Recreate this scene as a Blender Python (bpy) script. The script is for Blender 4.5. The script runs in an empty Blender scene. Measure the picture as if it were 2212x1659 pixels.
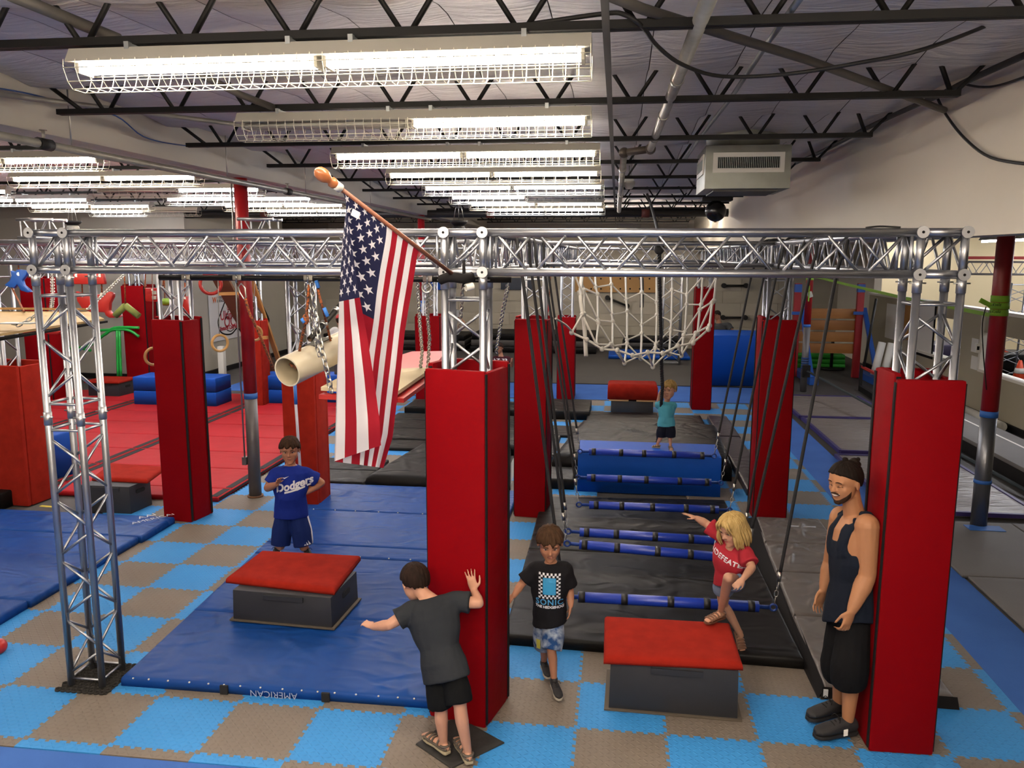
import bpy, bmesh, math, random
import numpy as np
from mathutils import Vector, Matrix
from mathutils.bvhtree import BVHTree
random.seed(7); RNG = np.random.default_rng(7)
SC = bpy.context.scene; COL = SC.collection
# ---------------------------------------------------------------- camera
F_PX, PITCH, ROLL, YAW, CAM_H = 1751.55, .1574, .0028, .1273, 3.0482
def _axes():
    cp, sp = math.cos(PITCH), math.sin(PITCH)
    f = np.array([0, cp, -sp]); r = np.array([1., 0, 0]); u = np.array([0, sp, cp])
    r2 = math.cos(ROLL)*r + math.sin(ROLL)*u; u2 = math.cos(ROLL)*u - math.sin(ROLL)*r
    c, s = math.cos(YAW), math.sin(YAW); Z = np.array([[c, -s, 0], [s, c, 0], [0, 0, 1]])
    return Z@r2, Z@u2, Z@f
CR, CU, CF = _axes(); CP = np.array([0, 0, CAM_H])
cam = bpy.data.cameras.new('camera'); camo = bpy.data.objects.new('camera', cam); COL.objects.link(camo)
cam.sensor_width = 36; cam.lens = F_PX/2212*36; cam.clip_start = .05; cam.clip_end = 200
M = Matrix.Identity(4)
for i in range(3):
    M[i][0], M[i][1], M[i][2], M[i][3] = CR[i], CU[i], -CF[i], CP[i]
camo.matrix_world = M; SC.camera = camo
# ---------------------------------------------------------------- world, exposure
w = bpy.data.worlds.new('world'); SC.world = w; w.use_nodes = True
w.node_tree.nodes['Background'].inputs[0].default_value = (.62, .66, .72, 1)
w.node_tree.nodes['Background'].inputs[1].default_value = .08
SC.view_settings.view_transform = 'Standard'; SC.view_settings.look = 'None'
SC.view_settings.exposure = 0.0; SC.view_settings.gamma = 1; SC.view_settings.use_curve_mapping = False
SC.cycles.use_denoising = True; SC.cycles.use_light_tree = True
SC.cycles.max_bounces = 8; SC.cycles.diffuse_bounces = 6; SC.cycles.glossy_bounces = 4
SC.cycles.caustics_reflective = False; SC.cycles.caustics_refractive = False
TUBE_POWER = 100.0
# ---------------------------------------------------------------- photograph measurements -> points in the room
def ray(x, y): return CF + (x-1106)/F_PX*CR - (y-829.5)/F_PX*CU
def fl(x, y, z=0.): d = ray(x, y); return CP + d*((z-CAM_H)/d[2])
def aY(x, y, Y): d = ray(x, y); return CP + d*(Y/d[1])
def aX(x, y, X): d = ray(x, y); return CP + d*(X/d[0])
def V(*a): return np.array(a, float)
# ---------------------------------------------------------------- materials
def lin(h):
    if isinstance(h, str):
        h = h.lstrip('#'); c = [int(h[i:i+2], 16)/255 for i in (0, 2, 4)]
    else: c = h
    return tuple((x/12.92 if x <= .04045 else ((x+.055)/1.055)**2.4) for x in c) + (1.,)
MATS = {}
def mat(name, col, rough=.6, metal=0., spec=.5, bump=None, vary=None, coat=0., emit=None, tex='noise', stretch=(1,1,1), alpha=None, sheen=0.):
    """bump=(scale,strength,distance); vary=(scale, amount, second colour)"""
    if name in MATS: return MATS[name]
    m = bpy.data.materials.new(name); m.use_nodes = True; nt = m.node_tree; b = nt.nodes['Principled BSDF']
    c = lin(col); b.inputs['Base Color'].default_value = c
    b.inputs['Roughness'].default_value = rough; b.inputs['Metallic'].default_value = metal
    b.inputs['Specular IOR Level'].default_value = spec
    if coat: b.inputs['Coat Weight'].default_value = coat; b.inputs['Coat Roughness'].default_value = .2
    if sheen: b.inputs['Sheen Weight'].default_value = sheen
    tc = None
    def coord(scale):
        nonlocal tc
        if tc is None: tc = nt.nodes.new('ShaderNodeTexCoord')
        mp = nt.nodes.new('ShaderNodeMapping'); mp.inputs['Scale'].default_value = [scale*s for s in stretch]
        nt.links.new(tc.outputs['Object'], mp.inputs['Vector']); return mp.outputs['Vector']
    if vary:
        n = nt.nodes.new('ShaderNodeTexNoise'); n.inputs['Scale'].default_value = 1; n.inputs['Detail'].default_value = 4
        nt.links.new(coord(vary[0]), n.inputs['Vector'])
        r = nt.nodes.new('ShaderNodeValToRGB'); r.color_ramp.elements[0].position = .5-vary[1]; r.color_ramp.elements[1].position = .5+vary[1]
        r.color_ramp.elements[0].color = lin(vary[2]); r.color_ramp.elements[1].color = c
        nt.links.new(n.outputs['Fac'], r.inputs['Fac']); nt.links.new(r.outputs['Color'], b.inputs['Base Color'])
    if bump:
        if tex == 'noise': n = nt.nodes.new('ShaderNodeTexNoise'); n.inputs['Detail'].default_value = 3; o = n.outputs['Fac']
        elif tex == 'wrinkle':
            n = nt.nodes.new('ShaderNodeTexNoise'); n.noise_type = 'RIDGED_MULTIFRACTAL'; n.inputs['Detail'].default_value = 2; n.inputs['Distortion'].default_value = 1.2; o = n.outputs['Fac']
        else: n = nt.nodes.new('ShaderNodeTexVoronoi'); o = n.outputs['Distance']
        n.inputs['Scale'].default_value = 1
        nt.links.new(coord(bump[0]), n.inputs['Vector'])
        bp = nt.nodes.new('ShaderNodeBump'); bp.inputs['Strength'].default_value = bump[1]; bp.inputs['Distance'].default_value = bump[2]
        nt.links.new(o, bp.inputs['Height']); nt.links.new(bp.outputs['Normal'], b.inputs['Normal'])
    if emit:
        b.inputs['Emission Color'].default_value = lin(emit[0]); b.inputs['Emission Strength'].default_value = emit[1]
    if alpha is not None: b.inputs['Alpha'].default_value = alpha
    MATS[name] = m; return m
# ---------------------------------------------------------------- mesh collector
def unit(v): v = np.asarray(v, float); return v/(np.linalg.norm(v)+1e-12)
def frame(d, hint=None):
    d = unit(d); h = V(0, 0, 1) if hint is None else np.asarray(hint, float)
    if abs(d@unit(h)) > .97: h = V(1, 0, 0) if abs(d[0]) < .9 else V(0, 1, 0)
    a = unit(np.cross(h, d)); return a, np.cross(d, a), d
class MB:
    def __init__(s): s.v = []; s.f = []; s.mi = []; s.cur = 0; s.sm = []
    def add(s, vs, fs, smooth=False):
        o = len(s.v); s.v += [tuple(map(float, p)) for p in vs]; s.f += [tuple(i+o for i in f) for f in fs]
        s.mi += [s.cur]*len(fs); s.sm += [smooth]*len(fs); return s
    def obox(s, c, ax, ay, az):
        c, ax, ay, az = (np.asarray(q, float) for q in (c, ax, ay, az))
        vs = [c + i*ax + j*ay + k*az for k in (-1, 1) for j in (-1, 1) for i in (-1, 1)]
        fs = [(0,2,3,1),(4,5,7,6),(0,1,5,4),(2,6,7,3),(0,4,6,2),(1,3,7,5)]
        if np.cross(ax, ay)@az < 0: fs = [f[::-1] for f in fs]
        return s.add(vs, fs)
    def box(s, x0, x1, y0, y1, z0, z1):
        return s.obox(((x0+x1)/2,(y0+y1)/2,(z0+z1)/2), (abs(x1-x0)/2,0,0), (0,abs(y1-y0)/2,0), (0,0,abs(z1-z0)/2))
    def bar(s, p0, p1, w, h, up=None):
        p0, p1 = np.asarray(p0, float), np.asarray(p1, float); a, b, d = frame(p1-p0, up)
        return s.obox((p0+p1)/2, a*w/2, b*h/2, (p1-p0)/2)
    def tube(s, path, r, n=10, caps=True, closed=False, smooth=True, flat=1., hint=None):
        P = [np.asarray(p, float) for p in path]; N = len(P); R = [r]*N if np.isscalar(r) else list(r)
        T = []
        for i in range(N):
            a = P[(i-1) % N] if (i > 0 or closed) else P[i]; b = P[(i+1) % N] if (i < N-1 or closed) else P[i]
            T.append(unit(b-a))
        a, b, _ = frame(T[0], hint); rings = []; vs = []
        for i in range(N):
            a = a - T[i]*(a@T[i]); a = unit(a); b = np.cross(T[i], a)
            for k in range(n):
                t = 2*math.pi*k/n; vs.append(P[i] + a*R[i]*math.cos(t) + b*R[i]*flat*math.sin(t))
        fs = []
        for i in range(N if closed else N-1):
            j = (i+1) % N
            for k in range(n): fs.append((i*n+k, i*n+(k+1) % n, j*n+(k+1) % n, j*n+k))
        o = len(s.v); s.add(vs, fs, smooth)
        if caps and not closed:
            s.f.append(tuple(o+k for k in range(n))[::-1]); s.f.append(tuple(o+(N-1)*n+k for k in range(n))); s.mi += [s.cur]*2; s.sm += [False]*2
        return s
    def cyl(s, p0, p1, r, n=12, r1=None, caps=True, smooth=True):
        return s.tube([p0, p1], [r, r if r1 is None else r1], n, caps, smooth=smooth)
    def ell(s, c, rx, ry, rz, nu=14, nv=9, ax=None):
        A = np.eye(3) if ax is None else np.array(ax, float); vs = []; fs = []
        c = np.asarray(c, float)
        for i in range(1, nv):
            t = math.pi*i/nv
            for k in range(nu):
                p = 2*math.pi*k/nu; l = (rx*math.sin(t)*math.cos(p), ry*math.sin(t)*math.sin(p), rz*math.cos(t))
                vs.append(c + l[0]*A[0] + l[1]*A[1] + l[2]*A[2])
        for i in range(nv-2):
            for k in range(nu): fs.append((i*nu+k, (i+1)*nu+k, (i+1)*nu+(k+1) % nu, i*nu+(k+1) % nu))
        top = len(vs); vs += [c + rz*A[2], c - rz*A[2]]
        for k in range(nu):
            fs.append((top, k, (k+1) % nu)); fs.append((top+1, (nv-2)*nu+(k+1) % nu, (nv-2)*nu+k))
        return s.add(vs, fs, True)
    def torus(s, c, nrm, R, r, n=24, m=8, sx=1., hint=None):
        a, b, d = frame(nrm, hint); c = np.asarray(c, float)
        return s.tube([c + a*R*sx*math.cos(t) + b*R*math.sin(t) for t in np.linspace(0, 2*math.pi, n, endpoint=False)], r, m, closed=True)
    def prism(s, poly, O, ax, ay, dz):
        """polygon (2D list) in the frame O,ax,ay, thickened by vector dz"""
        O, ax, ay, dz = (np.asarray(q, float) for q in (O, ax, ay, dz)); n = len(poly)
        A = sum(poly[i][0]*poly[(i+1) % n][1]-poly[(i+1) % n][0]*poly[i][1] for i in range(n))
        if (A > 0) != (np.cross(ax, ay)@dz > 0): poly = poly[::-1]
        vs = [O + p[0]*ax + p[1]*ay for p in poly] + [O + p[0]*ax + p[1]*ay + dz for p in poly]
        fs = [tuple(range(n))[::-1], tuple(range(n, 2*n))] + [(i, (i+1) % n, n+(i+1) % n, n+i) for i in range(n)]
        return s.add(vs, fs)
    def grid(s, fn, nu, nv, smooth=True, wrap=False):
        vs = [fn(i/nu, j/nv) for j in range(nv+1) for i in range(nu+1)]
        fs = [(j*(nu+1)+i, j*(nu+1)+i+1, (j+1)*(nu+1)+i+1, (j+1)*(nu+1)+i) for j in range(nv) for i in range(nu)]
        return s.add(vs, fs, smooth)
    def build(s, name, m, parent=None, bevel=0., seg=2, smooth=None):
        me = bpy.data.meshes.new(name); me.from_pydata(s.v, [], s.f)
        for x in (m if isinstance(m, (list, tuple)) else [m]): me.materials.append(x)
        if any(s.mi): me.polygons.foreach_set('material_index', s.mi)
        me.polygons.foreach_set('use_smooth', s.sm if smooth is None else [smooth]*len(s.f))
        if bevel:
            bm = bmesh.new(); bm.from_mesh(me)
            bmesh.ops.bevel(bm, geom=[e for e in bm.edges if len(e.link_faces) == 2 and e.calc_face_angle(0) > .5], offset=bevel, segments=seg, profile=.6, affect='EDGES', clamp_overlap=True)
            for f in bm.faces: f.smooth = True
            bm.to_mesh(me); bm.free()
            me.set_sharp_from_angle(angle=.9)
        return link(name, me, parent)
WL = {}
def link(name, data, parent=None, loc=None):
    o = bpy.data.objects.new(name, data); COL.objects.link(o); L = np.zeros(3) if loc is None else np.asarray(loc, float)
    if parent is not None:
        o.parent = parent; o.location = L - WL[parent.name]
    else: o.location = L
    WL[o.name] = L; return o
def tag(o, label=None, cat=None, group=None, kind=None):
    if label: o['label'] = label
    if cat: o['category'] = cat
    if group: o['group'] = group
    if kind: o['kind'] = kind
    return o
def thing(name, label, cat, loc=(0, 0, 0), group=None):
    return tag(link(name, None, None, loc), label, cat, group)
def copy_tree(o, off, parent=None, label=None):
    c = o.copy(); COL.objects.link(c)
    if parent is None: c.location = Vector(o.location) + Vector(off)
    else: c.parent = parent
    WL[c.name] = WL[o.name] + np.asarray(off, float)
    for ch in o.children: copy_tree(ch, off, c)
    if label: c['label'] = label
    return c
def inst(src, name, parent, p, rot=None):
    """another object with the same mesh at world point p"""
    o = link(name, src.data, parent, p)
    if rot is not None: o.rotation_euler = rot
    return o
def text_mesh(s, size=1., bold=0., shear=0., spacing=1.):
    c = bpy.data.curves.new('lettering', 'FONT'); c.body = s; c.size = size; c.align_x = 'CENTER'; c.align_y = 'CENTER'
    c.offset = bold; c.shear = shear; c.resolution_u = 3; c.space_character = spacing
    o = bpy.data.objects.new('lettering', c); COL.objects.link(o); dg = bpy.context.evaluated_depsgraph_get()
    me = bpy.data.meshes.new_from_object(o.evaluated_get(dg)); bpy.data.objects.remove(o); bpy.data.curves.remove(c)
    v = [tuple(x.co[:2]) for x in me.vertices]; f = [tuple(p.vertices) for p in me.polygons]; bpy.data.meshes.remove(me)
    return v, f
def lettering(s, size, O, ax, ay, m, parent, name='lettering', **k):
    v, f = text_mesh(s, size, **k); O, ax, ay = V(*O), unit(ax), unit(ay)
    b = MB(); b.add([O + p[0]*ax + p[1]*ay for p in v], f); return b.build(name, m, parent)
def smoothpath(P, n=6):
    P = [np.asarray(p, float) for p in P]; out = []
    for i in range(len(P)-1):
        p0, p1, p2, p3 = P[max(i-1, 0)], P[i], P[i+1], P[min(i+2, len(P)-1)]
        for k in range(n):
            t = k/n; out.append(.5*((2*p1)+(-p0+p2)*t+(2*p0-5*p1+4*p2-p3)*t*t+(-p0+3*p1-3*p2+p3)*t**3))
    return out + [P[-1]]
# palette
RED = mat('red vinyl', '#74040b', .62, spec=.05, bump=(3.5, .4, .03), tex='noise')
RED2 = mat('red carpet cover', '#8f2115', .95, spec=.1, bump=(260, .5, .004), vary=(9, .3, '#7c1a10'))
REDM = mat('red mat vinyl', '#a01c24', .65, spec=.15, bump=(5, .3, .02), vary=(3, .4, '#90171e'))
BLK = mat('black fabric', '#141213', .85, spec=.2)
BLUEV = mat('blue vinyl', '#0f3f86', .45, spec=.15, bump=(2.6, .55, .05), tex='wrinkle', stretch=(1, 1.6, 1), vary=(1.2, .3, '#143876'))
BLUEB = mat('blue foam block cover', '#0c48a4', .6, spec=.22, bump=(4, .25, .03))
BLACKV = mat('black vinyl', '#141313', .48, spec=.14, bump=(2.4, .6, .05), tex='wrinkle', stretch=(1, 1.5, 1))
GRAYV = mat('gray vinyl', '#625d5a', .45, spec=.3, bump=(3.2, .95, .06), tex='wrinkle')
ALU = mat('aluminium', '#aeb0b5', .4, 1., bump=(60, .06, .002), vary=(8, .4, '#a3a6ac'))
STEEL = mat('galvanised steel', '#9fa3a3', .42, .9, vary=(6, .3, '#8b9090'))
ZINC = mat('zinc chain', '#b5b4ae', .3, 1.)
IRON = mat('black painted steel', '#0f0e0d', .6, 0., .3)
WHITE = mat('white enamel', '#cfcdc6', .5)
PAPER = mat('white paper', '#d8d6d0', .8)
# ================================================================ THE SETTING
def structure(name, mb, m, parent=None, **k):
    o = mb.build(name, m, parent, **k)
    if parent is None: o['kind'] = 'structure'
    return o
T = .58; GX, GY = -6.3487*T, 7.4376*T
CONC = mat('dark rubber flooring', '#474543', .75, bump=(30, .25, .004), vary=(1.3, .35, '#3d3b3a'))
WALLB = mat('beige block paint', '#a39c8e', .85, vary=(.7, .4, '#9a9385'), bump=(25, .2, .003))
WALLG = mat('grey plaster paint', '#ddd6c8', .85, vary=(.45, .35, '#cfc8ba'), bump=(9, .15, .004))
WALLY = mat('cream block paint', '#e2d4ae', .85, vary=(.6, .4, '#dac9a2'))
floor = structure('floor', MB().box(-18, 16, -4, 27.7, -.3, -.014), CONC)
# ---- puzzle tiles of the floor
def tile_mat(name, c, c2):
    m = mat(name, c, .6, spec=.22, vary=(2.2, .4, c2)); nt = m.node_tree; b = nt.nodes['Principled BSDF']
    N = nt.nodes.new; L = nt.links.new
    tc = N('ShaderNodeTexCoord'); mp = N('ShaderNodeMapping'); mp.inputs['Scale'].default_value = (26, 26, 26); L(tc.outputs['Object'], mp.inputs[0])
    def mth(op, a, bb=None, c=None):
        n = N('ShaderNodeMath'); n.operation = op
        for i, q in enumerate((a, bb, c)):
            if q is None: continue
            if isinstance(q, (int, float)): n.inputs[i].default_value = q
            else: L(q, n.inputs[i])
        return n.outputs[0]
    sx = N('ShaderNodeSeparateXYZ'); L(mp.outputs[0], sx.inputs[0]); x, y = sx.outputs[0], sx.outputs[1]
    par = mth('MODULO', mth('ABSOLUTE', mth('ADD', mth('FLOOR', x), mth('FLOOR', y))), 2)
    qx = mth('SUBTRACT', mth('FRACT', x), .5); qy = mth('SUBTRACT', mth('FRACT', y), .5)
    a = mth('ADD', qx, qy); d = mth('SUBTRACT', qx, qy)
    def lens(p, q): return mth('SUBTRACT', mth('SUBTRACT', 1, mth('POWER', mth('DIVIDE', mth('ABSOLUTE', p), .72), 2)), mth('POWER', mth('DIVIDE', mth('ABSOLUTE', q), .24), 2))
    l1 = mth('MAXIMUM', lens(a, d), 0); l2 = mth('MAXIMUM', lens(d, a), 0)
    h = mth('ADD', mth('MULTIPLY', l1, par), mth('MULTIPLY', l2, mth('SUBTRACT', 1, par)))
    bp = N('ShaderNodeBump'); bp.inputs['Strength'].default_value = .7; bp.inputs['Distance'].default_value = .004
    L(h, bp.inputs['Height']); L(bp.outputs[0], b.inputs['Normal']); return m
TBLUE = tile_mat('blue foam tile', '#3887c9', '#307cbd'); TGRAY = tile_mat('grey foam tile', '#756c62', '#696057')
def edge_wave(n=8, a=.011):
    pts = []
    for i in range(n):
        t0, t1 = i/n, (i+.5)/n; e = .12/n
        pts += [(t0+e, -a), (t1-e*.2, -a), (t1-e, a), (t1+.5/n+e*.2, a)]
    return [(0, 0)] + [(min(t, 1), o) for t, o in pts if 0 < t < 1] + [(1, 0)]
def tile_mesh(name, m):
    w = edge_wave(); P = []
    P += [(t*T, o) for t, o in w]; P += [(T+o, t*T) for t, o in w[1:]]
    P += [(t*T, T+o) for t, o in w[::-1][1:]]; P += [(o, t*T) for t, o in w[::-1][1:-1]]
    b = MB(); b.prism(P, (0, 0, -.0135), (1, 0, 0), (0, 1, 0), (0, 0, .0135)); b.f = b.f[1:]; b.mi = b.mi[1:]; b.sm = b.sm[1:]
    me = bpy.data.meshes.new(name); me.from_pydata(b.v, [], b.f); me.materials.append(m); return me
TM = [tile_mesh('tile grey', TGRAY), tile_mesh('tile blue', TBLUE)]
COVER = [(-3.66, -1.3, 5.1, 15.4), (-.78, 1.36, 6.0, 15.0), (1.5, 2.3, 5.6, 9.2), (-14, -4.95, 5.9, 8.6), (-14, -4.9, 9.25, 17), (-1.2, -.85, 4.95, 5.25)]
ntile = 0
for r in range(0, 22):
    for c in range(-8, 11):
        x0, y0 = GX+c*T, GY+r*T
        if any(x0 > a and x0+T < b and y0 > cc and y0+T < d for a, b, cc, d in COVER): continue
        if c < -2 and y0 > 9.0: continue
        if c < -4 and y0 > 5.6: continue
        link('tile', TM[(c+r) % 2], floor, (x0, y0, 0)); ntile += 1
# border strips with straight outer edge (front and right), colour keeps alternating
def edge_strip(c0, horizontal):
    w = edge_wave(); b = MB()
    if horizontal: P = [(t*T, o) for t, o in w] + [(T, -.085), (0, -.085)]
    else: P = [(o, t*T) for t, o in w] + [(.085, T), (.085, 0)]
    b.prism(P, (0, 0, -.0135), (1, 0, 0), (0, 1, 0), (0, 0, .0135)); me = bpy.data.meshes.new('edge strip'); me.from_pydata(b.v, [], b.f)
    me.materials.append([TGRAY, TBLUE][c0]); return me
EH = [edge_strip(i, True) for i in (0, 1)]; EV = [edge_strip(i, False) for i in (0, 1)]
for c in range(-5, 11): link('edge_strip', EH[(c+1) % 2], floor, (GX+c*T, GY, 0))
for r in range(0, 22): link('edge_strip', EV[(11+r) % 2], floor, (GX+11*T, GY+r*T, 0))
# ---- walls
def blocks(x0, x1, z0, z1, bw=.8, bh=.4): pass
structure('wall_far', MB().box(-16, 7.1, 27.5, 27.8, -.1, 4.7), WALLB)
structure('wall_left', MB().box(-18, -17.7, -4, 27.5, -.1, 4.7), WALLB)
structure('wall_back', MB().box(-18, 16, -4.3, -4, -.1, 4.7), WALLG)
wl = structure('wall_inner', MB().box(-17.7, -10.3, 18.6, 24.4, -.1, 4.7), mat('light grey room paint', '#a7a398', .85, vary=(.5, .4, '#9d998e')))
structure('wall_upper_right', MB().box(2.45, 2.7, -4, 27.5, 3.19, 4.7), WALLG)
structure('wall_right', MB().box(7.1, 7.3, 23.8, 27.5, -.1, 4.7), WALLG)
structure('wall_side_far', MB().box(7.3, 16, 27.5, 27.8, -.1, 4.7), WALLY)
structure('wall_side_end', MB().box(15.8, 16, -4, 27.5, -.1, 4.7), WALLY)
structure('ceiling_side', MB().box(2.7, 16, -4, 27.8, 4.0, 4.2), mat('side room ceiling', '#c9c4b6', .9))
# white lap course along the top of the far wall
tr = tag(link('trim_1', None, None), kind='structure')
LAP = mat('pale metal siding', '#b9b5aa', .6)
for i in range(22):
    MB().box(-9.9+i*.76, -9.9+i*.76+.75, 27.40, 27.5, 3.93+.02*(i % 2), 4.18).build('siding_panel', LAP, tr)
tag(MB().box(-10.3, -10.22, 18.6, 24.4, 0, .11).build('baseboard_left', BLK), kind='structure')
tag(MB().box(-16, -10.2, 18.52, 18.6, 0, .11).build('baseboard_inner', BLK), kind='structure')
# far wall block courses: raised blocks with recessed joints between
bl = tag(link('trim_2', None, None), kind='structure')
BLKB = [mat('wall block a', '#a09a8c', .85), mat('wall block b', '#a69f91', .85), mat('wall block c', '#9b9587', .85)]
bmv = []
for v in range(3):
    b = MB().box(0, 1.16, -.02, 0, 0, .385); bmv.append(b.build('block', BLKB[v], bl)); 
for o in bmv: bpy.data.objects.remove(o)
bme = []
for v in range(3):
    b = MB().box(0, 1.165, -.025, 0, 0, .388); me = bpy.data.meshes.new('wall block'); me.from_pydata(b.v, [], b.f); me.materials.append(BLKB[v]); bme.append(me)
for r in range(9):
    for c in range(15):
        x = -10.1 + c*1.18 - (r % 2)*.59
        if x+1.165 > 7.05 or x < -10.2: continue
        link('block', bme[(c*7+r*5) % 3], bl, (x, 27.5, .32+r*.4))
# ---- ceiling insulation, in strips between the joists
JY = [3.96+1.84*k for k in range(-3, 13)]; ZJ = 4.09
def ceil_mat():
    m = mat('insulation foil', '#d0cbc8', .55, spec=.4, vary=(.8, .35, '#c1bcba')); nt = m.node_tree; N = nt.nodes.new; L = nt.links.new
    tc = N('ShaderNodeTexCoord'); mp = N('ShaderNodeMapping'); mp.inputs['Scale'].default_value = (2.0, 9, 1); L(tc.outputs['Object'], mp.inputs[0])
    n = N('ShaderNodeTexNoise'); n.inputs['Scale'].default_value = 1.6; n.inputs['Detail'].default_value = 4; n.inputs['Distortion'].default_value = .6; L(mp.outputs[0], n.inputs[0])
    bp = N('ShaderNodeBump'); bp.inputs['Strength'].default_value = .55; bp.inputs['Distance'].default_value = .05
    L(n.outputs['Fac'], bp.inputs['Height']); L(bp.outputs[0], nt.nodes['Principled BSDF'].inputs['Normal']); return m
FOIL = ceil_mat()
ceiling = tag(link('ceiling', None, None), kind='structure')
def strip(x0, x1, seed):
    ph = (.7, 2.1)
    def fn(u, v):
        x = x0+u*(x1-x0)-.003*(1 if u > .5 else -1 if u < .5 else 0); y = -4+v*31.7
        d = (y-3.96) % 1.84/1.84; z = 4.275+.07*math.sin(math.pi*d)**.8
        z -= .022*(1-(2*u-1)**2); z += .012*math.sin(y*3.1+ph[0]+x*1.3)+.008*math.sin(y*7.3+ph[1]+x*2.1)
        return (x, y, z)
    b = MB().grid(fn, 4, 136); b.f = [f[::-1] for f in b.f]; return b
k = 0
for x0, x1, w in ((-4.36, 2.45, .567), (-17.7, -4.67, .62)):
    n = round((x1-x0)/w)
    for i in range(n):
        a = x0+(x1-x0)*i/n; strip(a, x0+(x1-x0)*(i+1)/n, k).build('insulation_strip', FOIL, ceiling); k += 1
MB().box(-18, 2.75, -4.2, 27.8, 4.62, 4.8).build('roof_deck', mat('roof deck', '#55504c', .9), ceiling)
# ---- long steel beam on the red columns
tag(MB().box(-4.67, -4.36, -4, 27.5, 3.955, 4.6).build('beam', mat('beam paint', '#bdb8ad', .7, vary=(.9, .3, '#aea99f')), bevel=.012), kind='structure')['label'] = 'long pale grey painted ceiling beam resting on red columns'
bm_ = bpy.data.objects['beam']; bm_.name = 'trim_3'
# ---- joists
PH = aY(857, 212, 5.8)[0] % .55
def joist(x0, x1, Y, label):
    t = thing('roof_joist', label, 'joist', ((x0+x1)/2, Y, ZJ), 'open web roof joists')
    for dy in (-.018, .018): MB().box(x0+.15, x1-.27, Y+dy-.014, Y+dy+.014, ZJ-.019, ZJ+.019).build('bottom_chord', IRON, t)
    b = MB(); n0 = math.ceil((x0+.3-PH)/.55); n1 = math.floor((x1-.6-PH)/.55); dbl = .014
    for n in range(n0, n1+1):
        x = PH+n*.55
        for sgn in (-1, 1):
            b.cyl((x+sgn*.02, Y, ZJ), (x+sgn*.262, Y, ZJ+.36), .0145, 6)
    b.cyl((x0+.35, Y, ZJ), (x0+.02, Y, ZJ+.24), .016, 6); b.cyl((x1-.32, Y, ZJ), (x1-.47, Y, ZJ+.36), .016, 6); b.cyl((x1-.3, Y, ZJ), (x1-.02, Y, ZJ+.3), .014, 6)
    b.build('web_rod', IRON, t); return t
ORD = ['nearest', 'second nearest', 'third', 'fourth', 'fifth', 'sixth', 'seventh', 'eighth', 'ninth', 'tenth', 'eleventh', 'twelfth', 'thirteenth']
for k_, Y in enumerate(JY[1:]):
    if Y > 27: continue
    if Y < 3: continue
    q = ORD[k_-2]
    joist(-4.3, 2.44, Y, f'black open web roof joist over the right bay, {q} across the frame top')
    if Y > 7: joist(-15.5, -4.72, Y, f'black open web roof joist over the left bay, {q} joist line from the lens')
# ---- fluorescent strip fixtures
TUBE_ON = mat('lit fluorescent tube', '#ffffff', .4, emit=('#ffeeda', TUBE_POWER)); TUBE_COOL = mat('lit cool fluorescent tube', '#ffffff', .4, emit=('#f6f6ff', TUBE_POWER))
TUBE_OFF = mat('dark fluorescent tube', '#b9b7ae', .35)
HOUS = mat('white fixture enamel', '#a5a298', .5); WIRE = mat('white guard wire', '#d3d0bf', .4)
def fixture(x0, x1, Y, on, label, z=4.05, cool=False, axis='x', guard=True):
    t = thing('strip_light', label, 'ceiling light', ((x0+x1)/2, Y, z), 'wire guarded fluorescent strip lights')
    P = (lambda a, b, c: (a, b, c)) if axis == 'x' else (lambda a, b, c: (b, a, c))
    h = MB(); prof = [(-.1, -.068), (.1, -.068), (.06, 0), (-.06, 0)]
    O, ax, ay, dz = V(x0, Y, z), V(0, 1, 0), V(0, 0, 1), V(x1-x0, 0, 0)
    if axis == 'y': O, ax, dz = V(Y, x0, z), V(1, 0, 0), V(0, x1-x0, 0)
    h.prism(prof, O, ax, ay, dz); h.build('housing', HOUS, t)
    xm = (x0+x1)/2; em = TUBE_COOL if cool else TUBE_ON
    for i, (a, b_) in enumerate(((x0+.05, xm-.035), (xm+.035, x1-.05))):
        for dy in (-.036, .036):
            MB().cyl(P(a, Y+dy, z-.09), P(b_, Y+dy, z-.09), .0175, 8).build('tube', em if on[i] else TUBE_OFF, t)
        for q in (a-.012, b_+.012): MB().obox(P(q, Y, z-.09), P(.008, 0, 0), P(0, .058, 0), (0, 0, .026)).build('lamp_holder', HOUS, t)
    if guard:
        g = MB(); far = Y > 8; n = max(8, int((x1-x0)/(.13 if far else .062))); U = [(-.108, -.06), (-.112, -.1), (-.085, -.16), (-.05, -.19), (.05, -.19), (.085, -.16), (.112, -.1), (.108, -.06)]
        for i in range(n+1):
            x = x0+(x1-x0)*i/n; g.tube([P(x, Y+p, z+q) for p, q in U], .0018 if far else .0022, 4, False, smooth=False)
        for p, q in U[1:-1]: g.cyl(P(x0, Y+p, z+q), P(x1, Y+p, z+q), .0026, 4)
        g.build('wire_guard', WIRE, t)
    for q in (.12, .44, .56, .88):
        x = x0+(x1-x0)*q; MB().obox(P(x, Y, z+.005), P(.012, 0, 0), P(0, .066, 0), (0, 0, .02)).build('hanger_clip', STEEL, t)
    return t
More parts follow.
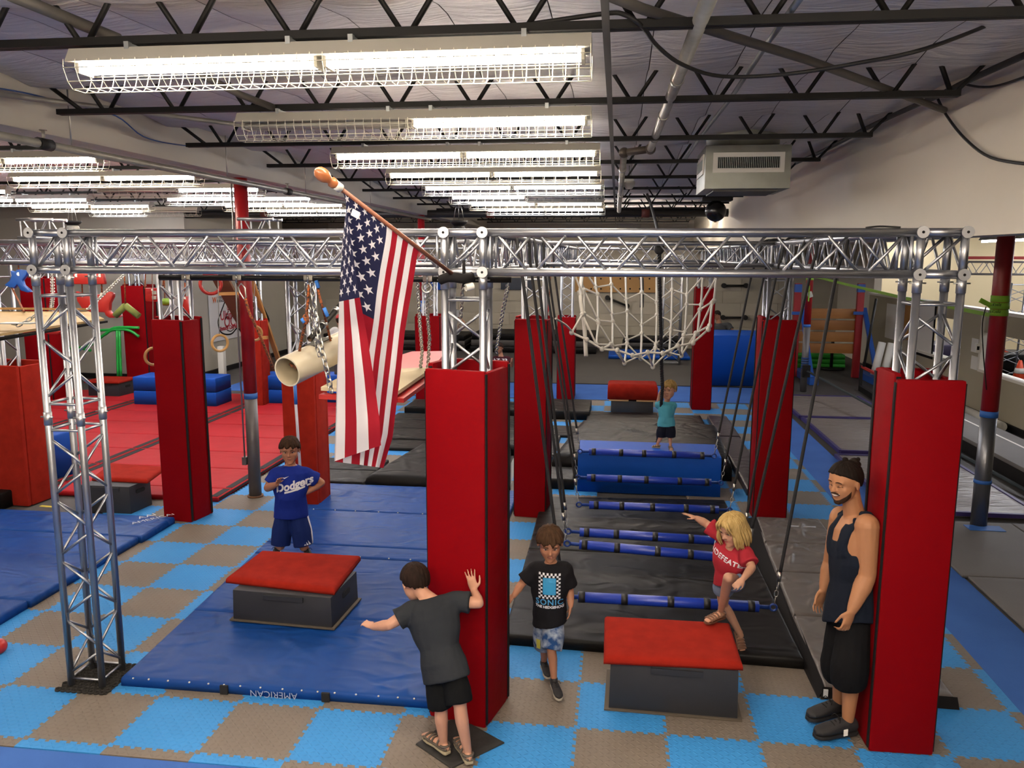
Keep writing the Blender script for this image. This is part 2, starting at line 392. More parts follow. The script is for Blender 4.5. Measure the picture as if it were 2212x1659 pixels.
FX = [(165, 1278, 112, 0, (1, 1), 'large caged strip light nearest the lens across the top, both tubes lit'),
      (520, 1278, 258, 1, (0, 1), 'caged strip light with its left half dark, second row of the main bay'),
      (722, 1296, 340, 2, (1, 1), 'caged strip light hung third from the front in the main bay, both tubes lit'),
      (838, 1298, 379, 3, (1, 1), 'caged strip light hung fourth from the front in the main bay'),
      (915, 1305, 402, 4, (1, 1), 'caged strip light hung fifth from the front in the main bay'),
      (973, 1305, 424, 5, (1, 0), 'caged strip light with its right half dark, sixth row of the main bay'),
      (1015, 1305, 441, 6, (1, 1), 'caged strip light hung seventh from the front in the main bay'),
      (1052, 1307, 453, 7, (1, 1), 'farthest caged strip light of the main bay, above the black pipe'),
      (-190, 222, 342, 2, (1, 1), 'caged strip light cut by the left frame edge just under the pale beam'),
      (28, 432, 382, 3, (1, 1), 'caged strip light at upper left, both tubes lit, second below the pale beam'),
      (210, 567, 405, 4, (0, 1), 'caged strip light with its left half dark, just left of the red column top'),
      (360, 678, 427, 5, (1, 1), 'caged strip light passing behind the red column top'),
      (485, 745, 441, 6, (1, 1), 'caged strip light between the red column and the flag finial, upper of two'),
      (575, 800, 453, 7, (1, 1), 'lowest caged strip light between the red column and the flag finial'),
      (-350, 22, 410, 4, (1, 1), 'caged strip light of which only a lit end shows at the left edge'),
      (-120, 195, 429, 5, (1, 1), 'caged strip light low at the left edge, above the small truss frame'),
      (68, 328, 443, 6, (1, 1), 'caged strip light in the far left bay over the horn speaker'),
      (197, 430, 456, 7, (1, 0), 'farthest left caged strip light with its right half dark')]
for x0, x1, y, k_, on, lab in FX:
    Y = 3.96+1.84*k_; a, b_ = aY(x0, y, Y)[0], aY(x1, y, Y)[0]
    fixture(a, b_, Y, on, lab, cool=(k_ in (4, 5, 7)))
for Y, n in ((2.12, 'just'), (.28, 'well'), (-1.56, 'farthest')): fixture(-3.1, -.66, Y, (1, 1), 'unseen strip light added %s behind the viewpoint' % n, guard=False)  # unseen, added to carry the rows on and light the pad fronts
for Y0, q in ((1.45, 'first'), (.1, 'second'), (-1.3, 'third'), (-2.7, 'fourth')): fixture(-.25, 2.19, Y0, (1, 1), 'unseen strip light added right of the viewpoint for the right wall, %s row back' % q, guard=False)  # added out of frame to brighten the upper right wall
for Y, n in ((20.5, 'first'), (22.4, 'second')):
    for X0, q in ((-2.5, 'main bay'), (-.0, 'right side'), (-8.6, 'left bay')): fixture(X0, X0+2.44, Y, (1, 1), 'hidden strip light added beyond the black pipe, %s row, %s' % (n, q), z=4.25 if Y > 21 else 4.18, guard=False)  # added out of sight behind the pipe to light the far wall
for X0, n in ((-7.6, 'beside the beam'), (-11.5, 'farther left')):
    for Y, q in ((.28, 'behind the viewpoint'), (3.96, 'level with the nearest joist')): fixture(X0, X0+2.44, Y, (1, 1), 'left bay strip light out of frame, %s, %s' % (n, q), guard=False)
for i, (X, Y0) in enumerate(((7.3, 12.2), (7.3, 15.2), (10.5, 12.2), (10.5, 21.5), (10.5, 17), (9, 24.7), (13.2, 24.5), (13.2, 18))):
    fixture(Y0, Y0+2.44, X, (1, 1), ['bluish strip light in the side room beside the red column', 'bluish strip light deeper in the side room', 'strip light of the side room, far side', 'strip light of the side room, rear', 'strip light of the side room, near', 'unseen strip light added in the side room by its far wall', 'unseen strip light added in the side room, far corner', 'unseen strip light added in the side room by its end wall'][i], z=3.44 if X < 8 else 3.72, cool=True, axis='y', guard=False)  # the last three are unseen, added to brighten the cream walls
# ---- red steel columns
CRED = mat('red column paint', '#8e1016', .4, vary=(4, .4, '#841319')); CSTEEL = mat('worn primer steel', '#6d6b6b', .5, .5, vary=(5, .4, '#5b5859')); BTAPE = mat('blue tape', '#2a62b0', .6)
def column(px, py, zt, ztape, r, label, z0=0., gray=CSTEEL):
    b = fl(px, py); t = thing('support_column', label, 'column', b)
    MB().cyl((b[0], b[1], z0), (b[0], b[1], ztape), r*.97, 20).build('lower_shaft', gray, t)
    MB().cyl((b[0], b[1], ztape), (b[0], b[1], zt), r, 20).build('painted_shaft', CRED, t)
    MB().cyl((b[0], b[1], ztape-.05), (b[0], b[1], ztape+.02), r+.004, 20).build('tape_band', BTAPE, t); return t, b
c1, b1 = column(552, 1072, 3.955, 1.32, .08, 'round column, red above blue tape and bare steel below, between red mats and blue boy')
MB().cyl((b1[0], b1[1], 0), (b1[0], b1[1], .02), .1, 20).build('base_rust', mat('rust', '#6b4a33', .8), c1)
MB().box(b1[0]-.13, b1[0]-.075, b1[1]-.06, b1[1]+.02, .42, .52).build('outlet_box', mat('grey outlet', '#5a5856', .5), c1)
MB().tube([(b1[0]-.09, b1[1]-.05, 3.9), (b1[0]-.1, b1[1]-.05, 2.2), (b1[0]-.095, b1[1]-.05, .5)], .01, 6).build('conduit', STEEL, c1)
c2, b2 = column(2113, 1138, 4.0, 1.33, .088, 'red column on steel sleeve with green strap and thermostat, under the upper right wall', gray=mat('zinc sleeve', '#7e8086', .35, .8, vary=(5, .4, '#6c6e74')))
MB().cyl((b2[0], b2[1], .52), (b2[0], b2[1], .56), .092, 20).build('tape_band', BTAPE, c2)
q = aX(2105, 780, b2[0]-.1)
th = MB(); th.obox(aY(2113, 752, b2[1]-.1), (.03, 0, 0), (0, .02, 0), (0, 0, .05)); th.build('thermostat', WHITE, c2, bevel=.006)
MB().obox(aY(2113, 752, b2[1]-.122), (.012, 0, 0), (0, .003, 0), (0, 0, .02)).build('thermostat_display', BLK, c2)
MB().tube(smoothpath([aY(2130, 662, b2[1]-.1), aY(2122, 700, b2[1]-.1), aY(2124, 760, b2[1]-.1), aY(2131, 842, b2[1]-.1)]), .006, 6).build('cable', IRON, c2)
b3 = V(-4.5, 18.6, 0); t3 = thing('support_column', 'distant red column with a taped paper notice, just right of the flag', 'column', b3)
MB().cyl(b3+V(0, 0, 0), b3+V(0, 0, 1.55), .075, 16).build('lower_shaft', CSTEEL, t3); MB().cyl(b3+V(0, 0, 1.55), b3+V(0, 0, 3.955), .08, 16).build('painted_shaft', CRED, t3)
MB().obox(b3+V(.06, -.085, 1.75), (.1, 0, 0), (0, .004, 0), (0, 0, .25)).build('tape_frame', BTAPE, t3); MB().obox(b3+V(.07, -.092, 1.76), (.07, 0, 0), (0, .003, 0), (0, 0, .18)).build('notice', PAPER, t3)
b4 = V(4.28, 18.98, 0); t4 = thing('support_column', 'thin red column with green ratchet strap and blue tape, before the plank wall', 'column', b4)
MB().cyl(b4, b4+V(0, 0, 1.5), .075, 16).build('lower_shaft', CSTEEL, t4); MB().cyl(b4+V(0, 0, 1.5), b4+V(0, 0, 4.0), .078, 16).build('painted_shaft', CRED, t4)
MB().cyl(b4+V(0, 0, 1.47), b4+V(0, 0, 1.53), .08, 16).build('tape_band', BTAPE, t4)
for i in range(5): MB().cyl(b4+V(0, 0, .52+i*.055), b4+V(0, 0, .56+i*.055), .083, 16).build('strap_wrap', mat('blue webbing', '#1e3f74', .7), t4)
MB().obox(b4+V(.0, -.1, 2.2), (.045, 0, .02), (0, .03, 0), (-.02, 0, .06)).build('outlet_box', WHITE, t4, bevel=.006)
# ---- partition of the side room with window openings
PW = mat('partition paint', '#a49c88', .85, vary=(.8, .4, '#99917d')); CAPW = mat('white cap board', '#d7d3c8', .6)
pt = tag(link('wall_partition', None, None), kind='structure')
def pwall(y0, y1, z0, z1): MB().box(7.0, 7.12, y0, y1, z0, z1).build('panel', PW, pt)
pwall(4, 23.8, 0, .86)
for y0, y1 in ((12.9, 14.1), (16.55, 17.6), (20.0, 23.8), (4, 6)): pwall(y0, y1, .86, 2.0)
pwall(14.1, 16.55, 1.62, 2.0); pwall(17.6, 20, 1.75, 2.0); pwall(6, 12.9, 1.75, 2.0)
for y0, y1, z in ((4, 23.8, 2.0),): MB().box(6.95, 7.17, y0, y1, z, z+.06).build('cap_board', CAPW, pt)
for y0, y1 in ((14.1, 16.55), (17.6, 20), (6, 12.9)): MB().box(6.95, 7.17, y0, y1, .86, .91).build('sill_board', CAPW, pt)
for y in (14.1, 16.55, 17.6): MB().box(6.96, 7.16, y-.04, y+.04, .91, 2.0).build('side_board', CAPW, pt)
tag(MB().box(6.94, 7.0, 4, 23.8, 0, .1).build('baseboard_right', BLK), kind='structure')
# ================================================================ ALUMINIUM TRUSS RIG
RC, RB = .0235, .0092
ZT, ZB = 3.184, 2.946
_cylc = {}
def rod(name, p0, p1, r, m, parent, n=8):
    """a straight rod as an object of its own; rods of one length share their mesh"""
    p0, p1 = V(*p0), V(*p1); L = round(float(np.linalg.norm(p1-p0)), 3); key = (L, r, m.name, n)
    if key not in _cylc:
        b = MB().cyl((0, 0, -L/2), (0, 0, L/2), r, n); me = bpy.data.meshes.new(name); me.from_pydata(b.v, [], b.f); me.materials.append(m)
        me.polygons.foreach_set('use_smooth', b.sm); _cylc[key] = me
    o = link(name, _cylc[key], parent, (p0+p1)/2); o.rotation_mode = 'QUATERNION'
    o.rotation_quaternion = Vector(p1-p0).to_track_quat('Z', 'Y'); return o
def zig(A0, A1, B0, B1, period=.46, gap=.05, start=.06, phase=0):
    """zigzag brace segments between chord A and chord B"""
    A0, A1, B0, B1 = map(lambda q: V(*q), (A0, A1, B0, B1)); L = np.linalg.norm(A1-A0); out = []
    n = max(2, round((L-2*start)/(period/2))); st = (L-2*start)/n
    for i in range(n):
        s0, s1 = (start+i*st+gap*.4)/L, (start+(i+1)*st-gap*.4)/L
        P, Q = ((A0, A1), (B0, B1)) if (i+phase) % 2 == 0 else ((B0, B1), (A0, A1))
        out.append((P[0]+(P[1]-P[0])*s0, Q[0]+(Q[1]-Q[0])*s1))
    return out
def truss(name, label, corners0, corners1, single=True, group=None, faces=(0, 1, 2, 3), period=.46, ends=True, loc=None, r=RC, rb=RB, cat='truss'):
    """box truss from four chord start points to four chord end points (in order round the box)"""
    c0 = [V(*c) for c in corners0]; c1 = [V(*c) for c in corners1]
    t = thing(name, label, cat, loc if loc is not None else (sum(c0)+sum(c1))/8, group)
    for a, b in zip(c0, c1): rod('chord', a, b, r, ALU, t, 12)
    segs = []
    for f in faces:
        i, j = f, (f+1) % 4
        segs += zig(c0[i], c1[i], c0[j], c1[j], period, phase=f % 2)
    if ends:
        d = unit(c1[0]-c0[0])
        for q0, s in ((c0, 1), (c1, -1)):
            for i in range(4): segs.append((q0[i]+d*s*.045, q0[(i+1) % 4]+d*s*.045))
    if single:
        for a, b in segs: rod('brace', a, b, rb, ALU, t, 6)
    else:
        m = MB()
        for a, b in segs: m.cyl(a, b, rb, 5, caps=False)
        tag(m.build('bracing', ALU, t), kind='stuff')
    return t
def box4(x0, x1, y, z): return None
G1 = 'aluminium box truss beams of the rig'
def beam_x(x0, x1, y0, label, single=True, z0=ZB, z1=ZT, w=.238):
    C = [(y0, z1), (y0, z0), (y0+w, z0), (y0+w, z1)]
    return truss('truss_beam', label, [(x0, a, b) for a, b in C], [(x1, a, b) for a, b in C], single, G1)
def beam_y(y0, y1, x0, label, single=True, z0=ZB, z1=ZT, w=.238):
    C = [(x0, z1), (x0, z0), (x0+w, z0), (x0+w, z1)]
    return truss('truss_beam', label, [(a, y0, b) for a, b in C], [(a, y1, b) for a, b in C], single, G1)
XL, XM, XR, Y1, W = -3.79, -1.05, 1.705, 4.93, .238
bL = beam_x(XL+W, XM, Y1, 'silver front truss beam left of the centre column, behind the flag')
bR = beam_x(XM+W, XR, Y1, 'silver front truss beam right of the centre column, above the cargo net')
# corner blocks where beams and columns meet
DISC = mat('cast aluminium', '#a8aaae', .4, .9)
def corner(x, y, label, z0=ZB, z1=ZT):
    t = thing('truss_corner', label, 'truss corner', (x+W/2, y+W/2, z0), 'corner blocks of the rig')
    P = {(i, j, k): V(x+i*W, y+j*W, z0+k*(z1-z0)) for i in (0, 1) for j in (0, 1) for k in (0, 1)}
    for j in (0, 1):
        for k in (0, 1): rod('cross_tube', P[0, j, k], P[1, j, k], RC, ALU, t, 12)
    for i in (0, 1):
        for k in (0, 1): rod('depth_tube', P[i, 0, k], P[i, 1, k], RC, ALU, t, 12)
        for j in (0, 1): rod('upright_tube', P[i, j, 0], P[i, j, 1], RC, ALU, t, 12)
    rod('brace', P[0, 0, 0]+V(.03, 0, .02), P[1, 0, 1]-V(.02, 0, .03), RB, ALU, t, 6); rod('brace', P[0, 1, 0], P[1, 1, 1], RB, ALU, t, 6)
    rod('brace', P[0, 0, 0], P[0, 1, 1], RB, ALU, t, 6); rod('brace', P[1, 0, 0], P[1, 1, 1], RB, ALU, t, 6)
    for i in (0, 1):
        for k in (0, 1):
            c = P[i, 0, k]; d = MB().cyl(c-V(0, .034, 0), c-V(0, .02, 0), .034, 16).build('end_disc', DISC, t)
            MB().cyl(c-V(0, .036, 0), c-V(0, .033, 0), .008, 8).build('bolt_hole', BLK, d)
    return t
corner(XL, Y1, 'cast corner with round end discs on top of the bare left column')
corner(XM, Y1, 'cast corner with round end discs on top of the centre column, by the flag pole')
corner(XR, Y1, 'cast corner with round end discs on top of the padded column beside the man')
def columnt(x, y, label, single=True, z0=0., z1=ZB-.02, joint=None, group='truss columns of the rig', w=W):
    C = [(x, y), (x+w, y), (x+w, y+w), (x, y+w)]
    t = thing('truss_column', label, 'truss column', (x+w/2, y+w/2, z0), group)
    parts = [(z0, joint-.05), (joint+.05, z1)] if joint else [(z0, z1)]
    for a, b in C: rod('leg', (a, b, z0), (a, b, z1), RC, ALU, t, 12)
    segs = []
    for za, zb in parts:
        zb2 = zb-.12 if zb == z1 else zb
        for f in range(4):
            i, j = f, (f+1) % 4
            segs += zig((*C[i], za), (*C[i], zb2), (*C[j], za), (*C[j], zb2), .44, start=.07, phase=f % 2)
            for zz in (za+.05, zb2-.03): segs.append(((*C[i], zz), (*C[j], zz)))
    if single:
        for a, b in segs: rod('brace', a, b, RB, ALU, t, 6)
        for a, b in C:
            for zz in ([joint, z1-.04] if joint else [z1-.04]):
                o = MB().cyl((a, b, zz-.045), (a, b, zz+.045), RC+.0035, 12).build('coupler', DISC, t)
                MB().cyl((a-.045, b-.008, zz+.012), (a+.045, b-.008, zz+.012), .005, 6).build('pin', ZINC, o)
    else:
        m = MB()
        for a, b in segs: m.cyl(a, b, RB, 5, caps=False)
        tag(m.build('bracing', ALU, t), kind='stuff')
    return t
jz = float(aY(140, 905, Y1)[2])
columnt(XL, Y1, 'bare silver truss column without pads standing on a black honeycomb mat', joint=jz, z0=.02)
columnt(XM, Y1, 'silver truss column rising from the red pads the dark-shirted boy leans on')
columnt(XR, Y1, 'silver truss column rising from the red pads beside the man in a tank top')
# honeycomb rubber mat under the bare column
hm = thing('honeycomb_mat', 'small black honeycomb rubber mat under the bare truss column', 'mat', (XL+W/2, Y1+W/2, 0))
RUB = mat('black rubber', '#1d1a17', .8)
hb = MB()
for i in range(9):
    for j in range(11):
        x, y = XL-.06+i*.042, Y1-.06+j*.038
        hb.tube([(x+.021*(j % 2)+.02*math.cos(a), y+.02*math.sin(a), .01) for a in np.linspace(0, 2*math.pi, 6, endpoint=False)], .005, 4, closed=True, smooth=False, flat=2)
tag(hb.build('honeycomb', RUB, hm), kind='stuff'); MB().box(XL-.07, XL+.31, Y1-.07, Y1+.34, .0005, .004).build('backing', RUB, hm)
# beams running away from the viewer
beam_y(Y1+W, 9.2, XM, 'silver truss beam running back from the centre column, left ropes looped over it')
beam_y(Y1+W, 9.2, XR, 'silver truss beam running back from the right column, right ropes looped over it')
beam_x(XM+W, XR, 9.2, 'silver truss beam crossing behind the front beam, over the cargo net', False)
beam_x(-9.6, XM-.1, 8.55, 'long silver truss beam crossing the left area behind the front beam', False)
beam_y(9.44, 16.5, XM, 'silver truss beam deep over the black mats, left of the net', False)
beam_y(9.44, 16.5, XR, 'silver truss beam deep over the black mats, right of the net', False)
beam_x(-12.2, XM, 16.5, 'far silver truss beam over the red padded floor', False)
beam_x(XM+W, XR, 16.5, 'far silver truss beam behind the cargo net', False)
beam_y(8.8, 16.5, -5.1, 'silver truss beam running back over the red mats', False)
beam_y(8.8, 16.5, -8.2, 'silver truss beam running back at far left over the red mats', False)
beam_x(-12.2, -5.2, 13.2, 'silver truss beam across the red mats carrying hanging holds', False)
for x, y, lab in ((XM, 9.2, 'truss column in the red pads left of the swinging bars'), (XR, 9.5, 'truss column in the red pads right of the swinging bars'), (-5.06, 8.52, 'truss column in the tall red pads left of the bare steel column'),
                  (-1.16, 17.2, 'thin truss column in the far short red pad left of the net'), (1.6, 16.36, 'truss column in the far red pad right of the net'), (-7.55, 8.85, 'truss column in the low red carpet cover at the left edge'), (-11.9, 15.3, 'truss column in the far red pad behind the hanging wood platform'), (-11.05, 17.4, 'truss column in the far red pad behind the green tube frame'),
                  (-3.83, 9.15, 'truss column in the red carpet cover behind the boy in blue'), (-7.3, 15.3, 'truss column in the red cover behind the round red column'), (-4.0, 16.6, 'truss column in the distant red pad right of the flag')):
    columnt(x, y, lab, False)
# thin ladder truss by the far wall
lt = fl(1448, 787); truss('ladder_truss', 'slim silver ladder truss standing before the far grey wall', [lt+V(-.25, 0, 0), lt+V(.25, 0, 0), lt+V(.25, .3, 0), lt+V(-.25, .3, 0)], [lt+V(-.25, 0, 3.1), lt+V(.25, 0, 3.1), lt+V(.25, .3, 3.1), lt+V(-.25, .3, 3.1)], False, period=.9, r=.03, rb=.014)
# side room truss and small truss ends high up
beam_x(8.4, 14, 21.4, 'silver truss beam in the cream side room beyond the red column', False, 2.62, 2.92)
q = aY(2185, 812, 20.5); truss('truss_tower', 'silver truss tower in the side room beside the traffic cones', [q+V(-.25, 0, -.1), q+V(.25, 0, -.1), q+V(.25, .4, -.1), q+V(-.25, .4, -.1)], [q+V(-.2, 0, 2.2), q+V(.3, 0, 2.2), q+V(.3, .4, 2.2), q+V(-.2, .4, 2.2)], False, cat='truss')
for px, lab in ((82, 'short truss frame standing on the rig at upper left under the ceiling'), (556, 'short truss frame beside the red column top')):
    a = aY(px-38, 497, 8.6); b = aY(px+38, 470, 8.6)
    z_ = 3.23; C = [(8.55, z_+.2), (8.55, z_), (8.79, z_), (8.79, z_+.2)]
    truss('truss_stub', lab, [(a[0], p, q) for p, q in C], [(b[0], p, q) for p, q in C], False, 'small truss frames on top of the rig', r=.018)
MB().bar((8.3, 21, 3.02), (14, 21, 3.02), .07, .07).build('crossbar', mat('red painted bar', '#b02a22', .5)) ; cb = bpy.data.objects['crossbar']; tag(cb, 'long thin red bar lying above the truss in the cream side room', 'bar')
# ---------------------------------------------------------------- red pads round the columns
def pad(label, faces, ztop, m=RED, split=True, loc=None):
    """faces: list of (x0,y0,x1,y1,thickness): upright padded panels seen from above"""
    t = thing('column_pad', label, 'column pad', loc if loc is not None else (faces[0][0], faces[0][1], 0), 'red pads wrapped round the truss columns')
    for x0, y0, x1, y1, th, z0, z1 in faces:
        p0, p1 = V(x0, y0, 0), V(x1, y1, 0); d = p1-p0; L = np.linalg.norm(d); d /= L; n = V(d[1], -d[0], 0)
        b = MB(); b.obox((p0+p1)/2+n*th/2+V(0, 0, (z0+z1)/2), d*(L/2-.004), n*th/2, V(0, 0, (z1-z0)/2)); o = b.build('panel', m, t, bevel=min(.018, th*.35))
        if split:
            for e, s in ((p0, 1), (p1, -1)):
                k = MB(); k.obox(e+n*th*.45+d*s*.001+V(0, 0, (z0+z1)/2), d*.004, n*th*.28, V(0, 0, (z1-z0)/2-.02)); k.build('hook_tape', BLK, o)
    return t
def padbox(label, x, y, w, d, z1, m=RED, th=.055, z0=.0, rot=0., split=True, open_=.0):
    """four panels round a w x d core, turned by rot about its centre"""
    c, s = math.cos(rot), math.sin(rot); cx, cy = x, y
    def R(a, b): return cx+a*c-b*s, cy+a*s+b*c
    h, k = w/2, d/2
    F = []
    for (a0, b0), (a1, b1), dz in (((-h-th, -k), (h+th, -k), 0), ((h, -k+.004), (h, k-.004), -.012), ((h+th, k), (-h-th, k), .02), ((-h, k-.004), (-h, -k+.004), .03)):
        F.append((*R(a0, b0), *R(a1, b1), th, z0, z1+dz))
    return pad(label, F, z1, m, split, loc=(x, y, 0))
padbox('tall red pad column in the centre with the dark-shirted boy leaning on it', -.93, 5.055, .335, .335, 2.35, rot=-.25, th=.04)
padbox('tall red pad column at right with the man leaning on it', 1.81, 5.08, .3, .31, 2.345, rot=.02, th=.045)
padbox('tall red pad column left of the swinging bars, behind the centre column', -.94, 9.32, .29, .29, 2.335, rot=-.1, th=.045)
padbox('tall red pad column right of the swinging bars, behind the blond girl', 1.83, 9.62, .29, .33, 2.34, th=.045)
padbox('tall wrinkled red pad column between the bare truss column and the steel column', -4.94, 8.64, .29, .29, 2.33, rot=-.2, th=.05)
padbox('far red pad column right of the cargo net', 1.73, 16.5, .27, .3, 2.42)
padbox('far short red pad left of the cargo net, behind the hanging ropes', -1.04, 17.35, .27, .3, 1.76)
padbox('far tall red pad behind the hanging wood platform', -11.8, 15.45, .42, .4, 2.57)
padbox('far tall red pad behind the green tube frame', -10.93, 17.55, .44, .42, 2.34)
padbox('low red carpet covered column at the left edge, beside the blue mat', -7.45, 8.98, .72, .36, 1.73, m=RED2, rot=-.08, split=False)
padbox('red carpet covered column behind the boy in blue, carrying the white pipe', -3.71, 9.27, .3, .34, 1.68, m=RED2, split=False)
padbox('red cover behind the round red column, half hidden', -7.18, 15.43, .3, .3, 1.76, m=RED2, split=False)
padbox('distant red pad between the hanging chains and the centre column', -3.9, 16.75, .42, .36, 1.8)
# ---------------------------------------------------------------- swinging bars on ropes
BARB = mat('blue bar tape', '#17339a', .38, bump=(40, .2, .003), coat=.15); BART = mat('black tape', '#15151a', .5); ROPE = mat('black rope', '#17171a', .75, bump=(160, .6, .004)); EYE = mat('blue painted eye', '#15347c', .45, .2)
def link_ring(c, d, up, L, r, rr=.0035):
    """one oval chain link centred at c, long along d, lying in the plane d/up"""
    d, up = unit(d), unit(up); pts = []
    for a in np.linspace(0, 2*math.pi, 12, endpoint=False): pts.append(c + d*(L/2-r)*np.sign(math.cos(a))*(abs(math.cos(a)) > .3) + d*r*math.cos(a) + up*r*math.sin(a))
    return pts
def chain_mb(path, L=.055, r=.016, rr=.0042, b=None):
    """links along a polyline"""
    b = b or MB(); P = [np.asarray(p, float) for p in path]; seg = [np.linalg.norm(P[i+1]-P[i]) for i in range(len(P)-1)]; tot = sum(seg); n = int(tot/(L-2.2*rr)); cum = np.cumsum([0]+seg)
    for k in range(n):
        s = (k+.5)*tot/n; i = min(np.searchsorted(cum, s)-1, len(seg)-1); i = max(i, 0); t = (s-cum[i])/seg[i]; c = P[i]+(P[i+1]-P[i])*t; d = unit(P[i+1]-P[i])
        a, e, _ = frame(d, (0.3, 1, .2)); up = a if k % 2 else e
        b.tube(link_ring(c, d, up, L, r), rr, 6, closed=True)
    return b
def chain(path, label, L=.055, r=.016, rr=.0042, group=None, m=ZINC, name='chain', cat='chain'):
    o = chain_mb(path, L, r, rr).build(name, m); return tag(o, label, cat, group)
BARS = [((1255, 975), (1540, 985), .64, 1199, 1622.7, 5), ((1250, 1031), (1555, 1043), .40, 1186, 1649.7, 5), ((1253, 1090), (1573, 1102), .37, 1178, 1676, 5),
        ((1230, 1148), (1600, 1171), .37, 1162.6, 1703, 5), ((1228, 1174), (1606, 1208), .40, 1149.5, 1749, 5), ((1222, 1288), (1667, 1312), .33, 1128.5, 1806, 5)]
BN = ['before the small child', 'across the blue block front', 'just below the blue block', 'close above another bar', 'slanting to the girl', 'nearest, behind the red topped box']
for k_, (A, B, zt_, tl, tr_, nb) in enumerate(BARS):
    Y = float(fl((A[0]+B[0])/2, (A[1]+B[1])/2, zt_)[1])
    a, b = aY(*A, Y), aY(*B, Y); d = unit(b-a); 
    t = thing('swinging_bar', 'blue padded swinging bar with black tape bands, '+BN[k_], 'swinging bar', (a+b)/2, 'blue padded bars hung on ropes')
    r = .043
    p0, p1 = a+d*.1, b-d*.1
    MB().cyl(p0, p1, r, 14).build('padding', BARB, t)
    rod('core_pipe', a+d*.02, b-d*.02, .017, EYE, t, 10)
    for q in np.linspace(.035, .965, nb):
        c = p0+(p1-p0)*(q+.02*math.sin(7*k_+9*q)); MB().cyl(c-d*.026, c+d*.026, r+.0025, 14).build('tape_band', BART, t)
    for e, s in ((a, -1), (b, 1)):
        MB().torus(e+d*s*.012, V(0, 1, 0), .026, .009, 18, 8).build('eye_bolt', EYE, t)
    # hardware and rope at each end
    for side, e, tp, X in (('left', a, tl, XM+W+.02), ('right', b, tr_, XR-.0)):
        s = -1 if side == 'left' else 1
        mid = aY(tp, 598, Y+.05*s*0+.1); top = V(X, mid[1]+.05, ZT+.02)
        e2 = e+d*s*.02+V(0, 0, .03); up = unit(mid-e2)
        e2 = e2+V(0, .0, .012); rt = thing('hanging_rope', f'black rope holding the {side} end of the bar '+BN[k_], 'rope', e2+up*.2, 'black ropes of the swinging bars')
        cm = chain_mb([e2-up*.01, e2+up*.1], .05, .014, .0042); cm.build('shackle_chain', ZINC, rt)
        MB().tube(link_ring(e2+up*.14, up, V(0, 1, 0), .08, .018), .0045, 6, closed=True).build('carabiner', ZINC, rt)
        MB().cyl(e2+up*.175, e2+up*.25, .017, 8).build('rope_clamp', ZINC, rt)
        zb = V(X+(.0 if side == 'left' else 0), mid[1], ZB)
        loop = [e2+up*.2, (e2+up*.2+mid)/2, mid, mid+(top-mid)*.5+V(0, -.02, 0), top, top+V(s*.12, .03, .03), top+V(s*.235, .02, 0)]
        MB().tube(smoothpath(loop, 6), .0135, 8).build('rope', ROPE, rt)
# ---------------------------------------------------------------- black bar under the front beam with its clamps
ZH = float(aY(700, 600, 5.0)[2])
hb_ = thing('hanging_bar', 'long black pipe clamped under the front truss beam, crossing the flag', 'pipe', aY(725, 600, 5.0))
pL, pR = aY(345, 600, 5.02), aY(1105, 604, 5.02); pL[2] = pR[2] = (pL[2]+pR[2])/2
MB().cyl(pL, pR, .0185, 14).build('pipe', mat('black gloss pipe', '#161412', .3, .3), hb_)
for px in (405, 515, 668, 925):
    c = aY(px, 601, 5.02); c[2] = pL[2]; k = MB(); k.obox(c+V(0, 0, .012), (.03, 0, 0), (0, .026, 0), (0, 0, .026)); o = k.build('clamp', ZINC, hb_, bevel=.006)
    MB().cyl(c+V(0, -.03, -.03), c+V(0, -.03, .035), .006, 8).build('clamp_bolt', ZINC, o)
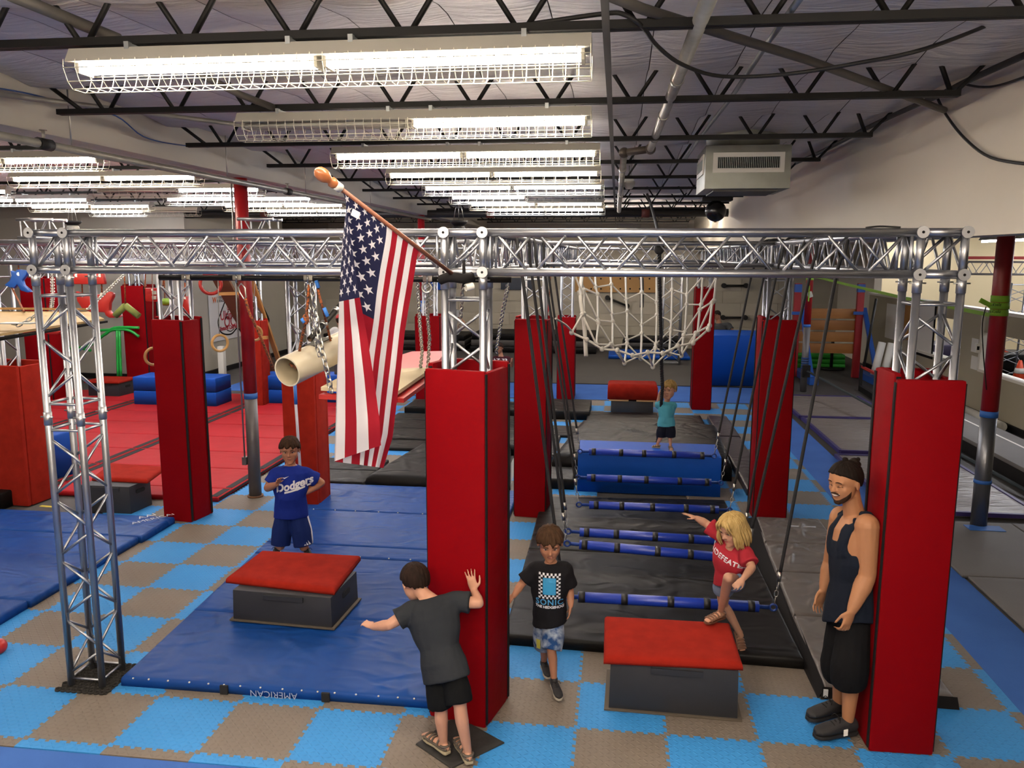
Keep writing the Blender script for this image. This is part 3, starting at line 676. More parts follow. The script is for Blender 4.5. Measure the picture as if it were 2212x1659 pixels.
# ================================================================ MATS, BLOCKS AND BOXES
def cushion(mb, q, h, r=.03, wr=0., seed=0, nu=24, nv=24, z0=0., ncr=14, puff=.0, wlen=.35):
    """padded slab: q = four ground corners (near-left, near-right, far-right, far-left), rounded rim, real creases"""
    q = [V(*p[:2]) for p in q]; rg = np.random.default_rng(seed)
    wx = np.linalg.norm(q[1]-q[0]); wy = np.linalg.norm(q[3]-q[0])
    def ps(n, w):
        e = min(r/w, .2); return [0, e*.15, e*.5, e] + list(np.linspace(e, 1-e, n)[1:-1]) + [1-e, 1-e*.5, 1-e*.15, 1]
    us, vs_ = ps(nu, wx), ps(nv, wy)
    cr = [(rg.uniform(0, wx), rg.uniform(0, wy), rg.uniform(0, math.pi), rg.uniform(.3, 1)*wlen, rg.uniform(.012, .03), rg.uniform(-.6, 1)) for _ in range(ncr)]
    def edge(t, w):
        d = min(t, 1-t)*w
        return 0. if d >= r else r-math.sqrt(max(0, r*r-(r-d)**2))
    vv = []
    for v in vs_:
        for u in us:
            p = (q[0]*(1-u)+q[1]*u)*(1-v)+(q[3]*(1-u)+q[2]*u)*v; x, y = u*wx, v*wy
            dz = max(edge(u, wx), edge(v, wy)); z = z0+h-min(dz, h*.9)
            inner = min(1, min(min(u, 1-u)*wx, min(v, 1-v)*wy)/(2.5*r))
            z += puff*math.sin(math.pi*u)**.5*math.sin(math.pi*v)**.5 if 0 < u < 1 and 0 < v < 1 else 0
            if wr and inner > 0:
                a = 0
                for cx, cy, th, L, wd, am in cr:
                    dx, dy = x-cx, y-cy; al = dx*math.cos(th)+dy*math.sin(th); ac = -dx*math.sin(th)+dy*math.cos(th)
                    if abs(al) < 2*L and abs(ac) < 4*wd: a += am*math.exp(-(ac/wd)**2-(al/L)**2)
                z += wr*a*inner
            vv.append((p[0], p[1], z))
    NU, NV = len(us), len(vs_); fs = [(j*NU+i, j*NU+i+1, (j+1)*NU+i+1, (j+1)*NU+i) for j in range(NV-1) for i in range(NU-1)]
    rim = [i for i in range(NU)] + [j*NU+NU-1 for j in range(1, NV)] + [(NV-1)*NU+i for i in range(NU-2, -1, -1)] + [j*NU for j in range(NV-2, 0, -1)]
    n0 = len(vv); vv += [(vv[i][0], vv[i][1], z0) for i in rim]; m = len(rim)
    for k in range(m): fs.append((n0+k, n0+(k+1) % m, rim[(k+1) % m], rim[k]))
    fs.append(tuple(n0+k for k in range(m))[::-1]); return mb.add(vv, fs, True)
def rect(x0, x1, y0, y1): return [(x0, y0), (x1, y0), (x1, y1), (x0, y1)]
def mat_thing(name, label, panels, h, m, cat='mat', z0=0., wr=0., group=None, r=.025, part='panel', single=False, puff=0., ncr=14, nu=24, nv=24, wlen=.35):
    c = panels[0][0]; t = thing(name, label, cat, (c[0], c[1], z0), group)
    for i, q in enumerate(panels):
        cushion(MB(), q, h, r, wr, seed=hash((label[:9], i)) % 9999 if False else len(label)*31+i, z0=z0, puff=puff, ncr=ncr, nu=nu, nv=nv, wlen=wlen).build(part, m, t)
    return t
def lerpx(y, a, b): return a[0]+(b[0]-a[0])*(y-a[1])/(b[1]-a[1])
GM = 'folding mats on the floor'
# ---- blue mats in the centre
eL = lambda y: lerpx(y, (-3.45, 5.0), (-3.72, 10.1))
def bpan(y0, y1): return [(eL(y0), y0), (-1.18, y0), (-1.18, y1), (eL(y1), y1)]
mf = mat_thing('blue_mat', 'wrinkled blue vinyl mat in front, under the red topped box', [bpan(4.99, 6.11), bpan(6.125, 7.44)], .07, BLUEV, wr=.013, ncr=46, nu=70, nv=44, group=GM)
mb_ = mat_thing('blue_mat', 'blue vinyl mat behind the box, reaching back to the black crash mat', [bpan(7.455, 7.75), bpan(7.765, 8.87), bpan(8.885, 9.98)], .075, BLUEV, wr=.01, ncr=26, nu=60, nv=40, group=GM)
VEL = mat('velcro patch', '#101114', .9); PRINT = mat('silver grey print', '#8f97ad', .6); TUFT = mat('white tuft', '#c9c6c0', .9)
for px in (483, 702):
    c = aY(px, 1500, 4.965); MB().obox((c[0], 4.975, .038), (.028, 0, 0), (0, .008, 0), (0, 0, .032)).build('velcro_patch', VEL, mf)
lettering('AMERICAN', .07, (aY(590, 1500, 4.96)[0], 4.965, .034), (-1, 0, 0), (0, 0, -1), PRINT, mf)
tf = MB()
for i in range(16): tf.ell((-3.35+i*.137+.02*math.sin(i*5), 4.985, .068), .008, .008, .006, 6, 4)
for yy in (7.455, 8.875):
    for i in range(9): tf.ell((-3.5+i*.26+.03*math.sin(i*3), yy, .075), .009, .009, .007, 6, 4)
tag(tf.build('tufts', TUFT, mf), kind='stuff')
# ---- blue mat at left
Ya, Yb = fl(299, 1158, .08)[1], fl(49, 1294, .08)[1]
ml = mat_thing('blue_mat', 'long blue vinyl mat at the left edge behind the bare truss column', [rect(-9.6, -5.02, 4.7, Yb-.007), rect(-9.6, -5.0, Yb+.007, Ya-.007), rect(-9.6, -4.97, Ya+.007, 8.38)], .08, BLUEV, wr=.006, ncr=30, nu=60, nv=30, group=GM)
LP = mat('pale print', '#b9bcc6', .7)
o_ = fl(332, 1117, .083); d_ = unit(fl(352, 1112, .083)-fl(313, 1121, .083)); n_ = V(-d_[1], d_[0], 0)
lettering('AAI', .13, o_+n_*.09-d_*.04, d_, n_, LP, ml); lettering('AMERICAN', .11, o_-n_*.05, d_, n_, LP, ml)
for (px, py) in ((127, 1256), ): c = fl(px, py, .04); MB().obox((c[0]+.01, c[1], .045), (.008, 0, 0), (0, .05, 0), (0, 0, .03)).build('velcro_patch', VEL, ml)
MB().obox(fl(103, 1094, .085), (.1, -.01, 0), (.002, .02, 0), (0, 0, .003)).build('yellow_tape', mat('yellow tape', '#b9a83a', .7), ml)
# ---- red folding mats
ys = [9.2, 9.6, 10.55, 11.49, 12.46, 13.41, 14.37, 15.29, 16.5]
for x0, x1, lab, y0 in ((-7.31, -4.87, 'red folding mat on the right of the red floor, beside the round column', 9.2), (-9.78, -7.35, 'red folding mat in the middle of the red floor', 9.2), (-12.2, -9.82, 'red folding mat on the left of the red floor', 9.2)):
    t = thing('red_mat', lab, 'mat', (x0, y0, 0), 'red folding mats')
    for a, b in zip(ys[:-1], ys[1:]):
        o = cushion(MB(), rect(x0, x1, a+.008, b-.008), .06, .015, .004, seed=int(a*10+x0), nu=30, nv=12, ncr=8).build('panel', REDM, t)
    for xx in (x0+.06, x1-.06):
        for a, b in zip(ys[:-1], ys[1:]): MB().box(xx-.045, xx+.045, a+.03, b-.03, .057, .064).build('hook_strip', VEL, t)
    MB().box(x1-.001, x1+.004, ys[0]+.05, ys[-1]-.05, .02, .045).build('hook_strip', VEL, t)
# ---- black mats in the centre lane
mat_thing('black_mat', 'floppy wrinkled black crash mat behind the blue mat, below the flag', [[(-3.25, 10.08), (-1.3, 10.03), (-1.55, 12.0), (-2.95, 12.05)]], .17, BLACKV, wr=.03, r=.09, ncr=46, nu=60, nv=54, group=GM, puff=.02)
mat_thing('black_mat', 'flat black folding mat beside the red carpet post, partly under the crash mat', [rect(-4.35, -3.3, 10.15, 10.75), rect(-4.35, -3.3, 10.77, 11.4), rect(-4.35, -3.0, 12.12, 12.7)], .05, BLACKV, wr=.008, group=GM)
mat_thing('black_mat', 'black mat lying over the folding mats behind the centre pad', [[(-2.95, 12.1), (-1.5, 12.1), (-1.6, 13.5), (-2.75, 13.5)]], .16, BLACKV, wr=.012, r=.05, ncr=24, nu=40, nv=36, group=GM)
mat_thing('black_mat', 'black folding mat with white tags at the back of the centre lane', [rect(-4.1, -2.98, 12.72, 13.5), rect(-4.1, -1.6, 13.52, 14.2), rect(-4.1, -1.6, 14.22, 14.85)], .07, BLACKV, wr=.008, group=GM)
sl = mat_thing('black_slab', 'thick black foam slab at the far end of the centre lane', [rect(-4.0, -1.7, 14.95, 15.8)], .17, BLACKV, wr=.004, group='thick black foam slabs')
for x in (-3.4, -2.7): MB().box(x-.1, x+.1, 14.86, 14.9, .072, .078).build('white_tag', PAPER, bpy.data.objects['black_mat.003'])
# ---- mats and blue block under the swinging bars
mat_thing('black_mat', 'large black mat under the swinging bars', [[(-.83, 5.97), (1.45, 5.88), (1.42, 7.9), (-.84, 7.9)], [(-.84, 7.915), (1.42, 7.915), (1.38, 9.9), (-.86, 9.75)]], .085, BLACKV, wr=.012, ncr=36, nu=60, nv=50, group=GM, wlen=.6)
bb = thing('blue_block', 'blue foam block the small child stands on, behind the swinging bars', 'foam block', (.46, 10.6, 0), 'blue foam blocks')
cushion(MB(), [(-.45, 10.29), (1.37, 10.27), (1.38, 10.98), (-.46, 11.0)], .53, .02, .006, 3, 40, 20).build('block', BLUEB, bb)
mat_thing('black_mat', 'puffy wrinkled black crash mat right behind the blue block', [[(-.85, 11.08), (1.62, 11.05), (1.7, 13.5), (-.55, 13.6)]], .3, BLACKV, wr=.03, r=.12, ncr=50, nu=64, nv=60, group=GM, puff=.03, wlen=.6)
mat_thing('black_mat', 'two black mats end to end before the red vaulting block', [rect(-.5, .82, 14.1, 15.4), rect(.84, 1.62, 14.1, 15.3)], .09, BLACKV, wr=.008, group=GM)
PURB = mat('purple black vinyl', '#2b2226', .42, bump=(2.5, .5, .04), tex='wrinkle')
mat_thing('dark_mat', 'dark purplish mat along the right of the blue block', [rect(1.72, 2.08, 10.4, 13.5), rect(1.74, 2.1, 13.55, 15.3)], .09, PURB, wr=.006, group=GM)
mat_thing('black_mat', 'flat black mats along the left of the blue block', [rect(-1.14, -.9, 9.95, 12.0), rect(-1.3, -.88, 12.02, 13.4), rect(-1.3, -.62, 13.42, 14.2)], .05, BLACKV, wr=.006, group=GM)
mat_thing('black_slab', 'black foam slab with square edges left of the blue block', [rect(-.87, -.5, 10.35, 11.0)], .14, BLACKV, group='thick black foam slabs')
mat_thing('black_slab', 'thick black foam slab before the far short red pad', [rect(-1.5, -.45, 14.95, 16.2)], .17, BLACKV, wr=.004, group='thick black foam slabs')
# ---- grey mat beside the man
mg = mat_thing('grey_mat', 'long grey folding mat with black rim, under the man and the right pad', [[(1.50, 5.5), (2.36, 5.48), (2.36, 6.66), (1.53, 6.66)], [(1.53, 6.675), (2.36, 6.675), (2.36, 7.63), (1.57, 7.63)], [(1.57, 7.645), (2.36, 7.645), (2.36, 8.44), (1.6, 8.44)], [(1.6, 8.455), (2.36, 8.455), (2.36, 9.3), (1.66, 9.3)]], 0.08, GRAYV, wr=.026, ncr=34, nu=50, nv=44, group=GM, wlen=.14)
rim = MB(); rim.add(*(lambda: ([(1.455, 5.47, .002), (1.50, 5.49, .079), (1.655, 9.3, .079), (1.40, 9.3, .002), (1.475, 5.47, .001), (2.38, 5.45, 0), (2.37, 5.475, .079), (1.49, 5.495, .079)], [(0, 1, 2, 3), (4, 5, 6, 7)]))())
rim.build('rim', BLK, mg); MB().box(1.49, 1.52, 5.462, 5.47, .02, .075).build('white_tag', PAPER, mg)
MB().obox(fl(1730, 1137, .084), (.16, 0, 0), (0, .012, 0), (0, 0, .002)).build('print_strip', LP, mg)
# ---- blue carpet runners
RUN = mat('blue carpet runner', '#4068ae', .95, spec=.15, bump=(90, .4, .004), vary=(1.8, .35, '#35599c'))
def runner(label, b): return tag(b.build('carpet_runner', RUN, bevel=.003), label, 'carpet', 'blue carpet runners round the tiles')
runner('blue carpet runner along the front edge of the tiles', MB().box(-9, 3.3, 1.5, GY-.09, -.013, -.004))
runner('blue carpet runner along the right edge of the tiles', MB().box(GX+11*T+.09, 3.38, GY-.08, 17.2, -.013, -.004))
runner('blue carpet runner across the far end of the tiles', MB().box(-9, 3.38, 17.25, 19.3, -.013, -.004))
tag(MB().box(-1.5, -1.26, 9.4, 12.6, -.0135, -.002).build('floor_patch', mat('pale concrete', '#9b9b98', .8, vary=(2, .3, '#8d8d8a'))), kind='structure')
# ---- grey crash mats with purple rims in the right aisle
PUR = mat('purple vinyl rim', '#2f2560', .5); GRAYT = mat('taupe vinyl', '#77706b', .4, bump=(2.4, .8, .05), tex='wrinkle', stretch=(1, 3, 1), vary=(1, .3, '#6a635f'))
def rimmed(label, q, h=.07, m=GRAYT):
    t = thing('rimmed_mat', label, 'mat', (q[0][0], q[0][1], 0), 'grey mats with purple rims')
    cushion(MB(), q, h, .03, .008, len(label), 36, 36, ncr=24, wlen=.5).build('panel', m, t)
    for i in range(4): a, b = V(*q[i], h*.75), V(*q[(i+1) % 4], h*.75); MB().bar(a, b, .05, h*.9, (0, 0, 1)).build('rim', PUR, t)
    return t
rimmed('grey mat with purple rim farthest up the right aisle', rect(3.48, 5.2, 15.55, 17.95))
rimmed('grey mat with purple rim in the middle of the right aisle', rect(3.5, 5.25, 12.8, 15.45))
rimmed('grey mat with purple rim just behind the man\'s head', rect(3.38, 5.0, 9.85, 12.6), .055)
FG = mat('grey rubber sheet', '#63605d', .7, bump=(40, .25, .004), vary=(1.3, .3, '#575452'))
mat_thing('grey_sheet', 'flat grey rubber sheets on the floor at the right edge', [rect(3.36, 4.55, 7.9, 9.6), rect(4.57, 5.43, 7.9, 9.6), rect(3.4, 4.55, 6.0, 7.88), rect(4.57, 5.43, 6.0, 7.88)], .025, FG, r=.008)
tag(MB().box(3.98, 4.36, 9.28, 9.46, .026, .032).build('blue_tape_square', BTAPE), 'blue tape square stuck at the foot of the right red column', 'tape')
tt = thing('tumble_track', 'long dark padded track with a pale line beside the partition wall', 'track', (5.9, 12, 0))
MB().box(5.45, 6.3, 6.5, 17.5, .2, .26).build('top_pad', FG, tt, bevel=.01); MB().box(5.47, 6.28, 6.5, 17.5, 0, .2).build('base', BLK, tt); MB().box(6.0, 6.04, 6.6, 17.4, .261, .264).build('line', PAPER, tt)
# ---- boxes with red carpet lids
BOXP = mat('black painted plywood', '#1b1c20', .6, bump=(90, .15, .003), vary=(3, .3, '#222329')); PLYE = mat('worn plywood edge', '#4a4238', .8)
def lid_box(label, body, zb0, zb1, lid, lt, handle=None, plate=.03, lidm=RED2):
    t = thing('plyo_box', label, 'jump box', (body[0][0], body[0][1], zb0), 'black boxes with red carpet lids')
    P = [V(*p[:2]) for p in body]; c = sum(P)/4
    b = MB(); n = 4
    def quadbox(P, z0, z1): b = MB(); b.add([(p[0], p[1], z0) for p in P]+[(p[0], p[1], z1) for p in P], [(3,2,1,0),(4,5,6,7)]+[(i,(i+1)%4,4+(i+1)%4,4+i) for i in range(4)]); return b
    top = [c+(p-c)*.985 for p in P]
    bd = MB(); bd.add([(p[0], p[1], zb0) for p in P]+[(p[0], p[1], zb1) for p in top], [(3,2,1,0),(4,5,6,7)]+[(i,(i+1)%4,4+(i+1)%4,4+i) for i in range(4)])
    body_o = bd.build('body', BOXP, t, bevel=.004)
    if plate: quadbox([p+unit(p-c)*plate for p in P], zb0, zb0+.014).build('base_plate', PLYE, t, bevel=.003)
    cushion(MB(), lid, lt, .035, .0, 1, 10, 10, z0=zb1+.001).build('lid', lidm, t)
    if handle:
        i, f, z = handle; a, d = P[i], P[(i+1) % 4]; e = unit(d-a); nrm = V(e[1], -e[0]); m_ = a+(d-a)*f; pts = []
        for an in np.linspace(-math.pi/2, math.pi/2, 7): pts.append((.055+.025*math.cos(an), .025*math.sin(an)))
        for an in np.linspace(math.pi/2, 3*math.pi/2, 7): pts.append((-.055+.025*math.cos(an), .025*math.sin(an)))
        MB().prism(pts, V(m_[0], m_[1], z)+V(*(nrm*-.004), 0), V(*e, 0), V(0, 0, 1), V(*(nrm*.0055), 0)).build('hand_hole', mat('dark hole', '#050505', 1), t)
    fr = MB(); a, d = P[0], P[1]; nrm = unit(V((d-a)[1], -(d-a)[0])); m_ = (a+d)/2; e = unit(d-a)
    fr.obox(V(*(m_+e*.02+nrm*.006), zb1-.035), V(*(e*.17), 0), V(*(nrm*.006), 0), (0, 0, .02)); fr.build('hinge_cleat', BOXP, t)
    return t
def px4(z, *p): return [fl(x, y, z)[:2] for x, y in p]
lid_box('black box with red carpet lid on the blue mat, before the boy in blue', [V(-3.06, 5.93), V(-2.2, 5.88), V(-2.17, 6.45), V(-3.03, 6.5)], 0.083, .345, px4(.4, (487, 1246), (722, 1272), (779, 1198), (565, 1187)), .055, handle=(1, .55, .26))
lid_box('black box with red carpet lid at front right that the girl steps on', [V(.01, 5.14), V(.86, 5.12), V(.87, 5.62), V(.02, 5.64)], .001, .345, px4(.4, (1304, 1418), (1606, 1432), (1577, 1343), (1306, 1328)), .055, plate=.035)
lid_box('black box with red carpet lid on the tiles left of the wrinkled red pad', [V(-6.3, 8.62), V(-5.66, 8.62), V(-5.62, 9.0), V(-6.26, 9.0)], .001, .33, px4(.38, (198, 1030), (318, 1036), (358, 1007), (238, 999)), .05, handle=(1, .5, .24), plate=0)
lid_box('small distant black box with red lid beyond the bare truss column', [V(-11.15, 15.8), V(-10.45, 15.8), V(-10.4, 16.4), V(-11.1, 16.4)], .06, .34, rect(-11.2, -10.4, 15.75, 16.45), .05, handle=(1, .5, .24), plate=0)
vb = thing('vault_block', 'red rounded vaulting block on wooden strips and a black base, far centre', 'vaulting block', (.34, 15.9, 0))
cushion(MB(), rect(-.13, .84, 15.75, 16.35), .3, .07, .002, 2, 16, 12, z0=.27).build('cushion', RED2, vb)
MB().box(-.06, .76, 15.8, 16.3, 0, .235).build('base', BOXP, vb, bevel=.005)
for a, b in ((-.1, .28), (.43, .8)): MB().box(a, b, 15.76, 15.82, .236, .269).build('wood_strip', mat('pale wood', '#b08a5c', .6), vb)
# ---- blue blocks round the red floor
def bblock(label, q, h, z0=0., split=True):
    t = thing('blue_block', label, 'foam block', (q[0][0], q[0][1], z0), 'blue foam blocks')
    for a, b in (((z0, z0+h*.5-.006), (z0+h*.5+.006, z0+h)) if split else ((z0, z0+h),)): cushion(MB(), q, b-a, .02, .004, 5, 14, 12, z0=a).build('block_half' if split else 'block', BLUEB, t)
    return t
bblock('two stacked blue foam halves behind the wrinkled red pad', rect(-9.6, -7.85, 15.0, 15.65), .56, .061)
bblock('stacked blue foam halves half hidden by the round column', rect(-7.2, -6.35, 15.5, 16.15), .56, .061)
bblock('blue stacked foam halves behind the white pipe and flag', rect(-6.15, -5.0, 15.75, 16.3), .56, .061)
bblock('blue foam blocks standing on end beside the low red column at left', [(-8.0, 9.35), (-7.5, 9.3), (-7.35, 9.95), (-7.85, 10.0)], .6, .061, False)
bblock('tall blue foam block in front of the far grey wall, right of the net', [(2.3, 19.5), (3.42, 19.6), (3.6, 21.0), (2.2, 21.0)], 1.2, 0, False)
tag(cushion(MB(), [(-7.8, 8.42), (-7.32, 8.40), (-7.28, 8.75), (-7.8, 8.78)], .2, .02, .002, 1, 8, 8, z0=0.).build('black_block', BLACKV), 'small black foam block at the left edge beside the low red column', 'foam block')
# dark stacked mats along the far wall
for i, (x0, x1, y0, h, lab) in enumerate(((-9.6, -4.8, 25.6, .5, 'dark mats stacked along the far wall left of the flag'), (-4.6, -.6, 25.4, .6, 'dark mats stacked along the far wall behind the maroon shirt'), (.2, 2.1, 26.2, .45, 'dark mats against the far wall behind the net'))):
    t = thing('mat_stack', lab, 'mat', (x0, y0, 0), 'mats by the far wall')
    for k in range(3): cushion(MB(), rect(x0+.03*k, x1-.02*k, y0, 27.2), h/3-.01, .03, .004, i+k, 12, 8, z0=k*h/3).build('layer', [BLACKV, CONC, BLACKV][k], t)
mat_thing('blue_mat', 'thin blue mat on the floor before the far wall, seen through the net', [rect(-.2, 2.2, 24.3, 26.0)], .1, BLUEB, group=GM)
# black line between far tiles and dark floor
tag(MB().box(-9, 3.38, 19.3, 19.4, -.013, 0).build('trim_4', BLK), kind='structure')
# ================================================================ FLAG
FP0, FP1 = aY(985, 598, 4.86), aY(722, 397, 4.0)
FWOOD = mat('flag pole wood', '#7a4a36', .5); 
fp = thing('flag_pole', 'slanting brown wooden flag pole with turned finial, strapped to the centre column', 'flag pole', FP0)
fd = unit(FP1-FP0); L_ = np.linalg.norm(FP1-FP0)
MB().cyl(FP0, FP1, .0125, 12).build('shaft', FWOOD, fp)
fn = MB(); fn.tube([FP1+fd*q for q in (-.01, .0, .02, .03, .045, .06, .075, .09, .11, .125, .135)], [.02, .026, .026, .017, .022, .03, .034, .034, .03, .018, .004], 16); fn.build('finial', mat('varnished wood', '#a3623a', .3), fp)
MB().cyl(FP1-fd*.045, FP1-fd*.005, .024, 14).build('collar', WHITE, fp)
MB().torus(FP0+V(0, -.01, 0), fd, .02, .008, 18, 8).build('socket_ring', WHITE, fp)
sb_ = MB(); sb_.tube(smoothpath([FP0+V(-.1, .02, -.02), FP0+V(-.03, -.03, -.0), FP0+V(.05, -.02, -.01), FP0+V(.09, .05, 0)]), .02, 8, flat=1.5); sb_.tube([FP0+V(.045, .02, -.06), FP0+V(.045, .02, .1)], .02, 8, flat=.5); sb_.build('black_strapping', BLK, fp)
MB().tube([FP0+V(.06, -.01, -.065), FP0+V(.1, .02, -.055)], .022, 12, caps=False).build('pipe_stub', WHITE, fp)
def flag_mat():
    m = mat('printed flag cloth', '#ffffff', .8, spec=.15); nt = m.node_tree; N = nt.nodes.new; L = nt.links.new; b = nt.nodes['Principled BSDF']
    def mth(op, a, bb=None):
        n = N('ShaderNodeMath'); n.operation = op
        for i, q in enumerate((a, bb)):
            if q is None: continue
            if isinstance(q, (int, float)): n.inputs[i].default_value = q
            else: L(q, n.inputs[i])
        return n.outputs[0]
    uv = N('ShaderNodeUVMap'); sx = N('ShaderNodeSeparateXYZ'); L(uv.outputs[0], sx.inputs[0]); s, h = sx.outputs[0], sx.outputs[1]   # s along the fly, h down the hoist
    stripe = mth('LESS_THAN', mth('MODULO', mth('MULTIPLY', h, 13), 2), 1)
    canton = mth('MULTIPLY', mth('LESS_THAN', s, .4), mth('LESS_THAN', h, 7/13))
    def stars(ns, nh, os_, oh):
        # lattice of five-pointed stars; cell size .4/6 along the fly, (7/13)/5 down the hoist
        cs, ch = .4/6, (7/13)/5
        a = mth('SUBTRACT', mth('DIVIDE', s, cs), os_); c = mth('SUBTRACT', mth('DIVIDE', h, ch), oh)
        fa = mth('SUBTRACT', mth('FRACT', a), .5); fc = mth('SUBTRACT', mth('FRACT', c), .5)
        x = mth('MULTIPLY', fa, cs*1.9); y = mth('MULTIPLY', fc, ch*1.0)
        r = mth('SQRT', mth('ADD', mth('MULTIPLY', x, x), mth('MULTIPLY', y, y)))
        th = mth('ARCTAN2', y, x); k = 2*math.pi/5
        t = mth('ABSOLUTE', mth('SUBTRACT', mth('MODULO', mth('ADD', th, 4*math.pi), k), k/2))   # 0 between points, k/2 on a point
        # edge line of the star: from the outer tip (R at k/2) to the inner notch (.382R at 0)
        R = .036; px_, py_ = R*math.cos(k/2), R*math.sin(k/2); qx = .382*R
        nx, ny = py_, -(px_-qx); ln = math.hypot(nx, ny); nx, ny = nx/ln, ny/ln; d0 = nx*qx
        e = mth('ADD', mth('MULTIPLY', mth('MULTIPLY', r, mth('COSINE', t)), nx), mth('MULTIPLY', mth('MULTIPLY', r, mth('SINE', t)), ny))
        ins = mth('LESS_THAN', e, d0)
        lim = mth('MULTIPLY', mth('MULTIPLY', mth('GREATER_THAN', a, 0), mth('LESS_THAN', a, ns)), mth('MULTIPLY', mth('GREATER_THAN', c, 0), mth('LESS_THAN', c, nh)))
        return mth('MULTIPLY', ins, lim)
    st = mth('MAXIMUM', stars(6, 5, 0, 0), stars(5, 4, .5, .5))
    m1 = N('ShaderNodeMix'); m1.data_type = 'RGBA'; L(stripe, m1.inputs[0]); m1.inputs[6].default_value = lin('#d2d0d4'); m1.inputs[7].default_value = lin('#8e1726')
    m2 = N('ShaderNodeMix'); m2.data_type = 'RGBA'; L(st, m2.inputs[0]); m2.inputs[6].default_value = lin('#22243f'); m2.inputs[7].default_value = lin('#d2d0d4')
    m3 = N('ShaderNodeMix'); m3.data_type = 'RGBA'; L(canton, m3.inputs[0]); L(m1.outputs[2], m3.inputs[6]); L(m2.outputs[2], m3.inputs[7])
    L(m3.outputs[2], b.inputs['Base Color'])
    tr_ = N('ShaderNodeBsdfTranslucent'); L(m3.outputs[2], tr_.inputs[0]); mx = N('ShaderNodeMixShader'); mx.inputs[0].default_value = .3
    L(b.outputs[0], mx.inputs[1]); L(tr_.outputs[0], mx.inputs[2]); L(mx.outputs[0], nt.nodes['Material Output'].inputs[0]); return m
def interp(t, P): 
    xs = [p[0] for p in P]; return np.array([np.interp(t, xs, [p[i] for p in P]) for i in range(1, len(P[0]))])
# cross sections of the hanging cloth read down the fly: (s, x right edge, y right, x hoist 7/13, y, x left fold, y fold, x free seam, y seam)
FS = [(0.00, 902, 537, 839, 483, 752, 424, 747, 421), (.10, 897, 580, 832, 525, 745, 470, 749, 452), (.2, 890, 625, 822, 580, 738, 535, 757, 510),
      (.3, 882, 670, 814, 635, 735, 595, 767, 580), (.4, 874, 720, 808, 690, 732, 652, 777, 643), (.55, 866, 800, 797, 765, 730, 735, 792, 720), (.7, 857, 870, 790, 835, 727, 820, 808, 820),
      (.85, 848, 945, 783, 915, 724, 915, 819, 900), (1.0, 828, 1011, 777, 1004, 721, 997, 823, 962)]
def flag_pt(h, s):
    """h down the hoist (0 at the finial), s out along the fly"""
    xr, yr, xm, ym, xl, yl, xs, ys_ = interp(s, FS); hf = .30*min(1, s/.25); hm = 7/13
    P0 = FP0+(FP1-FP0)*(.955-.62*h)      # where the cloth meets the pole
    Yp = P0[1]; sag = min(1, s/.5)
    if h >= hm: t = (h-hm)/(1-hm); x, y = xm+(xr-xm)*t, ym+(yr-ym)*t; d = 0
    elif h >= hf: t = (h-hf)/(hm-hf); x, y = xl+(xm-xl)*t, yl+(ym-yl)*t; d = .02*(1-t)
    else: t = (hf-h)/hf; x, y = xl+(xs-xl)*t, yl+(ys_-yl)*t; d = .02+.05*math.sin(min(1, t*1.2)*math.pi/2)
    Y = (1-sag)*Yp+sag*(4.30+.25*h) - d*min(1, s/.2) + .014*math.sin(h*24+s*3)*s + .006*math.sin(s*26+h*2)*min(1, 4*s)
    if s == 0: return P0
    k = min(1, s/.1); return aY(x, y, Y)*k+(P0+(aY(x, y, Y)-P0)*k)*(1-k)
fm = MB(); NU, NV = 84, 76; fm.grid(lambda u, v: flag_pt(u, v), NU, NV)
fo = fm.build('flag', flag_mat())
uvl = fo.data.uv_layers.new(name='UVMap')
for l in fo.data.loops: i = l.vertex_index; uvl.data[l.index].uv = ((i//(NU+1))/NV, (i % (NU+1))/NU)
tag(fo, 'stars and stripes flag hanging folded from the slanting wooden pole', 'flag')
MB().obox(aY(768, 462, 4.07), (.018, .004, -.01), (0, .002, 0), (.006, 0, .016)).build('flag_label', PAPER, fo)
# ================================================================ CHAINS, ROPES AND HANGING HOLDS ON THE LEFT
OROPE = mat('orange climbing rope', '#a4541c', .8, vary=(70, .12, '#2e2320')); WROPE = mat('white rope', '#b5b2ab', .9, bump=(120, .6, .004)); BTIP = mat('blue rope end', '#2f6fc0', .7)
CG = 'steel chains hanging from the front pipe'
chain([aY(673, 612, 4.98), aY(682, 680, 4.98), aY(692, 740, 4.97), aY(706, 800, 4.95), aY(716, 848, 4.95)], 'heavy chain hanging before the end of the white pipe', .052, .0165, .0055, CG)
chain([aY(660, 612, 5.05), aY(672, 700, 5.08), aY(690, 770, 5.1)], 'thin looped chain just behind the heavy chain at the white pipe', .04, .012, .004, CG)
chain([aY(902, 606, 5.03), aY(907, 700, 5.5), aY(912, 760, 5.85), aY(908, 797, 6.1)], 'chain left of a pair holding the tilted red board by the flag', .045, .013, .0045, CG)
chain([aY(923, 632, 5.03), aY(924, 690, 5.5), aY(928, 730, 5.75), aY(924, 795, 6.1)], 'chain right of a pair holding the tilted red board, under a clamp ring', .045, .013, .0045, CG)
chain([aY(1000, 612, 5.3), aY(997, 660, 5.5), aY(991, 720, 5.7)], 'chain seen between the legs of the centre column', .045, .012, .004, CG)
chain([aY(1098, 612, 5.1), aY(1085, 680, 5.6), aY(1076, 735, 6.0), aY(1072, 762, 6.2)], 'chain right of the centre column above the maroon shirt', .045, .012, .004, CG)
chain([aY(292, 571, 8.6), aY(240, 620, 7.6), aY(190, 668, 6.9)], 'chain slanting up right from the wood platform', .05, .015, .005, CG)
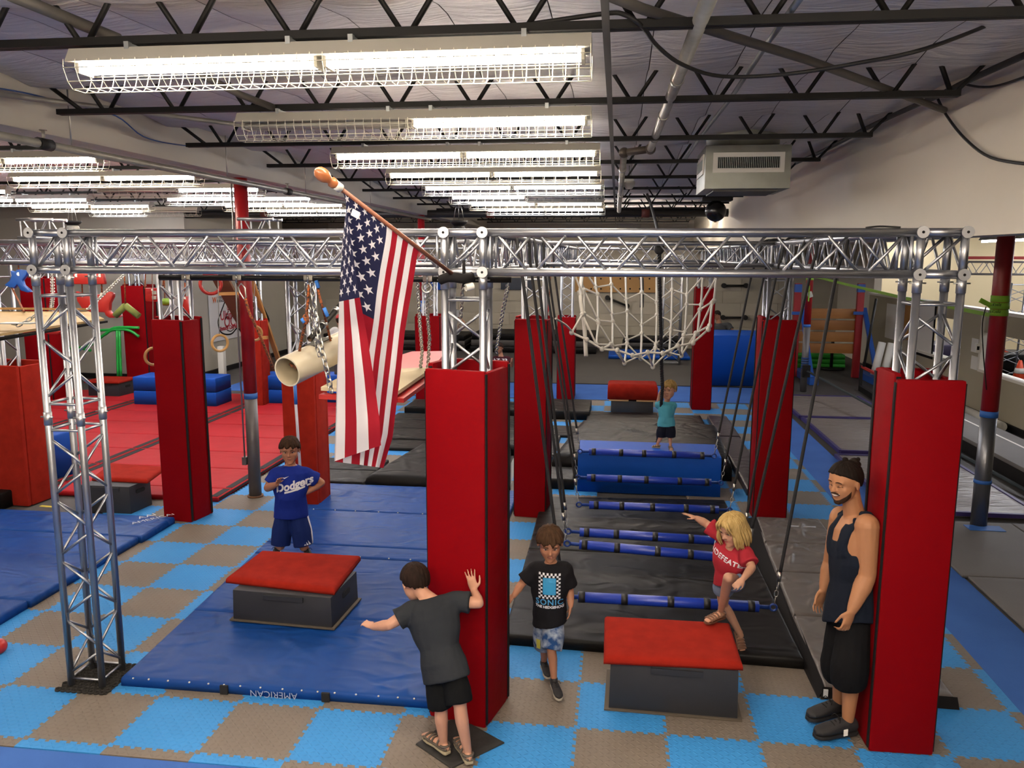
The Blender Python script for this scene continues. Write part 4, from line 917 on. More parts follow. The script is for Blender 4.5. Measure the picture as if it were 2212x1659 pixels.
chain([aY(78, 680, 6.3), aY(60, 692, 6.25), aY(40, 702, 6.2), aY(26, 699, 6.2)], 'short chain lying on the hanging wood platform', .05, .015, .005, CG)
chain([aY(112, 571, 8.6), aY(114, 640, 8.0), aY(110, 673, 7.6)], 'bunched chain left of the bare truss column legs', .05, .018, .006, CG)
crb = MB().tube([aY(521+dx, 618+dy, 5.0) for dx, dy in ((0, -6), (8, 4), (11, 24), (6, 28), (-3, 14), (-6, 2))], .0045, 6, closed=True).build('carabiner', ZINC); tag(crb, 'large steel carabiner hanging from the second pipe clamp', 'carabiner')
MB().torus(aY(922, 622, 5.0), V(0, 1, 0), .03, .007).build('clamp_ring', ZINC); tag(bpy.data.objects['clamp_ring'], 'steel ring under the pipe clamp right of the flag', 'ring')
def rope(path, r, m, label, group=None, n=8): return tag(MB().tube(smoothpath(path, 5), r, n).build('rope', m), label, 'rope', group)
OG = 'orange ropes at the hanging pipe'
rope([aY(530, 645, 5.0), aY(540, 680, 5.05), aY(548, 695, 5.1), aY(570, 745, 5.3), aY(592, 800, 5.6)], .009, OROPE, 'orange rope from the carabiner down to the white pipe', OG)
k1 = rope([aY(668, 615, 5.0), aY(664, 660, 5.02), aY(660, 695, 5.05), aY(650, 740, 5.2), aY(642, 790, 5.35), aY(637, 812, 5.4)], .01, OROPE, 'knotted orange rope left of the heavy chain', OG)
MB().ell(aY(660, 690, 5.04), .024, .02, .035, 10, 8).build('knot', OROPE, k1); MB().cyl(aY(652, 688, 5.03), aY(658, 697, 5.03), .014, 8).build('blue_end', BTIP, k1)
k2 = rope([aY(685, 612, 5.0), aY(690, 640, 5.02), aY(697, 665, 5.05), aY(707, 705, 5.3), aY(716, 745, 5.6)], .009, OROPE, 'orange rope with blue end right of the heavy chain', OG)
MB().cyl(aY(700, 665, 5.03), aY(708, 684, 5.03), .013, 8).build('blue_end', BTIP, k2); MB().cyl(aY(683, 606, 5.0), aY(688, 622, 5.0), .013, 8).build('blue_sleeve', BTIP, k2)
# white PVC pipe
wp = thing('pvc_pipe', 'thick cream plastic pipe hung on ropes, its open end beside the flag', 'pipe', aY(665, 790, 5.3))
PVC = mat('cream plastic', '#c4bca6', .28, spec=.5, vary=(6, .3, '#b9b098')); A_, B_ = aY(620, 803, 5.15), aY(790, 722, 6.0)
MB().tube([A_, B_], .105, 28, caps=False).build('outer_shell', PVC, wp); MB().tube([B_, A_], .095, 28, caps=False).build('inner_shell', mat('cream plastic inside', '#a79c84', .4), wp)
pd = unit(B_-A_); ring = MB(); e1, e2, _ = frame(pd)
ring.add([A_+r*(e1*math.cos(a)+e2*math.sin(a)) for a in np.linspace(0, 2*math.pi, 28, endpoint=False) for r in (.095, .105)], [(2*i, 2*i+1, (2*i+3) % 56, (2*i+2) % 56) for i in range(28)]); ring.build('rim', PVC, wp)
MB().tube(smoothpath([A_+pd*.1+V(-.05, 0, .02), A_+pd*.1+V(0, 0, .0), A_+pd*.12+V(.05, 0, .02)]), .01, 6).build('inner_rope', OROPE, wp)
MB().obox((A_*.62+B_*.38)+V(0, 0, .102), pd*.1, e1*.04, V(0, 0, .006)).build('grip_tape', mat('grey grip tape', '#4c4a45', .9), wp)
# short black pipe
sp = thing('short_pipe', 'short black steel pipe hung slanting between chains and flag', 'pipe', aY(700, 700, 5.2))
MB().tube([aY(669, 733, 5.05), aY(742, 652, 5.5)], .0195, 14, caps=False).build('pipe', IRON, sp); MB().tube([aY(742, 652, 5.5), aY(669, 733, 5.05)], .0165, 14, caps=False).build('bore', mat('rusty bore', '#5a4636', .8), sp)
for t_ in (.38, .75): c = aY(669, 733, 5.05)*(1-t_)+aY(742, 652, 5.5)*t_; MB().cyl(c-unit(c-aY(669, 733, 5.05))*.018, c+unit(c-aY(669, 733, 5.05))*.018, .026, 12).build('collar_clamp', ZINC, sp)
# tall thin pole left of the boy
tp_ = thing('tall_pole', 'thin pale pole with a blue band standing before the red carpet post', 'pole', fl(655, 985)); a_, b_ = aY(651, 992, 8.6), aY(634, 800, 8.6)
MB().cyl(V(a_[0], a_[1], 0), b_, .016, 10).build('shaft', mat('pale grey paint', '#a8a9b5', .5), tp_); c_ = a_*.25+b_*.75; MB().cyl(c_-V(0, 0, .13), c_+V(-.003, 0, .13), .0185, 10).build('blue_band', BTAPE, tp_)
# tilted board behind the flag
tb = thing('tilt_board', 'red and tan tilting balance board hung on chains behind the flag', 'balance board', aY(850, 810, 6))
q0, q1, q2, q3 = aY(695, 838, 5.3), aY(925, 797, 5.75), aY(985, 766, 8.2), aY(872, 768, 8.2)
qa, qb = aY(858, 800, 6.0), aY(935, 793, 6.0)
TAN = mat('tan carpet', '#b3a68a', .95); PINK = mat('worn pink red vinyl', '#a84a4c', .5)
def slab(P, th, m, parent, name): b = MB(); b.add([*P, *[p-V(0, 0, th) for p in P]], [(0, 1, 2, 3), (7, 6, 5, 4)]+[(i, 4+i, 4+(i+1) % 4, (i+1) % 4) for i in range(4)]); b.f = [f[::-1] for f in b.f] if np.cross(P[1]-P[0], P[2]-P[0])[2] < 0 else b.f; return b.build(name, m, parent)
n0, n1 = aY(693, 836, 5.25), aY(858, 846, 5.25); n2, n3 = aY(935, 793, 6.1), aY(760, 800, 6.1)
slab([n0, n1, n2, n3], .025, TAN, tb, 'tan_top'); slab([n3+V(0, 0, .0), n2, aY(965, 758, 7.4), aY(890, 759, 7.4)], .03, PINK, tb, 'red_top')
for a, b in ((n0, n1), (n1, n2), (n2, aY(965, 758, 7.4))): MB().bar(a-V(0, 0, .06), b-V(0, 0, .06), .09, .03, V(0, 0, 1)).build('edge_board', mat('red edge board', '#9c1a14', .5), tb)
# hanging wood platform
wpt = thing('hanging_platform', 'pale plywood platform with black edge hung on chains at the left edge', 'platform', aY(60, 700, 6.5))
p0, p1, p2, p3 = aY(-70, 731, 5.6), aY(225, 688, 7.4), aY(190, 672, 8.0), aY(-70, 672, 6.6)
slab([p0, p1, p2, p3], .02, mat('pale plywood', '#b59b6c', .6, vary=(3, .4, '#a98d5d'), stretch=(1, 6, 1)), wpt, 'deck')
MB().bar(p0-V(0, 0, .045), p1-V(0, 0, .03), .07, .02, V(0, 0, 1)).build('black_edge', BLK, wpt)
MB().bar(p3+V(0, 0, .025), p2+V(0, 0, .02), .05, .02, V(0, 0, 1)).build('back_lip', mat('lip wood', '#a8844c', .6), wpt)
c_ = aY(40, 698, 6.2); MB().obox(c_, (.14, .02, 0), (.0, .06, 0), (0, 0, .004)).build('hinge_plate', STEEL, wpt)
# moulded plastic holds
RP = mat('red plastic', '#a5231d', .35); BP = mat('blue plastic', '#1d4fa0', .4); GP = mat('olive green grip', '#6f7a3a', .8); RINGW = mat('ring wood', '#b48a52', .45)
def hold(label, pts, Y, th, m, straps, feet=True, cat='climbing hold'):
    c = aY(*np.mean(pts, 0), Y); t = thing('climbing_hold', label, cat, c, 'hanging climbing holds')
    P = [aY(x, y, Y) for x, y in pts]; O = P[0]; MB().prism([(p[0]-O[0], p[2]-O[2]) for p in P], O, (1, 0, 0), (0, 0, 1), (0, th, 0)).build('plate', m, t, bevel=.012)
    for x0, y0, x1, y1 in straps: MB().tube([aY(x0, y0, Y+th/2), aY(x1, y1, Y+th/2)], .008, 6).build('strap', OROPE, t); MB().cyl(aY(x1, y1+4, Y-.004), aY(x1, y1+4, Y+.004), .02, 10).build('eye', ZINC, t)
    return t
h1 = hold('large red winged plastic hold hung on orange straps beside the bare truss column', [(163, 629), (172, 634), (190, 636), (222, 636), (235, 630), (243, 634), (243, 641), (236, 655), (235, 672), (239, 677), (257, 678), (260, 684), (256, 686), (236, 687), (228, 682), (225, 675), (196, 674), (178, 668), (166, 650)], 8.54, .06, RP, [(175, 570, 178, 634), (219, 570, 220, 632)])
hold('red plastic hold with a foot below the wood platform', [(42, 722), (60, 714), (98, 712), (106, 705), (110, 714), (127, 713), (129, 718), (124, 722), (102, 722), (96, 718), (64, 722)], 8.54, .06, RP, [(86, 570, 86, 714)])
hold('blue cross shaped plastic hold at upper left', [(22, 584), (30, 588), (36, 582), (58, 584), (56, 594), (47, 606), (50, 616), (62, 626), (66, 631), (58, 632), (44, 628), (36, 614), (28, 624), (8, 616), (20, 606), (24, 596)], 8.54, .05, BP, [(40, 570, 40, 588)])
hold('red frame hold with square holes before the far red pad', [(313, 622), (340, 622), (340, 652), (314, 651)], 13.18, .05, RP, [(329, 564, 329, 622)])
for y in (632, 643): MB().obox(aY(333, y, 13.16), (.035, 0, 0), (0, .01, 0), (0, 0, .03)).build('hole', WALLB, bpy.data.objects['climbing_hold.003'])
hold('red cone shaped hold between truss legs above the wrinkled pad', [(398, 640), (402, 640), (412, 680), (398, 680), (394, 660)], 13.18, .1, RP, [(400, 564, 400, 640)])
hold('red rectangular board hold hung high beside the bare truss column', [(158, 591), (222, 591), (226, 614), (158, 614)], 8.54, .05, RP, [(165, 570, 165, 591), (216, 570, 216, 591)])
tb_ = hold('red plastic hold with wing hanging on orange strap behind the ropes', [(1173, 648), (1186, 646), (1188, 664), (1182, 680), (1176, 680), (1174, 664)], 12.0, .1, RP, [(1192, 562, 1186, 646)])
nv = thing('nunchuck_grip', 'olive green angled grip hanging before the far red pad', 'climbing grip', aY(272, 660, 8.54)); a, b, c = aY(249, 682, 8.54), aY(271, 660, 8.54), aY(300, 683, 8.54)
MB().cyl(b, a, .036, 12).build('left_grip', GP, nv); MB().cyl(b, c, .036, 12).build('right_grip', GP, nv); MB().tube([b, aY(268, 570, 8.54)], .008, 6).build('strap', OROPE, nv)
g2 = thing('ball_grip', 'small green ball grip behind the truss legs above the wrinkled pad', 'climbing grip', aY(358, 652, 13.18)); MB().ell(aY(358, 652, 13.18), .11, .08, .065).build('ball', mat('lime plastic', '#6f8f20', .5), g2); MB().tube([aY(356, 645, 13.18), aY(354, 564, 13.18)], .01, 6).build('strap', OROPE, g2)
def gring(x, y, Y, R, r, m, label, x2=None, squash=.65, top=596):
    t = thing('hanging_ring', label, 'gymnastic ring', aY(x, y, Y), 'rings hanging on the left'); c = aY(x, y, Y)
    MB().torus(c, V(math.sqrt(1-squash**2), -squash, 0), R, r, 28, 10).build('ring', m, t); MB().tube([c+V(0, 0, R), aY(x2 or x, top, Y)], .005, 5).build('cord', mat('grey cord', '#8c8a84', .8), t); return t
gring(475, 741, 8.54, .09, .015, RINGW, 'wooden ring hanging before the white banner', 470, top=570)
gring(332, 770, 8.95, .1, .0165, RINGW, 'wooden ring half hidden by the wrinkled red pad', 330, top=571)
gring(551, 720, 9.9, .09, .0165, RINGW, 'wooden ring half hidden by the round red column', 549, top=567)
gring(455, 613, 8.54, .11, .019, RP, 'large red plastic ring hung above the banner', 455, .8, 570)
for i, (x, y1) in enumerate(((258, 700), (96, 800))): pass
rope([aY(26, 622, 8.55), aY(40, 650, 8.0), aY(52, 673, 7.0)], .01, OROPE, 'orange strap slanting from the blue cross hold to the platform', None)
for i, (x0, y0, x1, y1, Y, lab) in enumerate(((315, 564, 313, 624, 13.19, 'orange strap above the red frame hold'), (356, 564, 352, 618, 13.19, 'orange strap right of the red frame hold'), (398, 564, 400, 640, 13.19, 'orange strap over the red cone hold'))): rope([aY(x0, y0, Y), aY((x0+x1)/2, (y0+y1)/2, Y), aY(x1, y1, Y)], .012, OROPE, lab, 'orange straps in the far left rig')
# green tube frame
gf = thing('tube_frame', 'bright green bent tube frame in front of the left wall', 'climbing frame', fl(253, 806))
GT = mat('green painted tube', '#1f9a3f', .4); Yg = 17.2
for P in ([(213, 714), (272, 712), (300, 727)], [(196, 757), (180, 750), (228, 722), (248, 708), (300, 708)], [(130, 752), (190, 748), (235, 716), (262, 712)], [(253, 714), (255, 812)], [(258, 714), (261, 812)]):
    MB().tube(smoothpath([aY(x, y, Yg+.3*(i % 2)*0) for i, (x, y) in enumerate(P)], 4), .032, 10).build('tube', GT, gf)
# banner on the inner wall
Xb = -10.27; bt = thing('wall_banner', 'white banner with red lettering and an arm drawing on the left inner wall', 'banner', aX(482, 695, Xb))
bY0, bY1 = aX(453, 690, Xb)[1], aX(515, 690, Xb)[1]; zt_, zb_ = aX(449, 638, Xb)[2], aX(456, 740, Xb)[2]
MB().box(Xb-.012, Xb, bY0, bY1+.5, zb_, zt_).build('sheet', mat('banner vinyl', '#c9c8c9', .7), bt); BRED = mat('banner red', '#9e2230', .7); BORG = mat('banner orange', '#c9622a', .7); BGRY = mat('banner grey', '#77777a', .7)
ym = (bY0+bY1+.5)/2; zz = lambda f: zb_+(zt_-zb_)*f; ax_, ay_ = (0, 1, 0), (0, 0, 1); Xf = Xb+.006; HB = zt_-zb_
for s, f, dy, sz, m in (('Ultimate', .52, .1, .34, BRED), ('OCR', .37, .15, .42, BRED), ('Obstacle Course Racing', .25, .12, .15, BRED), ('CALI', .67, .05, .14, BRED), ('W', .88, -.75, .2, BORG), ('WORLD\nOBSTACLE', .89, -.42, .085, BGRY)):
    lettering(s, sz, (Xf, ym+dy, zz(f)), ax_, ay_, m, bt, bold=.006)
arm = lambda P, r: MB().tube(smoothpath([(Xf, ym+a, zz(b)) for a, b in P], 5), r, 5, flat=.3, hint=(1, 0, 0)).build('arm_outline', BLK, bt)
arm([(-.15, .86), (-.45, .6), (-.62, .42), (-.55, .22), (-.3, .12), (.1, .1), (.45, .2), (.7, .06)], .022); arm([(.1, .84), (-.05, .6), (-.2, .45)], .014); arm([(.25, .2), (.05, .16), (-.15, .2)], .012)
# leaning wooden A-frame
WD = mat('brown stained wood', '#5e3d22', .6, vary=(4, .4, '#4a2f1a'), stretch=(1, 1, 6)); WD2 = mat('light pine', '#9a6d35', .6)
wf = thing('wood_frame', 'dark wooden ladder frame leaning behind the round red column', 'wood frame', fl(590, 812))
a, b = aY(470, 590, 15.0), aY(612, 808, 16.5); c, d = aY(528, 590, 15.0), aY(585, 800, 16.5)
MB().bar(a, d, .32, .06, V(0, 1, .3)).build('plank', WD, wf); MB().bar(c+V(.1, 0, 0), b, .09, .06, V(0, 1, .3)).build('rail', WD2, wf); MB().bar(c-V(.12, 0, 0), b-V(.25, 0, 0), .2, .05, V(0, 1, .3)).build('plank', WD, wf)
for y0, x0, x1 in ((635, 472, 516), (730, 563, 578)): MB().bar(aY(x0, y0, 15.0), aY(x1, y0-1, 15.0), .06, .06).build('rung', WD2, wf)
# black conduit rope on wall, white post, etc
tag(MB().tube(smoothpath([aX(553, 600, -10.24), aX(560, 645, -10.22), aX(580, 690, -10.22), aX(572, 700, -10.22)]), .03, 8).build('hook_arm', IRON), 'black bent steel arm hanging before the inner wall corner', 'hook')
tag(MB().box(-10.0, -9.85, 19.3, 19.45, 0, .75).build('white_post', WHITE, bevel=.01), 'short white post standing by the inner wall under the banner', 'post')
# ================================================================ CARGO NET
NETM = mat('white net rope', '#b9b6ae', .9, bump=(150, .6, .003)); net = thing('cargo_net', 'white knotted cargo net hanging in a deep sag between the trusses', 'cargo net', aY(1390, 700, 11))
yN = 10.3
# rows (top to bottom) and columns of the net as a hanging sheet; the lower part curls toward the viewer
def net_pt(u, v):
    """u across (0 left..1 right), v down the net"""
    xl, xr = np.interp(v, [0, .3, .6, .8, 1], [1250, 1258, 1262, 1262, 1235]), np.interp(v, [0, .3, .6, .8, 1], [1553, 1548, 1540, 1534, 1530])
    yt = np.interp(v, [0, 1], [570, 720]); sag = np.interp(v, [0, .25, .5, .75, .88, 1], [30, 75, 95, 100, 85, 50])
    x = xl+(xr-xl)*u; y = yt-15+sag*math.sin(math.pi*min(1, max(0, u)))**.75*1.0
    Y = 11.2-1.4*v+.35*math.sin(math.pi*u)*(1-v)
    return aY(x, y+np.interp(v, [0, .75, 1], [0, 12, 10]), Y)
nr, nc = 6, 9; hor = MB(); 
for j in range(1, nr+1):
    P = []
    for i in range(nc+1):
        p = net_pt(i/nc, j/nr); P.append(p+V(0, 0, .075*(1 if (i+j) % 2 else -1)*(.9 if j < nr else .25)))
    MB().tube(P, .0145, 6).build('cross_rope', NETM, net)
for i in range(nc+1):
    P = [net_pt(i/nc, 0)]+[net_pt(i/nc, j/nr)+V(0, 0, .075*(1 if (i+j) % 2 else -1)*(.9 if j < nr else .25)) for j in range(1, nr+1)]
    MB().tube(P, .0145, 6).build('down_rope', NETM, net)
kn = MB()
for i in range(nc+1):
    for j in range(1, nr+1): kn.ell(net_pt(i/nc, j/nr)+V(0, 0, .075*(1 if (i+j) % 2 else -1)*(.9 if j < nr else .25)), 0.03, .03, .034, 8, 6)
tag(kn.build('knots', NETM, net), kind='stuff')
MB().tube(smoothpath([net_pt(0, 1), aY(1222, 702, 9.6), aY(1200, 688, 9.3)]), .012, 6).build('tie_rope', NETM, net)
MB().tube(smoothpath([net_pt(.02, .1), aY(1254, 640, 10.4), aY(1262, 700, 10.2), aY(1266, 770, 10.0)]), .026, 8).build('gathered_edge', NETM, net)
MB().tube(smoothpath([aY(1243, 596, 10.4), aY(1250, 615, 10.4), aY(1258, 632, 10.4), aY(1252, 640, 10.4), aY(1248, 628, 10.4)]), .014, 6).build('rope_eye', NETM, net)
# climbing rope held by the child
cr_ = thing('climbing_rope', 'thick black climbing rope hanging from the ceiling to the small child', 'rope', aY(1427, 900, 10.5))
Pc = [aY(1424, 535, 9.5), aY(1425, 600, 9.6), aY(1427, 700, 10.0), aY(1429, 790, 10.35), aY(1430, 850, 10.5), aY(1420, 955, 10.9)]
sp_ = smoothpath(Pc, 8)
MB().tube(sp_, .019, 8).build('core', ROPE, cr_)
for ph in (0, 2.1, 4.2):
    Q = []; s_ = 0
    for i in range(len(sp_)-1):
        for t in (0, .25, .5, .75):
            p = sp_[i]+(sp_[i+1]-sp_[i])*t; d = unit(sp_[i+1]-sp_[i]); s_ += np.linalg.norm(sp_[i+1]-sp_[i])/4; a, b, _ = frame(d, (0, 1, .1)); Q.append(p+.012*(a*math.cos(s_*60+ph)+b*math.sin(s_*60+ph)))
    MB().tube(Q, .013, 6).build('strand', ROPE, cr_)
MB().tube(smoothpath([Pc[0], aY(1419, 490, 10.5), aY(1405, 440, 12.5), aY(1398, 420, 13.1)]), .022, 8).build('upper_rope', ROPE, cr_)
MB().ell(aY(1424, 537, 9.5), .06, .05, .07).build('top_knot', ROPE, cr_)
# ================================================================ FAR WALL FITTINGS
tag(MB().box(*(lambda a, b: (a[0], b[0], 27.35, 27.46, b[2], a[2]))(aY(1243, 588, 27.4), aY(1420, 632, 27.4))).build('climbing_board', mat('plywood climbing board', '#a37a43', .6, vary=(1.2, .4, '#95703c'))), 'plywood climbing board with bolt holes on the far wall behind the net', 'climbing board')
cbd = bpy.data.objects['climbing_board']
for i in range(8):
    for j in range(2): MB().cyl(aY(1256+i*21, 602+j*22, 27.33), aY(1256+i*21, 602+j*22, 27.36), .03, 8).build('bolt', BLK, cbd)
for i, (x0, y0, x1, y1, lab) in enumerate(((1312, 643, 1355, 661, 'slanting black grab bar on the far wall seen through the net'), (1564, 617, 1612, 617, 'level black grab bar on the far wall right of the net'), (1562, 686, 1610, 686, 'lower grab bar on the far wall behind the grey-shirted person'))):
    t = thing('grab_bar', lab, 'grab bar', aY((x0+x1)/2, (y0+y1)/2, 27.35), 'grab bars on the far wall'); a, b = aY(x0, y0, 27.33), aY(x1, y1, 27.33); MB().cyl(a, b, .035, 8).build('bar', IRON, t)
    for p in (a, b): MB().cyl(p-V(0, .06, 0), p+V(0, .12, 0), .08, 10).build('flange', IRON, t)
for i, (x0, x1, y0, y1, m, lab) in enumerate(((930, 958, 602, 626, BLUEB, 'blue panel high on the far wall left of the centre column'), (1082, 1150, 600, 626, mat('slate panel', '#2c3340', .6), 'slate grey panel high on the far wall right of the centre column'))):
    a, b = aY(x0, y0, 27.4), aY(x1, y1, 27.4); tag(MB().box(a[0], b[0], 27.36, 27.46, b[2], a[2]).build('wall_panel', m, bevel=.01), lab, 'panel')
# hanging tassel rope on the wall
tag(MB().tube(smoothpath([aY(1386, 600, 12.5), aY(1387, 640, 12.5), aY(1386, 664, 12.5)]), .03, 8).build('tassel_rope', ROPE), 'black tassel ended rope hanging behind the net', 'rope')
# ================================================================ RIGHT BACK: PLANK WALL, SLACKLINE
WPL = [mat('pine plank %d' % i, c, .55, vary=(2.2, .4, c2), stretch=(1, 1, 8)) for i, (c, c2) in enumerate((('#a06a2f', '#8d5a25'), ('#97622b', '#835222'), ('#a87236', '#935f2a')))]
pw = thing('plank_wall', 'orange pine plank wall between red posts with blue braces, back right', 'climbing wall', fl(1790, 800))
Yw = 21.4
for i in range(4):
    y0, y1 = 665+i*25, 689+i*25; a, b = aY(1722, y0, Yw), aY(1852-i*1.5, y1, Yw); MB().box(a[0], b[0], Yw, Yw+.07, b[2], a[2]-.012).build('plank', WPL[i % 3], pw, bevel=.006)
for x, xb in ((1724, 1728), (1860, 1850)):
    a, b = aY(x, 612, Yw), fl(xb, 812); MB().bar(V(a[0], Yw-.03, 0), V(a[0], Yw-.03, a[2]), .16, .12, V(0, 1, 0)).build('post', mat('red post', '#93141a', .5), pw)
    MB().box(a[0]-.085, a[0]+.085, Yw-.1, Yw+.04, a[2]-.22, a[2]-.02).build('post_cap', BP, pw); z_ = aY(x, 676, Yw)[2]; MB().box(a[0]-.16, a[0]+.16, Yw-.11, Yw-.08, z_-.04, z_+.04).build('bracket', BP, pw)
    MB().bar(V(a[0]+.12, Yw, 1.75), V(a[0]+.2, Yw-1.2, .1), .1, .08, V(0, 1, .3)).build('brace', BP, pw); MB().box(a[0]+.08, a[0]+.28, Yw-1.5, Yw+.4, 0, .16).build('foot', BP, pw)
gm = thing('green_mats', 'stack of bright green folded mats under the plank wall', 'mat', aY(1770, 790, 23))
for k in range(3): a, b = aY(1722, 786-k*10, 22.6), aY(1834, 786-k*10, 22.6); cushion(MB(), rect(a[0], b[0], 22.95, 23.7), .125, .03, .0, k, 10, 8, z0=.01+k*.13).build('layer', mat('green vinyl', '#2f9a2c', .5), gm)
tgs = MB().cyl(fl(1795, 797)+V(0, 0, .05), fl(1795, 797)+V(0, 0, .9), .04, 10).build('sign_stand', IRON); tag(tgs, 'black stand on a round foot before the green mats', 'stand'); MB().cyl(fl(1795, 797), fl(1795, 797)+V(0, 0, .05), .35, 20).build('round_foot', IRON, tgs)
SLG = mat('lime slackline webbing', '#7fae2c', .6); s0, s1 = V(4.28, 18.9, 0)+V(0, 0, 2.62), V(4.15, 9.42, 2.4)
sl_ = thing('slackline', 'lime green slackline strap stretched between the two right columns', 'slackline', s0)
mids = [s0, s0*.66+s1*.34+V(0, 0, -.02), s0*.33+s1*.67+V(0, 0, -.03), s1]
for a, b in zip(mids[:-1], mids[1:]): MB().bar(a, b, .012, .045, V(0, 0, 1)).build('webbing', SLG, sl_)
for c, zc, r in ((V(4.28, 18.98, 0), 2.62, .084), (b2, float(aY(2145, 662, b2[1])[2]), .093)):
    for k in range(3): MB().cyl(V(c[0], c[1], zc-.1+k*.075), V(c[0], c[1], zc-.03+k*.075), r+.004*(k % 2), 16).build('wrap', SLG, sl_)
MB().bar(aY(2117, 648, 9.35), aY(2140, 660, 9.35), .012, .05, V(0, 0, 1)).build('loose_end', SLG, sl_)
MB().bar(V(4.25, 18.85, 2.4), V(4.25, 18.85, 2.05), .05, .02).build('ratchet_tail', SLG, sl_)
for k, dz in ((0, .02), (1, -.055)): lettering('slackers', .05, aY(2146, 662, b2[1]-.105)+V(0, 0, dz), (-1, 0, 0), (0, 0, 1), BLK, sl_)
q0, q1 = V(4.28, 18.9, .5), V(5.4, 9.9, .03)
bt_ = thing('balance_cable', 'dark padded cable running from the blue strapped column toward the viewer', 'cable', q0); MB().tube([q0, q0*.6+q1*.4, q1], .025, 8).build('cable', mat('dark teal webbing', '#2b363b', .8), bt_); MB().box(4.2, 4.36, 18.75, 18.85, .35, .62).build('ratchet', IRON, bt_)
# small items along the partition
rack = thing('wheel_rack', 'black and red steel rack on the floor below the blue foot of the plank wall', 'rack', fl(1880, 840)); a, b = fl(1858, 838, .05), fl(1912, 872, .05)
MB().bar(a, b, .08, .12, V(0, 0, 1)).build('rail', IRON, rack); MB().bar(a+V(0, 0, .5), b+V(0, 0, .5), .05, .05).build('top_rail', RP, rack); MB().bar(a, a+V(0, 0, .52), .06, .06).build('upright', IRON, rack)
for i, (x, y, lab) in enumerate(((1900, 800, 'white plastic tube leaning by the partition, left of two'), (1910, 802, 'white plastic tube leaning by the partition, right of two'))):
    a = aY(x-12+i*10, y+10, 19.5); tag(MB().tube([a, a+V(.16, .1, .75)], .085, 14).build('plastic_tube', WHITE), lab, 'tube', 'white tubes by the partition')
tag(MB().cyl(aY(1893, 645, 17.5), aY(1866, 792, 17.5), .028, 8).build('black_pole', IRON), 'long black pole leaning by the partition behind the right truss', 'pole')
wpp = MB().tube([(6.75, 14.9, .1), (6.75, 17, .1)], .09, 16).build('wall_pipe', WHITE); tag(wpp, 'white pipe lying along the foot of the partition wall', 'pipe')
X6 = 6.99
for i, (x0, y0, x1, y1, m, lab) in enumerate(((1918, 655, 1935, 735, PAPER, 'white paper sheet taped on the partition'), (1951, 658, 1962, 735, WD2, 'brown wooden board on the partition'), (1988, 655, 2012, 770, PAPER, 'framed white board with notes on the partition'), (2102, 730, 2114, 763, PAPER, 'upper small white notice by the thermostat'), (2101, 768, 2112, 800, PAPER, 'lower small white notice by the thermostat'))):
    a, b = aX(x0, y0, X6), aX(x1, y1, X6); y_a, y_b = sorted((a[1], b[1])); zc = (a[2]+b[2])/2; hz = abs(a[2]-b[2])/2
    o = MB().box(X6-.02, X6+.0, y_a, y_b, zc-hz, zc+hz).build('wall_notice', m); tag(o, lab, 'notice', None)
    if i == 2: MB().box(X6-.012, X6+.005, y_a-.06, y_b+.06, zc-hz-.06, zc+hz+.06).build('frame', BLK, o)
# cones in the side room
CON = mat('orange cone', '#c8401a', .5)
for i, (x, y, s, lab) in enumerate(((2165, 755, .6, 'small orange cone top behind the partition opening'), (2204, 783, 1.2, 'orange traffic cone with white band at the right edge'), (2088, 770, .9, 'red orange cone seen through the left partition opening'))):
    c = aY(x, y, 20.0); c = V(aY(x, y, 21.8)[0], 21.8, .676) if i == 0 else V(c[0], c[1], .136); t = thing('traffic_cone', lab, 'traffic cone', c, 'traffic cones in the side room')
    MB().tube([c, c+V(0, 0, .45*s)], [.14*s, .03*s], 16).build('cone', CON, t); MB().tube([c+V(0, 0, .2*s), c+V(0, 0, .3*s)], [.1*s, .077*s], 16).build('band', WHITE, t); MB().obox(c, (.17*s, 0, 0), (0, .17*s, 0), (0, 0, .015)).build('foot', CON, t)
pl_ = tag(MB().box(7.6, 12, 19.2, 26, -.0, .12).build('dark_platform', CONC), 'dark low platform in the side room', 'platform')
for i, x in enumerate((2045, 2180)): c = aY(x, 790, 21.5); tag(cushion(MB(), rect(max(7.62, c[0]-.8), c[0]+.8, 21.2, 22.4), .55 if i else .75, .03, .0, i, 8, 8, z0=.125).build('dark_block', [mat('dark purple vinyl', '#2a2240', .6), BLACKV][i]), ['dark purple foam block in the side room', 'black foam block in the side room beside the truss tower'][i], 'foam block')
